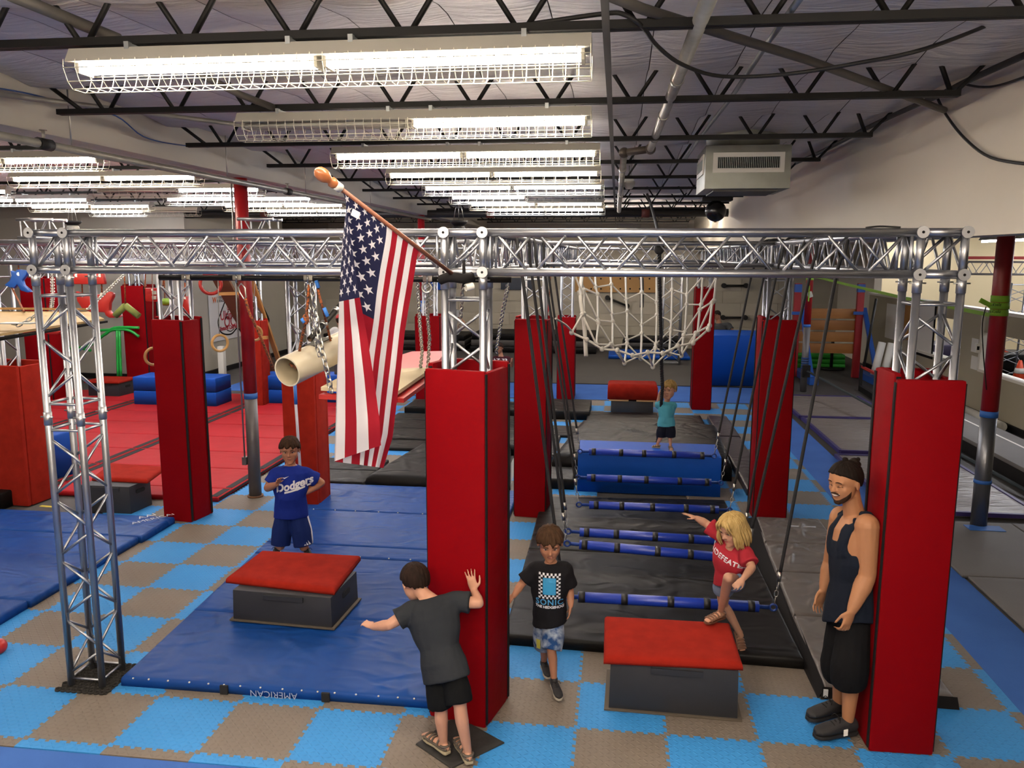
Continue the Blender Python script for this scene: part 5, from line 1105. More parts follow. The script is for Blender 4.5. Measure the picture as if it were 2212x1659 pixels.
# ================================================================ CEILING SERVICES
dv = thing('air_diffuser', 'galvanised square air diffuser box with slotted grille at upper right', 'air vent', aY(1608, 410, 9.2))
f0, f1 = aY(1525, 318, 8.75), aY(1706, 412, 8.75); xa, xb, za, zb = f0[0], f1[0], aY(1530, 408, 8.75)[2], aY(1525, 314, 8.75)[2]
GALV = mat('galvanised sheet', '#9a9c94', .5, .35, vary=(7, .35, '#85887f'))
bd = MB(); bd.box(xa, xb, 8.75, 9.65, za, zb); bd.build('box', GALV, dv, bevel=.008)
def grille(O, ax, ay, w, h, n, parent, nrm):
    O, ax, ay, nrm = V(*O), V(*ax), V(*ay), V(*nrm); fr = MB()
    for s in (-1, 1): fr.obox(O+ax*s*(w/2)+nrm*.006, ax*.022, ay*(h/2+.022), nrm*.006); fr.obox(O+ay*s*(h/2)+nrm*.006, ax*(w/2+.02), ay*.022, nrm*.0055)
    g = fr.build('grille_frame', WHITE, parent); MB().obox(O+nrm*.001, ax*w/2, ay*h/2, nrm*.001).build('grille_dark', mat('grille dark', '#0b0b0b', 1), g)
    for i in range(n): MB().obox(O+ax*(w*((i+.5)/n-.5))+nrm*.005, ax*.003, ay*h/2, nrm*.006).build('louver', STEEL, g)
    return g
gw = (aY(1690, 350, 8.75)[0]-aY(1545, 350, 8.75)[0]); gz = (aY(1610, 334, 8.75)[2]+aY(1610, 368, 8.75)[2])/2; gh = aY(1610, 334, 8.75)[2]-aY(1610, 368, 8.75)[2]
grille(((aY(1545, 350, 8.75)[0]+aY(1690, 350, 8.75)[0])/2, 8.75, gz), (1, 0, 0), (0, 0, 1), gw, gh, 36, dv, (0, -1, 0))
grille((xa, 9.2, gz), (0, 1, 0), (0, 0, 1), .62, gh, 14, dv, (-1, 0, 0))
MB().box(xa+.1, xb-.1, 8.85, 9.55, za-.02, za+.001).build('bottom_panel', mat('dark sheet', '#3b3a37', .6), dv)
cx = (xa+xb)/2; MB().cyl((cx, 9.2, zb), (cx, 9.2, 4.5), .38, 32).build('round_duct', GALV, dv)
# black globe speaker
gs = thing('globe_speaker', 'black globe hanging under a bracket below the air diffuser', 'speaker', aY(1546, 455, 13)); c = aY(1546, 456, 13.0)
MB().ell(c, .16, .16, .16, 24, 16).build('globe', mat('gloss black', '#0d0d0c', .25), gs); MB().box(c[0]-.22, c[0]+.24, 12.9, 13.2, c[2]+.15, c[2]+.21).build('bracket', IRON, gs, bevel=.01); MB().cyl(c+V(0, 0, .2), V(c[0], c[1], 4.5), .012, 6).build('hanger', IRON, gs)
MB().cyl(c-V(.0, .0, .17), c-V(0, 0, .15), .02, 8).build('tip', mat('brass', '#7a5a2a', .4, .6), gs)
for i, (x, y, lab) in enumerate(((157, 484, 'grey horn speaker with dark rim hanging at upper left'), (991, 484, 'dark horn speaker hanging over the centre column'))):
    c = aY(x, y, 15.0); t = thing('horn_speaker', lab, 'speaker', c, 'horn speakers under the ceiling'); m = [mat('grey metal', '#7c7a72', .5), IRON][i]
    MB().tube([c+V(0, 0, .06), c+V(0, 0, .02), c+V(0, 0, -.03)], [.17, .15, .09], 20).build('rim', IRON, t); MB().ell(c-V(0, 0, .08), .12, .12, .08).build('bell', m, t)
    for dx in (-.1, 0, .1): MB().cyl(c+V(dx, 0, .05), V(c[0]+dx*.2, c[1], 4.1), .006, 5).build('wire', ZINC, t)
# big black pipe along the far part of the ceiling
bp = thing('drain_pipe', 'thick black pipe running across the hall under the far ceiling', 'pipe', (-4, 19, 3.96)); yP = 18.7; z1_, z0_ = aY(1300, 463, yP)[2], aY(10, 463, yP)[2]; zp = (z1_+z0_)/2
MB().cyl((-13.5, yP, zp), (2.4, yP, zp), .088, 18).build('pipe', mat('black iron pipe', '#2e2b28', .45, .3), bp)
for x in (-8.3, -2.9, .6): MB().cyl((x-.09, yP, zp), (x+.09, yP, zp), .1, 16).build('coupling', mat('rust red coupling', '#5d2a1c', .6), bp)
for x in (-11, -6, -1, 1.8): MB().cyl((x, yP, zp), (x, yP, 4.55), .01, 6).build('hanger_rod', ZINC, bp)
# sprinkler pipes
SPK = mat('sprinkler pipe steel', '#a3a198', .4, .35, vary=(5, .3, '#77756e'))
def pipe(label, P, r, m=SPK, n=10, smooth=False, name='ceiling_pipe', cat='pipe'):
    return tag(MB().tube(smoothpath(P, 5) if smooth else P, r, n).build(name, m), label, cat, None)
def atz(x, y, z): return fl(x, y, z)
z_ = 3.86; sp1 = pipe('long steel sprinkler pipe slanting along the pale beam at upper left', [V(-4.28, 1, z_), V(-4.28, 18.6, z_)], .032)
for px, py in ((90, 246), (620, 378)): 
    c = aX(px, py, -4.28); c = V(-4.28, c[1], z_); MB().cyl(c-V(0, .07, 0), c+V(0, .07, 0), .045, 12).build('coupling', IRON, sp1); s = MB(); s.cyl(c+V(0, 0, .03), c+V(0, 0, .1), .012, 8); s.cyl(c+V(0, 0, .1), c+V(0, 0, .106), .028, 10); s.build('sprinkler_head', SPK, sp1)
for Y in (6.1, 8.7, 11, 14): MB().cyl((-4.28, Y, z_), (-4.28, Y, 4.4), .006, 6).build('hanger_rod', ZINC, sp1)
pipe('thinner conduit above the sprinkler pipe at upper left', [aX(-60, 200, -4.2), aX(0, 204, -4.2), aX(270, 238, -4.12), aX(560, 275, -3.2)], .02)
x0 = 1.28
pr_ = thing('down_pipe', 'large steel pipe dropping and jogging down at upper right of centre', 'pipe', (x0, 6, 4.0))
Q0, Q1 = aY(1545, -40, 3.4), aY(1405, 322, 8.6); E1 = aY(1348, 330, 8.7); E2 = aY(1337, 456, 14.8)
MB().tube([Q0, Q1], .036, 16).build('pipe', SPK, pr_); ELB = mat('brown elbow', '#5a5148', .5, .5)
MB().cyl(Q1, E1, .038, 14).build('jog', ELB, pr_); MB().ell(Q1, .055, .055, .055).build('elbow', ELB, pr_); MB().ell(E1, .055, .055, .055).build('elbow', ELB, pr_); MB().tube([E1, E2], .036, 14).build('lower_pipe', SPK, pr_)
for t_ in (.35, .6, .85): c = Q0*(1-t_)+Q1*t_; d = unit(Q1-Q0); MB().cyl(c-d*.03, c+d*.03, .042, 14).build('coupling', SPK, pr_)
for t_ in (.18, .6): c = E1*(1-t_)+E2*t_; d = unit(E2-E1); MB().cyl(c-d*.08, c+d*.08, .044, 14).build('coupling', SPK, pr_)
pipe('thin galvanised conduit running back beside the large down pipe', [aY(1740, -20, 3.6), aY(1660, 90, 4.9), aY(1580, 210, 6.2), aY(1510, 300, 8.2), aY(1480, 345, 9.6)], .016, STEEL)
pipe('grey diagonal brace pipe slanting down to the upper right wall', [aY(1290, -20, 3.6), aY(1390, 20, 3.85), aY(1525, 62, 4.2), aY(1740, 128, 4.9), aX(2040, 238, 2.4)], .024, mat('weathered pipe', '#5d5953', .6, .4))
pipe('grey diagonal brace slanting down right at upper left corner', [aY(20, -12, 3.7), aY(110, 25, 3.9), aY(258, 86, 4.15)], .03, mat('weathered pipe', '#5d5953', .6, .4))
pipe('second grey brace slanting between the two nearest strip lights', [aY(430, 160, 5.2), aY(520, 205, 5.5), aY(590, 232, 5.75)], .024, mat('weathered pipe', '#5d5953', .6, .4))
xb_ = aY(1309, 40, 3.96)[0]
tag(MB().box(xb_-.012, xb_+.02, 2, 26, ZJ-.055, ZJ-.025).build('bridging_strip', mat('brown bridging steel', '#3c3834', .6, .3)), 'flat dark bridging strip running back under the joists right of the strip lights', 'joist bridging')
CAB = mat('black cable', '#161514', .6)
pipe('black cable looping over the nearest joist and sagging toward the right wall', [aY(800, 75, 3.95), aY(980, 65, 3.95), aY(1120, 55, 3.96), aY(1300, 30, 3.95), aY(1350, 32, 3.9), aY(1390, 60, 3.95), aY(1420, 100, 4.2), aY(1475, 140, 4.6), aY(1560, 165, 4.9), aY(1700, 160, 4.9), aY(1860, 135, 4.75), aY(2000, 105, 4.55), aX(2160, 44, 2.2)], .011, CAB, 8, True, 'ceiling_cable', 'cable')
pipe('black cable running down across the upper right wall', [aX(2024, 210, 2.42), aX(2045, 250, 2.42), aX(2085, 300, 2.42), aX(2140, 340, 2.42), aX(2230, 356, 2.42)], .01, CAB, 8, True, 'ceiling_cable', 'cable')
pipe('thick black cable bundle slanting along the top of the upper right wall', [aX(2230, 112, 2.3), aX(2100, 170, 2.3), aX(2030, 205, 2.3), aX(1950, 240, 2.3), aX(1870, 278, 2.3), aX(1780, 325, 2.3), aX(1720, 352, 2.3)], .022, CAB, 8, True, 'ceiling_cable', 'cable')
pipe('thin black cable under the ceiling edge above the wall bundle', [aX(2160, 46, 2.2), aX(2060, 118, 2.2), aX(1940, 182, 2.2), aX(1840, 240, 2.2)], .01, CAB, 8, True, 'ceiling_cable', 'cable')
pipe('black cable hooked at the right frame edge', [aX(2084, 182, 2.42), aX(2120, 188, 2.42), aX(2160, 184, 2.42), aX(2230, 160, 2.42)], .008, CAB, 8, True, 'ceiling_cable', 'cable')
BCAB = mat('blue data cable', '#2b4c86', .6)
pipe('thin blue data cable strung along the pale beam', [aX(-20, 188, -4.25), aX(60, 202, -4.25), aX(150, 225, -4.25), aX(250, 250, -4.25), aX(310, 295, -4.25), aX(380, 312, -4.25), aX(450, 318, -4.25)], .006, BCAB, 6, True, 'ceiling_cable', 'cable')
ld = thing('pendant_lamp', 'small round white ceiling sensor on a joist beside the down pipe', 'sensor', aY(1360, 392, 11.4)); c = aY(1359, 392, 11.4); MB().box(c[0]-.06, c[0]+.06, c[1]-.06, c[1]+.06, c[2]+.0, c[2]+.07).build('box', STEEL, ld); MB().tube([c, c-V(0, 0, .05), c-V(0, 0, .1)], [.08, .08, .04], 14).build('dome', WHITE, ld)
MB().cyl(c+V(0, 0, .06), V(c[0], c[1], 4.25), .01, 6).build('hanger', STEEL, ld)
# loose top rail of bolts on the right truss
tag(MB().tube(smoothpath([aY(1870, 492, 4.93), aY(1900, 489, 4.93), aY(1945, 491, 4.93)]), .006, 6).build('loose_cord', CAB), 'thin black cord lying on the top tube of the right front beam', 'cord')

rb = aY(-2, 1404, fl(0, 1412)[1]); tag(MB().ell(V(rb[0], rb[1], .06), .06, .06, .06, 16, 10).build('red_ball', RP), 'small red ball on the blue tile at the left frame edge', 'ball')
# ================================================================ PEOPLE
from mathutils import noise as mnoise
def loft(b, rings, n=18):
    vs = []; N = len(rings)
    for c, A, B in rings:
        for k in range(n): t = 2*math.pi*k/n; vs.append(c+A*math.cos(t)+B*math.sin(t))
    fs = [(i*n+k, i*n+(k+1) % n, (i+1)*n+(k+1) % n, (i+1)*n+k) for i in range(N-1) for k in range(n)]
    fs += [tuple(range(n))[::-1], tuple((N-1)*n+k for k in range(n))]
    d = rings[-1][0]-rings[0][0]
    if np.cross(rings[0][1], rings[0][2])@d < 0: fs = [f[::-1] for f in fs]
    return b.add(vs, fs, True)
def limb(b, P, R, n=14, round0=True, round1=True):
    """tapering limb through the points P with radii R"""
    P = [np.asarray(p, float) for p in P]; Q = smoothpath(P, 5); rr = []
    for i in range(len(P)-1): rr += [R[i]+(R[i+1]-R[i])*k/5 for k in range(5)]
    rr.append(R[-1]); b.tube(Q, rr, n)
    if round0: b.ell(P[0], R[0]*.99, R[0]*.99, R[0]*.99, 12, 8)
    if round1: b.ell(P[-1], R[-1]*.99, R[-1]*.99, R[-1]*.99, 12, 8)
def blob(b, name, m, parent, voxel=.006, it=4, fac=.5, wob=0., wsc=8.):
    me = bpy.data.meshes.new(name); me.from_pydata(b.v, [], b.f); o = bpy.data.objects.new('tmp_shape', me); COL.objects.link(o)
    r = o.modifiers.new('r', 'REMESH'); r.mode = 'VOXEL'; r.voxel_size = voxel; s = o.modifiers.new('s', 'SMOOTH'); s.iterations = it; s.factor = fac
    dg = bpy.context.evaluated_depsgraph_get(); out = bpy.data.meshes.new_from_object(o.evaluated_get(dg)); bpy.data.objects.remove(o); bpy.data.meshes.remove(me)
    out.name = name; out.materials.clear(); out.materials.append(m); out.polygons.foreach_set('use_smooth', [True]*len(out.polygons))
    if wob:
        no = [v.normal.copy() for v in out.vertices]
        for v, n in zip(out.vertices, no): p = v.co; v.co = p+n*wob*(mnoise.noise(Vector((p.x*wsc, p.y*wsc, p.z*wsc*.55)))+.5*mnoise.noise(Vector((p.x*wsc*2.3+5, p.y*wsc*2.3, p.z*wsc*1.2))))
    return link(name, out, parent)
def hand(b, w, f, n, size, curl=.3, side=1, spread=.12, thumb=.6):
    """w wrist, f finger direction, n palm normal (the fingers curl toward it), side picks the thumb's side"""
    f, n = unit(f), np.asarray(n, float); n = unit(n-f*(n@f)); x = np.cross(f, n)*side    # x points to the thumb side
    L = size*.5
    loft(b, [(w-f*.01, x*size*.13, n*size*.1), (w+f*L*.25, x*size*.19, n*size*.1), (w+f*L*.65, x*size*.225, n*size*.095), (w+f*L, x*size*.215, n*size*.075), (w+f*L*1.06, x*size*.17, n*size*.05)], 14)
    for i, (o, l) in enumerate(((.165, .42), (.055, .47), (-.055, .44), (-.16, .35))):
        p = w+f*L*.96+x*size*o; d = unit(f+x*(o*spread*6)); pts = [p]; rr = [size*.047]; a = curl*1.0
        for s, k in ((.45, 1), (.32, 1.25), (.23, 1)):
            pts.append(pts[-1]+d*l*size*s); d = unit(d*math.cos(a*k)+n*math.sin(a*k)); rr.append(size*(.045-.004*len(rr)))
        b.tube(smoothpath(pts, 3), list(np.interp(np.linspace(0, 1, 10), np.linspace(0, 1, 4), rr)), 8); b.ell(pts[-1], rr[-1], rr[-1], rr[-1], 8, 6)
    p = w+f*L*.3+x*size*.15; d = unit(f*.75+x*thumb+n*.35); pts = [p, p+d*size*.2, p+d*size*.2+unit(f*.95+x*.2+n*.3)*size*.17, p+d*size*.2+unit(f*.95+x*.1+n*.35)*size*.3]
    b.tube(smoothpath(pts, 3), list(np.interp(np.linspace(0, 1, 10), [0, .4, 1], [size*.07, size*.055, size*.042])), 8); b.ell(pts[-1], size*.042, size*.042, size*.042, 8, 6)
def axes(F, U=(0, 0, 1)):
    F = unit(F); U = np.asarray(U, float); U = unit(U-F*(U@F)); return np.cross(F, U), F, U     # right, forward, up
def head_shape(b, c, X, F, U, h, jaw=1.):
    A = np.array([X, F, U]); at = lambda x, y, z: c+h*(x*X+y*F+z*U)
    b.ell(at(0, -.035, .13), .345*h, .415*h, .37*h, 28, 18, A)
    b.ell(at(0, .085, -.12), 0.3*h*jaw, .285*h, .34*h, 24, 16, A); b.ell(at(0, .17, -.33), .2*h*jaw, .17*h, .15*h, 16, 10, A)
    b.ell(at(0, .265, -.42), .11*h, .085*h, .075*h, 12, 8, A)
    for s in (-1, 1):
        b.ell(at(s*.15, .21, -.1), .12*h, .12*h, .13*h, 14, 10, A); b.ell(at(s*.12, .31, .105), .11*h, .06*h, .04*h, 12, 8, A)
        b.ell(at(s*.355, -.03, -.02), .028*h, .075*h, .12*h, 12, 10, A); b.ell(at(s*.045, .385, -.1), .035*h, .04*h, .03*h, 10, 8, A)
    b.tube([at(0, .33, .09), at(0, .375, .0), at(0, .425, -.09)], [.028*h, .034*h, .052*h], 10); b.ell(at(0, .425, -.095), .05*h, .045*h, .04*h, 10, 8, A)
    b.ell(at(0, .345, -.212), .085*h, .035*h, .022*h, 12, 8, A); b.ell(at(0, .335, -.262), .075*h, .035*h, .025*h, 12, 8, A)
def hair_shell(c, X, F, U, h, front=.26, side=-.02, back=-.3, thick=.045, mess=.02, seed=0, wave=1.):
    b = MB(); at = lambda x, y, z: c+h*(x*X+y*F+z*U); rg = np.random.default_rng(seed); ph = rg.uniform(0, 6.28, 8)
    def fn(u, v):
        az = 2*math.pi*u; el = math.pi*(v-.5); dx, dy, dz = math.cos(el)*math.sin(az), math.cos(el)*math.cos(az), math.sin(el)
        x, y, z = .347*dx, -.035+.415*dy, .13+.45*dz if dz < 0 else .13+.37*dz
        fr = max(0, dy); sd = abs(dx); hl = front*fr**.7+side*(1-fr**.7) if dy > 0 else side+(back-side)*(-dy)**.6
        hl += (.035*math.sin(az*9+ph[0])*(.4+fr)+.02*math.sin(az*17+ph[1]))*wave
        k = (z-hl)/.05; t = max(0, min(1, k)); g = 1+thick/.36*t*(1+.3*math.sin(az*13+3*el+ph[2])*mess/.02*.4+.25*math.sin(az*23+ph[3]))-.16*(1-t)
        return at(x*g, -.035+(y+.035)*g, .13+(z-.13)*g)
    return b.grid(fn, 72, 40)
def decal(v, f, O, ax, ay, into, bvh, m, parent, name, lift=.003):
    b = MB(); out = []
    for p in v:
        q = O+ax*p[0]+ay*p[1]-into*.3; hit = bvh.ray_cast(Vector(q), Vector(into), .6)
        out.append(np.array(hit[0])-into*lift if hit[0] is not None else O+ax*p[0]+ay*p[1])
    b.add(out, f); return b.build(name, m, parent)
def quadgrid(x0, x1, y0, y1, n=4, m=4):
    v = [(x0+(x1-x0)*i/n, y0+(y1-y0)*j/m) for j in range(m+1) for i in range(n+1)]
    return v, [(j*(n+1)+i, j*(n+1)+i+1, (j+1)*(n+1)+i+1, (j+1)*(n+1)+i) for j in range(m) for i in range(n)]
HOLE = mat('dark eye', '#1d1512', .3); EYEW = mat('eye white', '#b9aea6', .4)
def bvh_of(o):
    me = o.data; off = Vector(WL[o.name]); 
    return BVHTree.FromPolygons([v.co+off for v in me.vertices], [p.vertices for p in me.polygons])
def person(label, J, F, hF, hh, s, skin, shirt, shorts, hair, shoes, hands, o=None):
    o = dict(voxel=.0055, belly=.0, hem=.5, sleeve=.55, eyes='open', tank=False, hw=.115, sw=.15, girl=False, beard=None, leghem=.85, fat=1., loose=.018, group=None, tf=1.15, af=1.15, hairk={}, face=True, jaw=1., hU=(0, 0, 1), lean=None) | (o or {})
    J = {k: np.asarray(v, float) for k, v in J.items()}; feet = (J['ankL']+J['ankR'])/2
    t = thing('person', label, 'person', (feet[0], feet[1], 0), o['group'])
    F = unit(F); up = unit(J['neck']-J['pelvis']); Xh = unit(J['hipR']-J['hipL']); Xs = unit(J['shR']-J['shL'])
    b = MB(); fat = o['fat']
    FOOT = [(.0, .03, .012, .016), (.04, .028, .026, .026), (.16, .034, .033, .034), (.4, .032, .035, .032), (.62, .024, .041, .023), (.8, .017, .044, .016), (.9, .014, .04, .013), (.94, .012, .03, .01)]
    def foot_frame(sd):
        an, ft = J['ank'+sd], J['toe'+sd]; d = ft-an
        if sd in shoes.get('tilt', ''): fwd = unit(d)
        else: fwd = unit(V(d[0], d[1], 0))
        upv = unit(V(0, 0, 1)-fwd*fwd[2]); sx = np.cross(fwd, upv); L = abs(d@fwd)
        return fwd, upv, sx, an-fwd*.065*s-upv*shoes['gz'][sd], L+.065*s+.04*s
    def torso(extra=0., t0=-.1, t1=1., nk=True):
        R = []; sw = np.linalg.norm(J['shR']-J['shL'])/2; hw = max(np.linalg.norm(J['hipR']-J['hipL'])/2+.045*s, o['hw']*s)
        prof = [(-.12, hw*.72, .07*s, 0), (-.02, hw*1.02, .098*s, 0), (.12, hw*1.0, .1*s, 0), (.32, hw*.9, .088*s+o['belly']*s, o['belly']*.6), (.5, hw*.5+sw*.48, .094*s+o['belly']*.6*s, o['belly']*.3), (.7, sw*.92, .1*s, 0), (.84, sw*.93, .088*s, 0), (.93, sw*.68, .066*s, 0), (1.0, .062*s, .056*s, 0)]
        L = np.linalg.norm(J['neck']-J['pelvis']); mid = J.get('chest')
        for tt, w, d, sh in prof:
            if tt < t0-1e-6 or tt > t1+1e-6: continue
            c = J['pelvis']+(J['neck']-J['pelvis'])*tt
            if mid is not None: c = c+(mid-(J['pelvis']+J['neck'])/2)*4*max(0, tt)*(1-max(0, tt))*.9
            x = unit(Xh*(1-max(0, min(1, tt)))+Xs*max(0, min(1, tt))); y = unit(np.cross(up, x)); 
            if y@F < 0: y = -y
            R.append((c+y*sh*s, x*(w*np.interp(tt, [0, .9, 1], [o['tf'], o['tf'], 1])+extra), y*(d*np.interp(tt, [0, .9, 1], [o['tf'], o['tf'], 1])+extra)))
        return R
    loft(b, torso())
    sc = s
    head_c = J['head']; hX, hFv, hU = axes(hF, o['hU'])
    nb = head_c-hU*.28*hh-hFv*.12*hh
    limb(b, [J['neck']-up*.03*s, (J['neck']+nb)/2-hFv*.0, nb+hU*.12*hh], [.064*s*o.get('neckf', 1.1), .053*s*o.get('neckf', 1.1), .054*s*o.get('neckf', 1.1)])
    head_shape(b, head_c, hX, hFv, hU, hh, o['jaw'])
    for sd in 'LR':
        sh, el, wr = J['sh'+sd], J['el'+sd], J['wr'+sd]; a = fat*o['af']
        limb(b, [sh, sh*.55+el*.45, el], [.054*s*a, .047*s*a, .038*s*a]); limb(b, [el, el*.65+wr*.35, wr], [.038*s*a, .04*s*a, .027*s*o['af']**.5])
        limb(b, [J['neck']-up*.06*s, sh], [.05*s, .05*s])
        hp, kn, an = J['hip'+sd], J['kn'+sd], J['ank'+sd]; a = fat
        limb(b, [hp, hp*.5+kn*.5, kn], [.086*s*a, .076*s*a, .054*s*a]); bk = unit(np.cross(Xh, kn-an)); bk = bk if bk@F < 0 else -bk
        limb(b, [kn, kn*.68+an*.32+bk*.012*s, an], [.053*s, .055*s, .033*s])
        hd = hands[sd]; hand(b, wr, hd[0], hd[1], hd[2], hd[3], hd[4], *hd[5:])
        fwd, upv, sx, heel, Lf = foot_frame(sd)
        P = lambda f, h: heel+fwd*Lf*f+upv*(h*s+.02*s)
        if shoes['kind'] == 'sandal':
            loft(b, [(P(f, z), sx*w*s, upv*q*s) for f, z, w, q in FOOT], 14)
            for i, q in enumerate((-.03, -.015, 0, .014, .027)): limb(b, [P(.86, .016)+sx*q*s, P(.965-.012*abs(i-1.2), .011)+sx*q*s*1.05], [.011*s, .0095*s], 8)
        limb(b, [an, P(.16, .03)], [.036*s, .028*s])
    body = blob(b, 'body', skin, t, o['voxel'], 3, .5)
    bv = bvh_of(body)
    # ---- face
    if o['face']:
        at = lambda x, y, z: head_c+hh*(x*hX+y*hFv+z*hU)
        def surf(x, z, lift=0.):
            q = at(x, 1.2, z); h_ = bv.ray_cast(Vector(q), Vector(-hFv), 2*hh); p = np.array(h_[0]) if h_[0] is not None else at(x, .33, z); return p+hFv*lift*hh
        A = np.array([hX, hFv, hU]); browc = o.get('brow', hair)
        for sx in (-1, 1):
            if o['eyes'] == 'open':
                p = surf(sx*.135, .025, -.004); e = MB().ell(p, .06*hh, .018*hh, .026*hh, 14, 8, A).build('eye', EYEW, body)
                MB().ell(p+hFv*.012*hh-hX*0+hU*.002*hh, .027*hh, .012*hh, .026*hh, 12, 8, A).build('iris', HOLE, e)
                z0 = .05
            else:
                z0 = .012; MB().ell(surf(sx*.135, .028, -.004), .062*hh, .02*hh, .03*hh, 14, 8, A).build('eyelid', skin, body)
            MB().tube([surf(sx*(.135+q), z0-.9*q*q*4+.0, .008) for q in (-.06, -.03, 0, .03, .062)], .0065*hh, 6).build('lash_line', HOLE, body)
            MB().tube([surf(sx*(.13+q), .125-q*q*3, .006) for q in (-.075, -.03, .03, .08)], [.009*hh, .014*hh, .013*hh, .006*hh], 8).build('eyebrow', browc, body)
        LIP = mat('lip '+skin.name, o.get('lip', '#8e5546'), .5)
        if o['eyes'] == 'smile':
            MB().tube([surf(q, -.225+q*q*3.2, .004) for q in (-.125, -.06, 0, .06, .125)], [.01*hh, .02*hh, .022*hh, .02*hh, .01*hh], 8).build('smile_teeth', EYEW, body)
            MB().tube([surf(q, -.252+q*q*2.6, .004) for q in (-.125, -.06, 0, .06, .125)], [.008*hh, .014*hh, .016*hh, .014*hh, .008*hh], 8).build('lip', LIP, body)
        else:
            for z, r in ((-.222, .014), (-.25, .017)): MB().tube([surf(q, z+q*q*.8, .002) for q in (-.085, -.04, 0, .04, .085)], [.006*hh, r*hh, r*.9*hh, r*hh, .006*hh], 8).build('lip', LIP, body)
    # ---- hair
    ho = hair_shell(head_c, hX, hFv, hU, hh, **o['hairk'])
    if o['girl']:
        at = lambda x, y, z: head_c+hh*(x*hX+y*hFv+z*hU); rg = np.random.default_rng(4)
        for i in range(44):
            az = math.radians(np.interp(i, [0, 43], [48, 312])); az += rg.uniform(-.05, .05); sx, sy = math.sin(az), math.cos(az); ln = rg.uniform(-.62, -.48); fl_ = rg.uniform(1., 1.22)
            pts = [at(.14*sx, -.03+.18*sy, .49), at(.32*sx, -.03+.38*sy, .33), at(.37*sx, -.03+.45*sy, .08), at(.38*sx*fl_, -.03+.45*sy*fl_, -.22), at(.36*sx*fl_, -.05+.42*sy*fl_, ln)]
            ho.tube(smoothpath(pts, 4), list(np.interp(np.linspace(0, 1, 17), [0, .3, .8, 1], [.03*hh, .06*hh, .05*hh, .008*hh])), 7)
        for q in (-.6, -.35, .3, .55): ho.tube(smoothpath([at(.05, .12, .5), at(q*.35, .34, .36), at(q*.48, .36, .2), at(q*.62, .32, .0)], 4), list(np.interp(np.linspace(0, 1, 13), [0, .5, 1], [.03*hh, .045*hh, .008*hh])), 7)
    if o.get('bun'):
        at = lambda x, y, z: head_c+hh*(x*hX+y*hFv+z*hU); ho.ell(at(0, -.36, .42), .12*hh, .12*hh, .1*hh, 14, 10); ho.ell(at(.06, -.12, .54), .07*hh, .08*hh, .05*hh, 12, 8); ho.ell(at(-.05, -.44, .34), .06*hh, .08*hh, .07*hh, 10, 8); ho.ell(at(-.02, -.47, .46), .05*hh, .06*hh, .05*hh, 10, 8)
    ho.build('hair', hair, t)
    if o['beard']:
        at = lambda x, y, z: head_c+hh*(x*hX+y*hFv+z*hU); bd = MB()
        def fb(u, v):
            x = (u-.5)*.58; ang = (u-.5)*2; zt = -.36-.0*abs(ang)+.30*abs(ang)**1.6; zb = -.5+.2*abs(ang)**2; z = zt+(zb-zt)*v
            q = at(x*1.0, 1.2, z); az = (u-.5)*math.radians(168); dr = hFv*math.cos(az)+hX*math.sin(az); org = at(0, .05, z)
            h_ = bv.ray_cast(Vector(org+dr*hh), Vector(-dr), 2*hh); p = np.array(h_[0]) if h_[0] is not None else org+dr*.26*hh
            e = min(u, 1-u, v*.5+.02, (1-v)*.5+.02); return p+dr*hh*(.016*min(1, e*9)-.006)
        bd.grid(fb, 30, 8); bd.tube([at(q, 0, 0)+0*hU if False else surf(q, -.165-q*q*2.2, .01) for q in (-.13, -.07, 0, .07, .13)], [.012*hh, .024*hh, .02*hh, .024*hh, .012*hh], 8); bd.build('beard', o['beard'], t)
    # ---- clothes
    lo = o['loose']; c = MB()
    if shirt:
        hem = o['hem']
        if not o['tank']:
            R = torso(lo, .12); c0 = R[0]; dn = -up*hem*.12*s; hipw = np.linalg.norm(J['hipR']-J['hipL'])/2+.1*s*fat+lo*.9; hipd = .1*s*max(fat, o['tf']*.92)+lo*1.25
            loft(c, [(J['pelvis']+dn, Xh*hipw*1.03, unit(c0[2])*hipd*1.04), (J['pelvis']+up*.04*s, Xh*hipw, unit(c0[2])*hipd), (c0[0], unit(c0[1])*max(np.linalg.norm(c0[1]), hipw*.97), unit(c0[2])*max(np.linalg.norm(c0[2]), hipd*.97))]+R[1:-1]+[(R[-1][0]-up*.012*s, R[-1][1]*1.12, R[-1][2]*1.12)])
            for sd in 'LR':
                sh, el = J['sh'+sd], J['el'+sd]; e = sh+(el-sh)*o['sleeve']*1.25
                limb(c, [J['neck']-up*.075*s, sh+up*.004, sh+(el-sh)*.35, e], [.058*s, .066*s*o['af']**.6+lo*.3, .06*s*o['af']+lo*.7, .055*s*o['af']+lo*1.4], round1=False)
        else:
            R = torso(lo*.75, -.02, .5); c0 = R[0]; R2 = torso(lo*.6, .5, .84); hipw = np.linalg.norm(J['hipR']-J['hipL'])/2+.1*s*fat+lo*.9
            top = R2[1]; yf = unit(top[2]); xx = unit(top[1]); mt = R2[1][0]*.75+R2[2][0]*.25
            loft(c, [(J['pelvis']-up*.06*s, Xh*hipw*1.05, c0[2]*1.12), (J['pelvis']+up*.06*s, Xh*hipw, c0[2]*1.08)]+R[2:]+[(mt, R2[0][1]*.42+R2[1][1]*.42, R2[0][2]*.5+R2[1][2]*.5)])
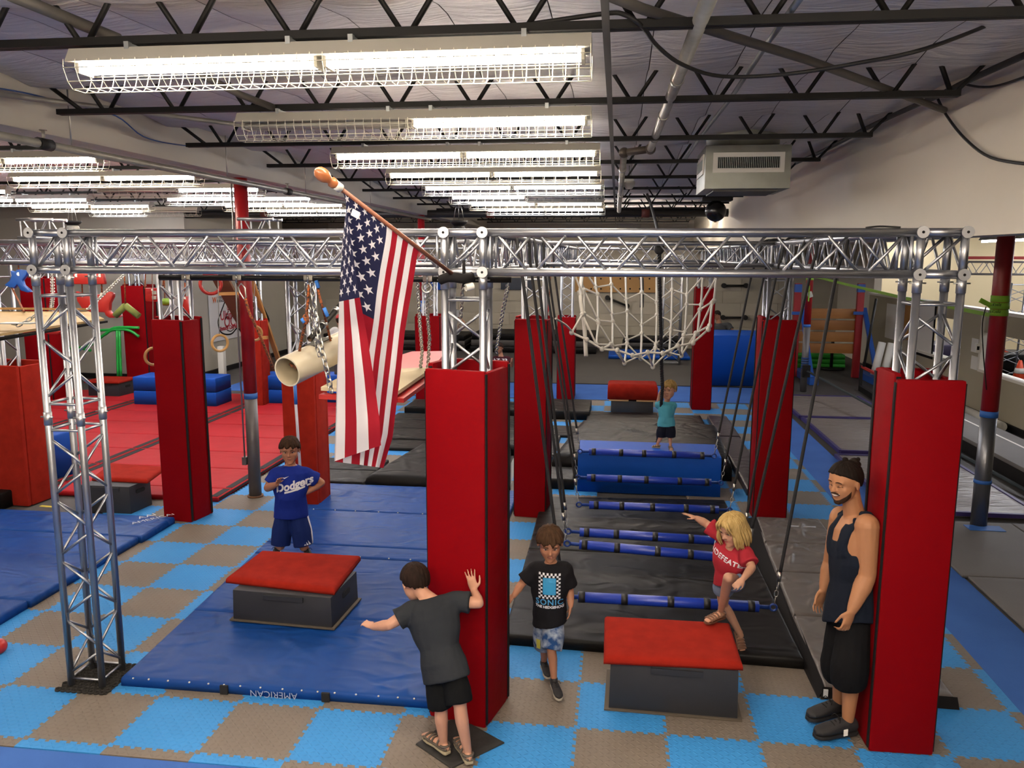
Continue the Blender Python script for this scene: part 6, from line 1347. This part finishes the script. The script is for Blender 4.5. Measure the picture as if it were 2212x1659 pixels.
            for sg in (-1, 1):
                for i, ang in enumerate(np.linspace(-28, 205, 34)):
                    for q in np.linspace(-.03, .03, 4):
                        xo = xx*sg*(.082+.018*math.sin(math.radians(max(0, min(180, ang))))+q)*s; m0 = J['neck']-up*.2*s+xo; dr = yf*math.cos(math.radians(ang))+up*math.sin(math.radians(ang))
                        h_ = bv.ray_cast(Vector(m0+dr*.45), Vector(-dr), .6)
                        if h_[0] is not None and np.linalg.norm(np.array(h_[0])-head_c) > .2*s and (np.array(h_[0])-J['neck'])@up < .06*s: c.ell(np.array(h_[0]), .0175*s, .0175*s, .0175*s, 8, 6)
        shirt_o = blob(c, 'shirt' if not o['tank'] else 'tank_top', shirt, t, .0085 if s > .5 else .0075, 5, .5, .007*s, 9); sv = bvh_of(shirt_o)
    else: shirt_o = sv = None
    c = MB(); R = torso(lo*.2, -.12, .13); c1 = R[0]
    loft(c, R)
    for sd in 'LR':
        hp, kn = J['hip'+sd], J['kn'+sd]; an = J['ank'+sd]; q = o['leghem']
        e = hp+(kn-hp)*min(1, q) if q <= 1 else kn+(an-kn)*(q-1)
        pts = [hp-up*.0*s, hp*.5+e*.5, e] if q <= 1 else [hp-up*.0*s, kn, e]
        limb(c, pts, [.09*s*fat+lo*.4, (.092 if q <= 1 else .08)*s*fat+lo*o.get('flare', .9), (.085 if q <= 1 else .066)*s*fat+lo*o.get('flare', 1.1)], round1=False)
    shorts_o = blob(c, 'shorts', shorts, t, .0085 if s > .5 else .0075, 4, .5, .007*s, 8)
    # ---- shoes
    for sd in 'LR':
        fwd, upv, sx, heel, Lf = foot_frame(sd); an = J['ank'+sd]
        P = lambda f, h: heel+fwd*Lf*f+upv*h
        sole = MB(); pts = []
        W = [(0, .026), (.05, .036), (.2, .038), (.45, .036), (.7, .05), (.85, .047), (.95, .034), (1.0, .016)]
        poly = [(Lf*f, w*s) for f, w in W]+[(Lf*f, -w*s) for f, w in W[::-1]]
        sole.prism(poly, heel, fwd, sx, upv*.022*s); so = sole.build('sole', shoes['sole'], t, bevel=.004*s)
        if shoes['kind'] == 'shoe':
            up_ = MB(); hs = .022*s
            loft(up_, [(P(.0, hs+.035*s), sx*.022*s, upv*.03*s), (P(.05, hs+.04*s), sx*.04*s, upv*.045*s), (P(.25, hs+.045*s), sx*.044*s, upv*.052*s), (P(.5, hs+.036*s), sx*.047*s, upv*.043*s), (P(.72, hs+.026*s), sx*.054*s, upv*.034*s), (P(.9, hs+.02*s), sx*.047*s, upv*.026*s), (P(.985, hs+.014*s), sx*.02*s, upv*.016*s)], 16)
            limb(up_, [P(.2, hs+.05*s), an+upv*shoes.get('high', .02)*s], [.042*s, .042*s], round1=False)
            u_o = blob(up_, 'shoe', shoes['upper'], t, .005, 3)
            lc = MB()
            for q in (.42, .5, .58): lc.tube([P(q, hs+.062*s)+sx*.028*s, P(q+.02, hs+(.09-.11*(q-.42))*s), P(q, hs+.062*s)-sx*.028*s], .004*s, 5)
            lc.tube(smoothpath([P(.4, hs+.085*s), P(.44, hs+.1*s)+sx*.04*s, P(.5, hs+.08*s)+sx*.05*s], 4), .003*s, 5); lc.tube(smoothpath([P(.4, hs+.085*s), P(.46, hs+.11*s)-sx*.03*s, P(.52, hs+.09*s)-sx*.05*s], 4), .003*s, 5)
            lc.build('laces', shoes.get('lace', BLK), u_o)
        else:
            st = MB(); hs = .02*s
            for q, _ in shoes['straps']:
                z, w, hh_ = (np.interp(q, [r[0] for r in FOOT], [r[i] for r in FOOT])*s for i in (1, 2, 3)); c_ = P(q, hs+z)
                st.tube([c_+sx*(w+.004*s)*math.cos(t)+upv*(hh_+.004*s)*math.sin(t) for t in np.linspace(-.3, math.pi+.3, 14)], .0085*s, 6, flat=1.6)
            for sg in (-1, 1): st.tube(smoothpath([P(f, hs+.022*s)+sx*sg*(np.interp(f, [r[0] for r in FOOT], [r[2] for r in FOOT])+.004)*s for f in (.85, .6, .35, .15, .0)], 4), .01*s, 6)
            st.tube([P(.16, hs+.045*s)+(sx*math.cos(t)*.04-fwd*math.sin(t)*.045)*s for t in np.linspace(0, math.pi, 10)], .011*s, 6)
            st.build('sandal_straps', shoes['upper'], t)
    return t, body, shirt_o, sv, shorts_o
def skinm(n, c): return mat('skin '+n, c, .55, spec=.3, vary=(9, .4, tuple(max(0, x*.92) for x in [int(c[i:i+2], 16)/255 for i in (1, 3, 5)])))
def hairm(n, c, c2): return mat('hair '+n, c, .75, spec=.12, bump=(55, .7, .01), vary=(38, .25, c2), stretch=(1, 1, .25))
def cloth(n, c, c2=None): return mat('cloth '+n, c, .9, spec=.15, bump=(7, .45, .03), vary=(2.5, .4, c2) if c2 else None)
def JJ(**k): return {a: (aY(*v[:3]) if len(v) == 3 else V(*aY(*v[:3])[:2], v[3])) for a, v in k.items()}
SHW = mat('pale rubber sole', '#9c958a', .7); SHB = mat('black shoe', '#18171a', .7); SOLEB = mat('black sole', '#141315', .7)
# ---- boy in blue behind the jump box
Y = 7.4
J = JJ(head=(626, 973, Y-.03), neck=(628, 1003, Y), pelvis=(629, 1103, Y), shL=(657, 1022, Y+.02), shR=(598, 1022, Y-.02), elL=(694, 1043, Y+.12), wrL=(662, 1064, Y+.02), elR=(578, 1054, Y-.08), wrR=(598, 1046, Y-.22),
       hipL=(645, 1110, Y), hipR=(613, 1110, Y), knL=(656, 1182, Y-.03), knR=(606, 1180, Y-.03), ankL=(664, 1230, Y+.03, .135), ankR=(601, 1228, Y+.03, .135), toeL=(672, 1240, Y-.13, .1), toeR=(594, 1240, Y-.13, .1))
blue_t = cloth('royal blue', '#15287a', '#112068')
p1, bo, so, sv, sho = person('boy in blue shirt and shorts, hand on hip, behind the red topped box', J, (.3, -.95, 0), (.28, -.95, -.12), .25, .74, skinm('boy blue', '#a06d54'), blue_t, cloth('dark blue', '#112258', '#0e1c4a'), hairm('brown', '#3a261a', '#23160f'),
    dict(kind='shoe', upper=SHB, sole=SHW, gz=dict(L=.06, R=.06)), dict(L=((-.9, -.2, -.25), (-.3, .6, -.2), .12, .5, -1), R=((.45, -.3, .75), (.75, -.5, -.2), .125, .9, 1)), dict(belly=.03, tf=1.32, af=1.3, leghem=.95, hairk=dict(front=.2, side=.02, thick=.06, mess=.03, seed=1), fat=1.06, hem=.7, flare=1.6))
PRW = mat('white shirt print', '#c9c9cf', .8)
ax_, Fv, up_ = axes((.3, -.95, 0)); ax_ = ax_*1.; O = (J['shL']+J['shR'])/2*.62+J['pelvis']*.38
dx = unit(ax_*-1.) if (ax_@CR) < 0 else ax_
v, f = text_mesh('Dodgers', .105, .004, .25); r_ = math.radians(14); v = [(x*math.cos(r_)-y*math.sin(r_), x*math.sin(r_)+y*math.cos(r_)) for x, y in v]; decal(v, f, O+up_*.055+dx*.04, dx, up_, -Fv, sv, PRW, so, 'lettering')
sw_ = [(-.13, -.1), (.17, -.02), (.2, .02), (.17, .012), (-.1, -.068), (-.16, -.07)]; v, f = [(x*.9, y*.9) for x, y in sw_], [(0, 1, 2, 3, 4, 5)]
n_ = 8; v = [(-.09+.25*i/n_, -.052+.062*i/n_+o_) for i in range(n_+1) for o_ in (-.009, .009)]; f = [(2*i, 2*i+2, 2*i+3, 2*i+1) for i in range(n_)]; decal(v, f, O+up_*.035+dx*.04, dx, up_, -Fv, sv, PRW, so, 'lettering_tail')
v = [(-.03, .005), (-.012, -.008), (.035, .02), (-.008, .004), (-.018, .018)]; decal(v, [(0, 1, 2, 3)], O+up_*.125-dx*.035, dx, up_, -Fv, sv, PRW, so, 'swoosh_mark')
shv = bvh_of(sho); ST = MB()
for q in (0, .018, .036):
    a, b_ = J['hipL']+dx*.2+up_*.04, J['hipL']*.12+J['knL']*.88+dx*.2; pts = []
    for i in range(7):
        p = a+(b_-a)*i/6-Fv*(q-.018); h_ = shv.ray_cast(Vector(p), Vector(-dx), .4); pts.append(np.array(h_[0])+dx*.002 if h_[0] is not None else p-dx*.1)
    ST.tube(pts, .005, 5)
ST.build('side_stripes', PRW, sho)
v = [(-.03, -.02), (-.012, -.02), (-.02, -.005), (-.006, -.02), (.012, -.02), (-.008, .012), (.016, -.02), (.034, -.02), (.006, .026)]; decal(v, [(0, 1, 2), (3, 4, 5), (6, 7, 8)], J['knL']*.8+J['hipL']*.2+dx*.05, dx, up_, -Fv, shv, PRW, sho, 'triple_bar_mark')
# ---- boy seen from behind leaning on the centre pad
J = JJ(head=(897, 1258, 4.74), neck=(925, 1288, 4.66), pelvis=(962, 1450, 4.52), shL=(893, 1318, 4.62), shR=(982, 1298, 4.66), elL=(840, 1350, 4.55), wrL=(806, 1354, 4.62), elR=(1034, 1303, 4.66), wrR=(1024, 1276, 4.775),
       hipL=(945, 1470, 4.52), hipR=(983, 1462, 4.5), knL=(953, 1532, 4.5), knR=(994, 1525, 4.44), ankL=(958, 1607, 4.5, .09), ankR=(1010, 1622, 4.43, .09), toeL=(922, 1600, 4.62, .055), toeR=(990, 1612, 4.6, .055))
p2, bo, so, sv, sho = person('boy in dark grey shirt seen from behind, leaning a hand on the centre red pad', J, (-.35, .92, -.1), (-.62, .68, -.42), .235, .75, skinm('leaning boy', '#b98a72'), cloth('charcoal', '#2a2d31', '#22252a'), cloth('black shorts', '#0b0c0e'), hairm('dark brown', '#2a1c15', '#140d0a'),
    dict(kind='sandal', upper=mat('taupe sandal', '#4f473f', .8), sole=mat('pale sandal sole', '#a1967d', .7), gz=dict(L=.066, R=.066), straps=[(.3, .07), (.5, .06), (.62, .052), (.78, .042)]),
    dict(L=((-.85, .5, .05), (.1, .3, -1), .125, .75, -1), R=((-.25, .1, 1), (.24, .97, 0), .15, .03, -1, .2, .9)), dict(hem=.55, tf=1.25, af=1.15, leghem=.9, face=True, hairk=dict(front=.24, side=.0, back=-.24, thick=.04, mess=.02, seed=2), sleeve=.52, hU=(.2, -.2, 1)))
# ---- boy in black shirt touching the pad
Y = 5.38
J = JJ(head=(1188, 1174, Y-.02), neck=(1190, 1212, Y), pelvis=(1187, 1335, Y+.02), shL=(1219, 1228, Y), shR=(1160, 1228, Y), elL=(1231, 1276, Y+.03), wrL=(1233, 1308, Y-.02), elR=(1126, 1262, Y-.02), wrR=(1110, 1287, Y-.1),
       hipL=(1200, 1346, Y), hipR=(1173, 1346, Y+.03), knL=(1191, 1404, Y-.09), knR=(1176, 1396, Y+.08), ankL=(1197, 1463, Y-.06, .085), ankR=(1175, 1442, Y+.2, .085), toeL=(1208, 1482, Y-.2, .05), toeR=(1184, 1452, Y+.08, .05))
p3, bo, so, sv, sho = person('boy in black printed shirt and blue camouflage shorts, touching the side of the centre pad', J, (.02, -1, 0), (.1, -.95, -.3), .235, .62, skinm('young boy', '#a57358'), cloth('black', '#17161a', '#121114'), mat('cloth blue camo', '#1c3a66', .9, spec=.15, vary=(16, .12, '#8d97a5')), hairm('light brown', '#4a3524', '#2c1d13'),
    dict(kind='shoe', upper=SHB, sole=SHW, gz=dict(L=.058, R=.058), high=.04), dict(L=((-.15, -.15, -1), (-1, .0, .1), .115, .35, 1), R=((-.9, -.1, -.45), (0, .5, -.8), .115, .15, 1)), dict(leghem=1.0, hairk=dict(front=.17, side=-.02, back=-.28, thick=.06, mess=.03, seed=3), sleeve=.62, belly=.012, tf=1.45, af=1.2, hem=.5, flare=1.3))
ax_, Fv, up_ = axes((.02, -1, 0)); dx = ax_ if ax_@CR > 0 else -ax_; O = J['pelvis']*.42+J['neck']*.58
CH = []; 
vv, ff = [], []
for i in range(11):
    for j in range(13):
        if (i+j) % 2 == 0 and (i in (0, 1, 9, 10) or j in (0, 1, 11, 12)): n0 = len(vv); q = .0138; x, y = (i-5.5)*q, (j-6.5)*q; vv += [(x, y), (x+q, y), (x+q, y+q), (x, y+q)]; ff.append((n0, n0+1, n0+2, n0+3))
decal(vv, ff, O+up_*.035, dx, up_, -Fv, sv, PRW, so, 'checker_print')
v, f = quadgrid(-.045, .045, -.06, .06); decal(v, f, O+up_*.035, dx, up_, -Fv, sv, mat('teal shirt print', '#2f86b4', .5), so, 'print_panel')
v, f = text_mesh('SONIC', .058, .001, 0, 1.15); decal(v, f, O-up_*.083, dx, up_, -Fv, sv, mat('blue shirt print', '#3f86b8', .8), so, 'lettering')
v, f = text_mesh('THE HEDGEHOG', .026, .001, .15); decal(v, f, O-up_*.118, dx, up_, -Fv, sv, PRW, so, 'lettering')
shv = bvh_of(sho); v, f = quadgrid(-.014, .014, -.04, .04, 2, 4); decal(v, f, J['knR']*.7+J['hipR']*.3-dx*.035, dx, up_, -Fv, shv, mat('yellow print', '#a9a23c', .8), sho, 'yellow_panel')
# ---- girl stepping on the right box
ankL = fl(1556, 1338, .41); ankL = V(ankL[0], ankL[1], .475)
J = JJ(head=(1582, 1143, 5.62), neck=(1580, 1180, 5.66), pelvis=(1576, 1252, 5.74), shL=(1608, 1192, 5.6), shR=(1556, 1156, 5.74), elL=(1624, 1226, 5.5), wrL=(1606, 1250, 5.38), elR=(1524, 1130, 5.8), wrR=(1504, 1119, 5.78),
       hipL=(1590, 1258, 5.7), hipR=(1563, 1258, 5.8), knL=(1573, 1248, 5.42), knR=(1562, 1306, 5.86), ankR=(1600, 1372, 5.98), toeR=(1607, 1400, 5.93)); J['ankL'] = ankL; J['toeL'] = ankL+V(-.1, -.085, -.04)
p4, bo, so, sv, sho = person('blond girl in red shirt and denim shorts stepping onto the front right box', J, (-.5, -.85, 0), (-.72, -.6, -.32), .23, .66, skinm('girl', '#b3866e'), cloth('coral red', '#9c2a35', '#8e222e'), mat('cloth denim', '#52627d', .9, bump=(200, .3, .003), vary=(14, .3, '#6b7a90')), hairm('blond', '#b59a66', '#8a7040'),
    dict(kind='sandal', upper=mat('brown silver sandal', '#6a4a38', .5), sole=mat('brown sandal sole', '#5a3524', .7), gz=dict(L=.06, R=.055), tilt='R', straps=[(.3, .07), (.45, .06), (.58, .054), (.7, .047), (.82, .038)]),
    dict(L=((-.7, -.5, -.5), (-.4, .3, -.7), .115, .6, 1), R=((-.9, -.1, .35), (0, 0, -1), .12, .12, 1)), dict(girl=True, tf=1.25, leghem=.42, hairk=dict(front=.26, side=-.05, back=-.4, thick=.05, seed=4), sleeve=.62, hem=.15, brow=mat('fair brow', '#8d7350', .8), flare=1.0, lip='#8f4a44'))
dx = unit(J['shL']-J['shR']); ax2 = unit(np.cross(np.cross(dx, V(0, 0, 1)), dx)); into = -unit(np.cross(ax2, dx)); Fv = V(-.35, -.93, .0)
if into@V(0, 1, 0) < 0: into = -into
v, f = text_mesh('UNDEFEATED', .052, .0015, 0, 1.08); decal(v, f, (J['shL']+J['shR'])/2*.55+J['pelvis']*.45+ax2*.045, dx, ax2, into, sv, PRW, so, 'lettering')
# ---- small child on the blue block
Y = 10.62
J = JJ(head=(1446, 842, Y-.05), neck=(1440, 866, Y), pelvis=(1439, 915, Y+.02), shL=(1427, 873, Y), shR=(1455, 875, Y-.02), elL=(1420, 876, Y+.05), wrL=(1425, 848, Y+.0), elR=(1448, 890, Y+.12), wrR=(1432, 846, Y+.1),
       hipL=(1432, 918, Y+.02), hipR=(1448, 918, Y), knL=(1428, 944, Y+.02), knR=(1448, 944, Y), ankL=(1420, 968, Y+.02, .59), ankR=(1448, 970, Y-.03, .59), toeL=(1411, 972, Y+.03, .56), toeR=(1450, 976, Y-.11, .56))
p5, bo, so, sv, sho = person('small blond child in teal shirt holding the black climbing rope on the blue block', J, (-.45, .85, 0), (-.42, -.88, -.1), .235, .52, skinm('child', '#b0836c'), cloth('teal', '#4a93a5', '#3f8496'), cloth('navy', '#10131f'), hairm('sandy blond', '#9c8150', '#6f5731'),
    dict(kind='sandal', upper=mat('striped sandal', '#5e513c', .7), sole=SHW, gz=dict(L=.056, R=.056), straps=[(.25, .08), (.55, .06), (.75, .05)]), dict(L=((.3, .1, 1), (1, .2, -.2), .085, .9, -1), R=((-.3, -.1, 1), (-1, .1, .2), .085, .9, 1)), dict(leghem=1.0, hairk=dict(front=.2, side=-.02, back=-.25, thick=.055, seed=6), tf=1.2, hem=.5, sleeve=.7, flare=1.3, voxel=.006))
# ---- man in tank top leaning on the right pad
J = JJ(head=(1836, 1042, 5.12), neck=(1858, 1110, 5.16), pelvis=(1846, 1325, 5.12), shL=(1884, 1136, 5.0), shR=(1828, 1118, 5.34), elL=(1884, 1245, 4.97), wrL=(1852, 1318, 4.9), elR=(1806, 1215, 5.42), wrR=(1790, 1272, 5.36),
       hipL=(1858, 1338, 5.06), hipR=(1832, 1335, 5.22), knL=(1846, 1440, 4.98), knR=(1824, 1432, 5.18), ankL=(1842, 1556, 5.02, .1), ankR=(1820, 1524, 5.24, .1), toeL=(1782, 1572, 4.96, .05), toeR=(1765, 1537, 5.16, .05))
J = {k: v+V(-.03, 0, 0) for k, v in J.items()}
p6, bo, so, sv, sho = person('smiling man in navy tank top and black shorts leaning against the right red pad', J, (-.8, -.6, 0), (-.8, -.56, -.16), .258, 1.0, skinm('man', '#a2714f'), cloth('navy tank', '#141b28', '#10151f'), cloth('black jersey', '#0d0d0f'), hairm('near black', '#1f1611', '#0f0b08'),
    dict(kind='shoe', upper=SHB, sole=SOLEB, gz=dict(L=.075, R=.075), high=.0), dict(L=((-.35, -.2, -.9), (-.5, .75, 0), .19, 1.15, -1), R=((-.3, -.1, -1), (.4, -.8, .1), .185, .45, 1)), dict(tank=True, eyes='smile', beard=hairm('beard', '#3a271b', '#24170f'), bun=True, hairk=dict(front=.29, side=.02, back=-.24, thick=.03, seed=8, wave=.15), tf=1.28, af=1.4, leghem=1.28, sw=.19, flare=2.4, lip='#7d4a3d', brow=hairm('beard', '#3a271b', '#24170f'), voxel=.0065, neckf=1.1, loose=.016))
vN = MB(); c = fl(1826, 1585, .06)
lp_ = MB().obox(aY(1827, 1583, 4.93), (.012, 0, .004), (0, .004, 0), (0, 0, .02)).build('shoe_mark', PAPER, p6)
# ---- people in the background
def bg(label, J, F, hF, hh, s, skin, sh, pants, hair, o=None, sole=SHW):
    return person(label, J, F, hF, hh, s, skin, sh, pants, hair, dict(kind='shoe', upper=SHB, sole=sole, gz=dict(L=.07, R=.07)), dict(L=((-.2, -.4, -.8), (1, 0, 0), .16, .4, 1), R=((.2, -.4, -.8), (-1, 0, 0), .16, .4, 1)), dict(voxel=.011, leghem=1.8, face=True) | (o or {}))
Y = 16.9
J = JJ(head=(1079, 752, Y), neck=(1082, 769, Y), pelvis=(1086, 808, Y), shL=(1096, 775, Y), shR=(1070, 775, Y), elL=(1105, 790, Y-.1), wrL=(1106, 775, Y-.2), elR=(1066, 792, Y), wrR=(1072, 806, Y-.2), hipL=(1092, 811, Y), hipR=(1082, 811, Y), knL=(1092, 832, Y), knR=(1084, 832, Y), ankL=(1096, 852, Y, .09), ankR=(1084, 853, Y, .09), toeL=(1097, 857, Y-.15, .04), toeR=(1082, 857, Y-.15, .04))
q = bg('person in maroon shirt and black leggings standing behind the centre column', J, (-.2, -.98, 0), (-.3, -.95, -.1), .21, .8, skinm('far a', '#8f6450'), cloth('maroon', '#35141d'), cloth('black leggings', '#0d0d10'), hairm('far brown', '#2a1a14', '#150d0a'), dict(leghem=1.9, flare=.3))
for i, tx in enumerate(('NEVER', 'RULES')): v, f = text_mesh(tx, .1, .004); decal(v, f, (J['shL']+J['shR'])/2*.6+J['pelvis']*.4+V(0, 0, .1-.1*i), V(1, 0, 0), V(0, 0, 1), V(.2, .98, 0), q[3], PRW, q[2], 'lettering')
Y = 21.7
J = JJ(head=(1549, 681, Y), neck=(1553, 697, Y), pelvis=(1556, 740, Y), shL=(1572, 703, Y-.1), shR=(1537, 703, Y), elL=(1583, 716, Y-.2), wrL=(1574, 728, Y-.3), elR=(1534, 722, Y), wrR=(1540, 740, Y-.2), hipL=(1563, 745, Y), hipR=(1549, 745, Y), knL=(1563, 776, Y), knR=(1549, 776, Y), ankL=(1563, 805, Y, .1), ankR=(1549, 805, Y, .1), toeL=(1562, 809, Y-.2, .05), toeR=(1546, 809, Y-.2, .05))
bg('person in grey shirt standing behind the tall blue block by the far wall', J, (-.4, -.9, 0), (-.75, -.6, -.3), .23, .98, skinm('far b', '#96694f'), cloth('far grey', '#3a3b3c'), cloth('far dark pants', '#1a1a1e'), hairm('far dark', '#241812', '#120c09'))
Y = 20.2
J = JJ(head=(975, 655, Y), neck=(975, 668, Y), pelvis=(974, 718, Y), shL=(988, 675, Y), shR=(962, 675, Y), elL=(996, 692, Y-.1), wrL=(1003, 697, Y-.25), elR=(957, 695, Y), wrR=(958, 715, Y-.1), hipL=(981, 722, Y), hipR=(968, 722, Y), knL=(982, 758, Y), knR=(968, 758, Y), ankL=(983, 792, Y, .1), ankR=(968, 792, Y, .1), toeL=(985, 797, Y-.2, .05), toeR=(966, 797, Y-.2, .05))
bg('person in pale grey shirt mostly hidden behind the legs of the centre column', J, (0, -1, 0), (.3, -.95, -.1), .22, .98, skinm('far c', '#9a6c54'), cloth('pale grey', '#80807c'), cloth('far black shorts', '#151517'), hairm('far brown', '#2a1a14', '#150d0a'), dict(leghem=1.0))
Y = 14.9
J = JJ(head=(735, 693, Y), neck=(737, 708, Y), pelvis=(741, 760, Y), shL=(722, 715, Y), shR=(752, 715, Y), elL=(716, 738, Y), wrL=(718, 758, Y-.1), elR=(757, 738, Y), wrR=(757, 760, Y), hipL=(735, 765, Y), hipR=(748, 765, Y), knL=(734, 808, Y), knR=(748, 808, Y), ankL=(733, 850, Y, .16), ankR=(748, 850, Y, .16), toeL=(729, 852, Y+.18, .11), toeR=(748, 852, Y+.2, .11))
q = bg('person in white shirt and red cap half hidden behind the flag', J, (-.3, .95, 0), (-.5, .85, 0), .215, .95, skinm('far d', '#9d7059'), cloth('white tee', '#a9a8a4'), cloth('far grey shorts', '#3a3a3f'), hairm('far dark', '#241812', '#120c09'), dict(leghem=1.0, face=False))
hX, hFv, hU = axes((-.5, .85, 0)); cap = MB().ell(J['head']+V(0, 0, .05), .085, .1, .085, 18, 10, np.array([hX, hFv, hU])).build('cap', mat('red cap', '#8c1d1c', .7), q[0])
MB().cyl(J['elL']*.3+J['shL']*.7+V(-.05, -.06, 0), J['elL']*.3+J['shL']*.7+V(-.06, -.068, 0), .035, 14).build('sleeve_badge', BLK, q[2])
# ---- black cloth under the leaning boy's feet
cl = [fl(898, 1609)[:2], fl(975, 1662)[:2], fl(1090, 1606)[:2], fl(985, 1548)[:2]]
tag(cushion(MB(), [cl[0], cl[1], cl[2], cl[3]], .012, .01, .012, 3, 30, 30, z0=.001, ncr=10, wlen=.3).build('black_cloth', mat('black rubber sheet', '#1f1e1d', .7, bump=(60, .3, .004))), 'square black rubber sheet on the tiles under the leaning boy', 'mat')
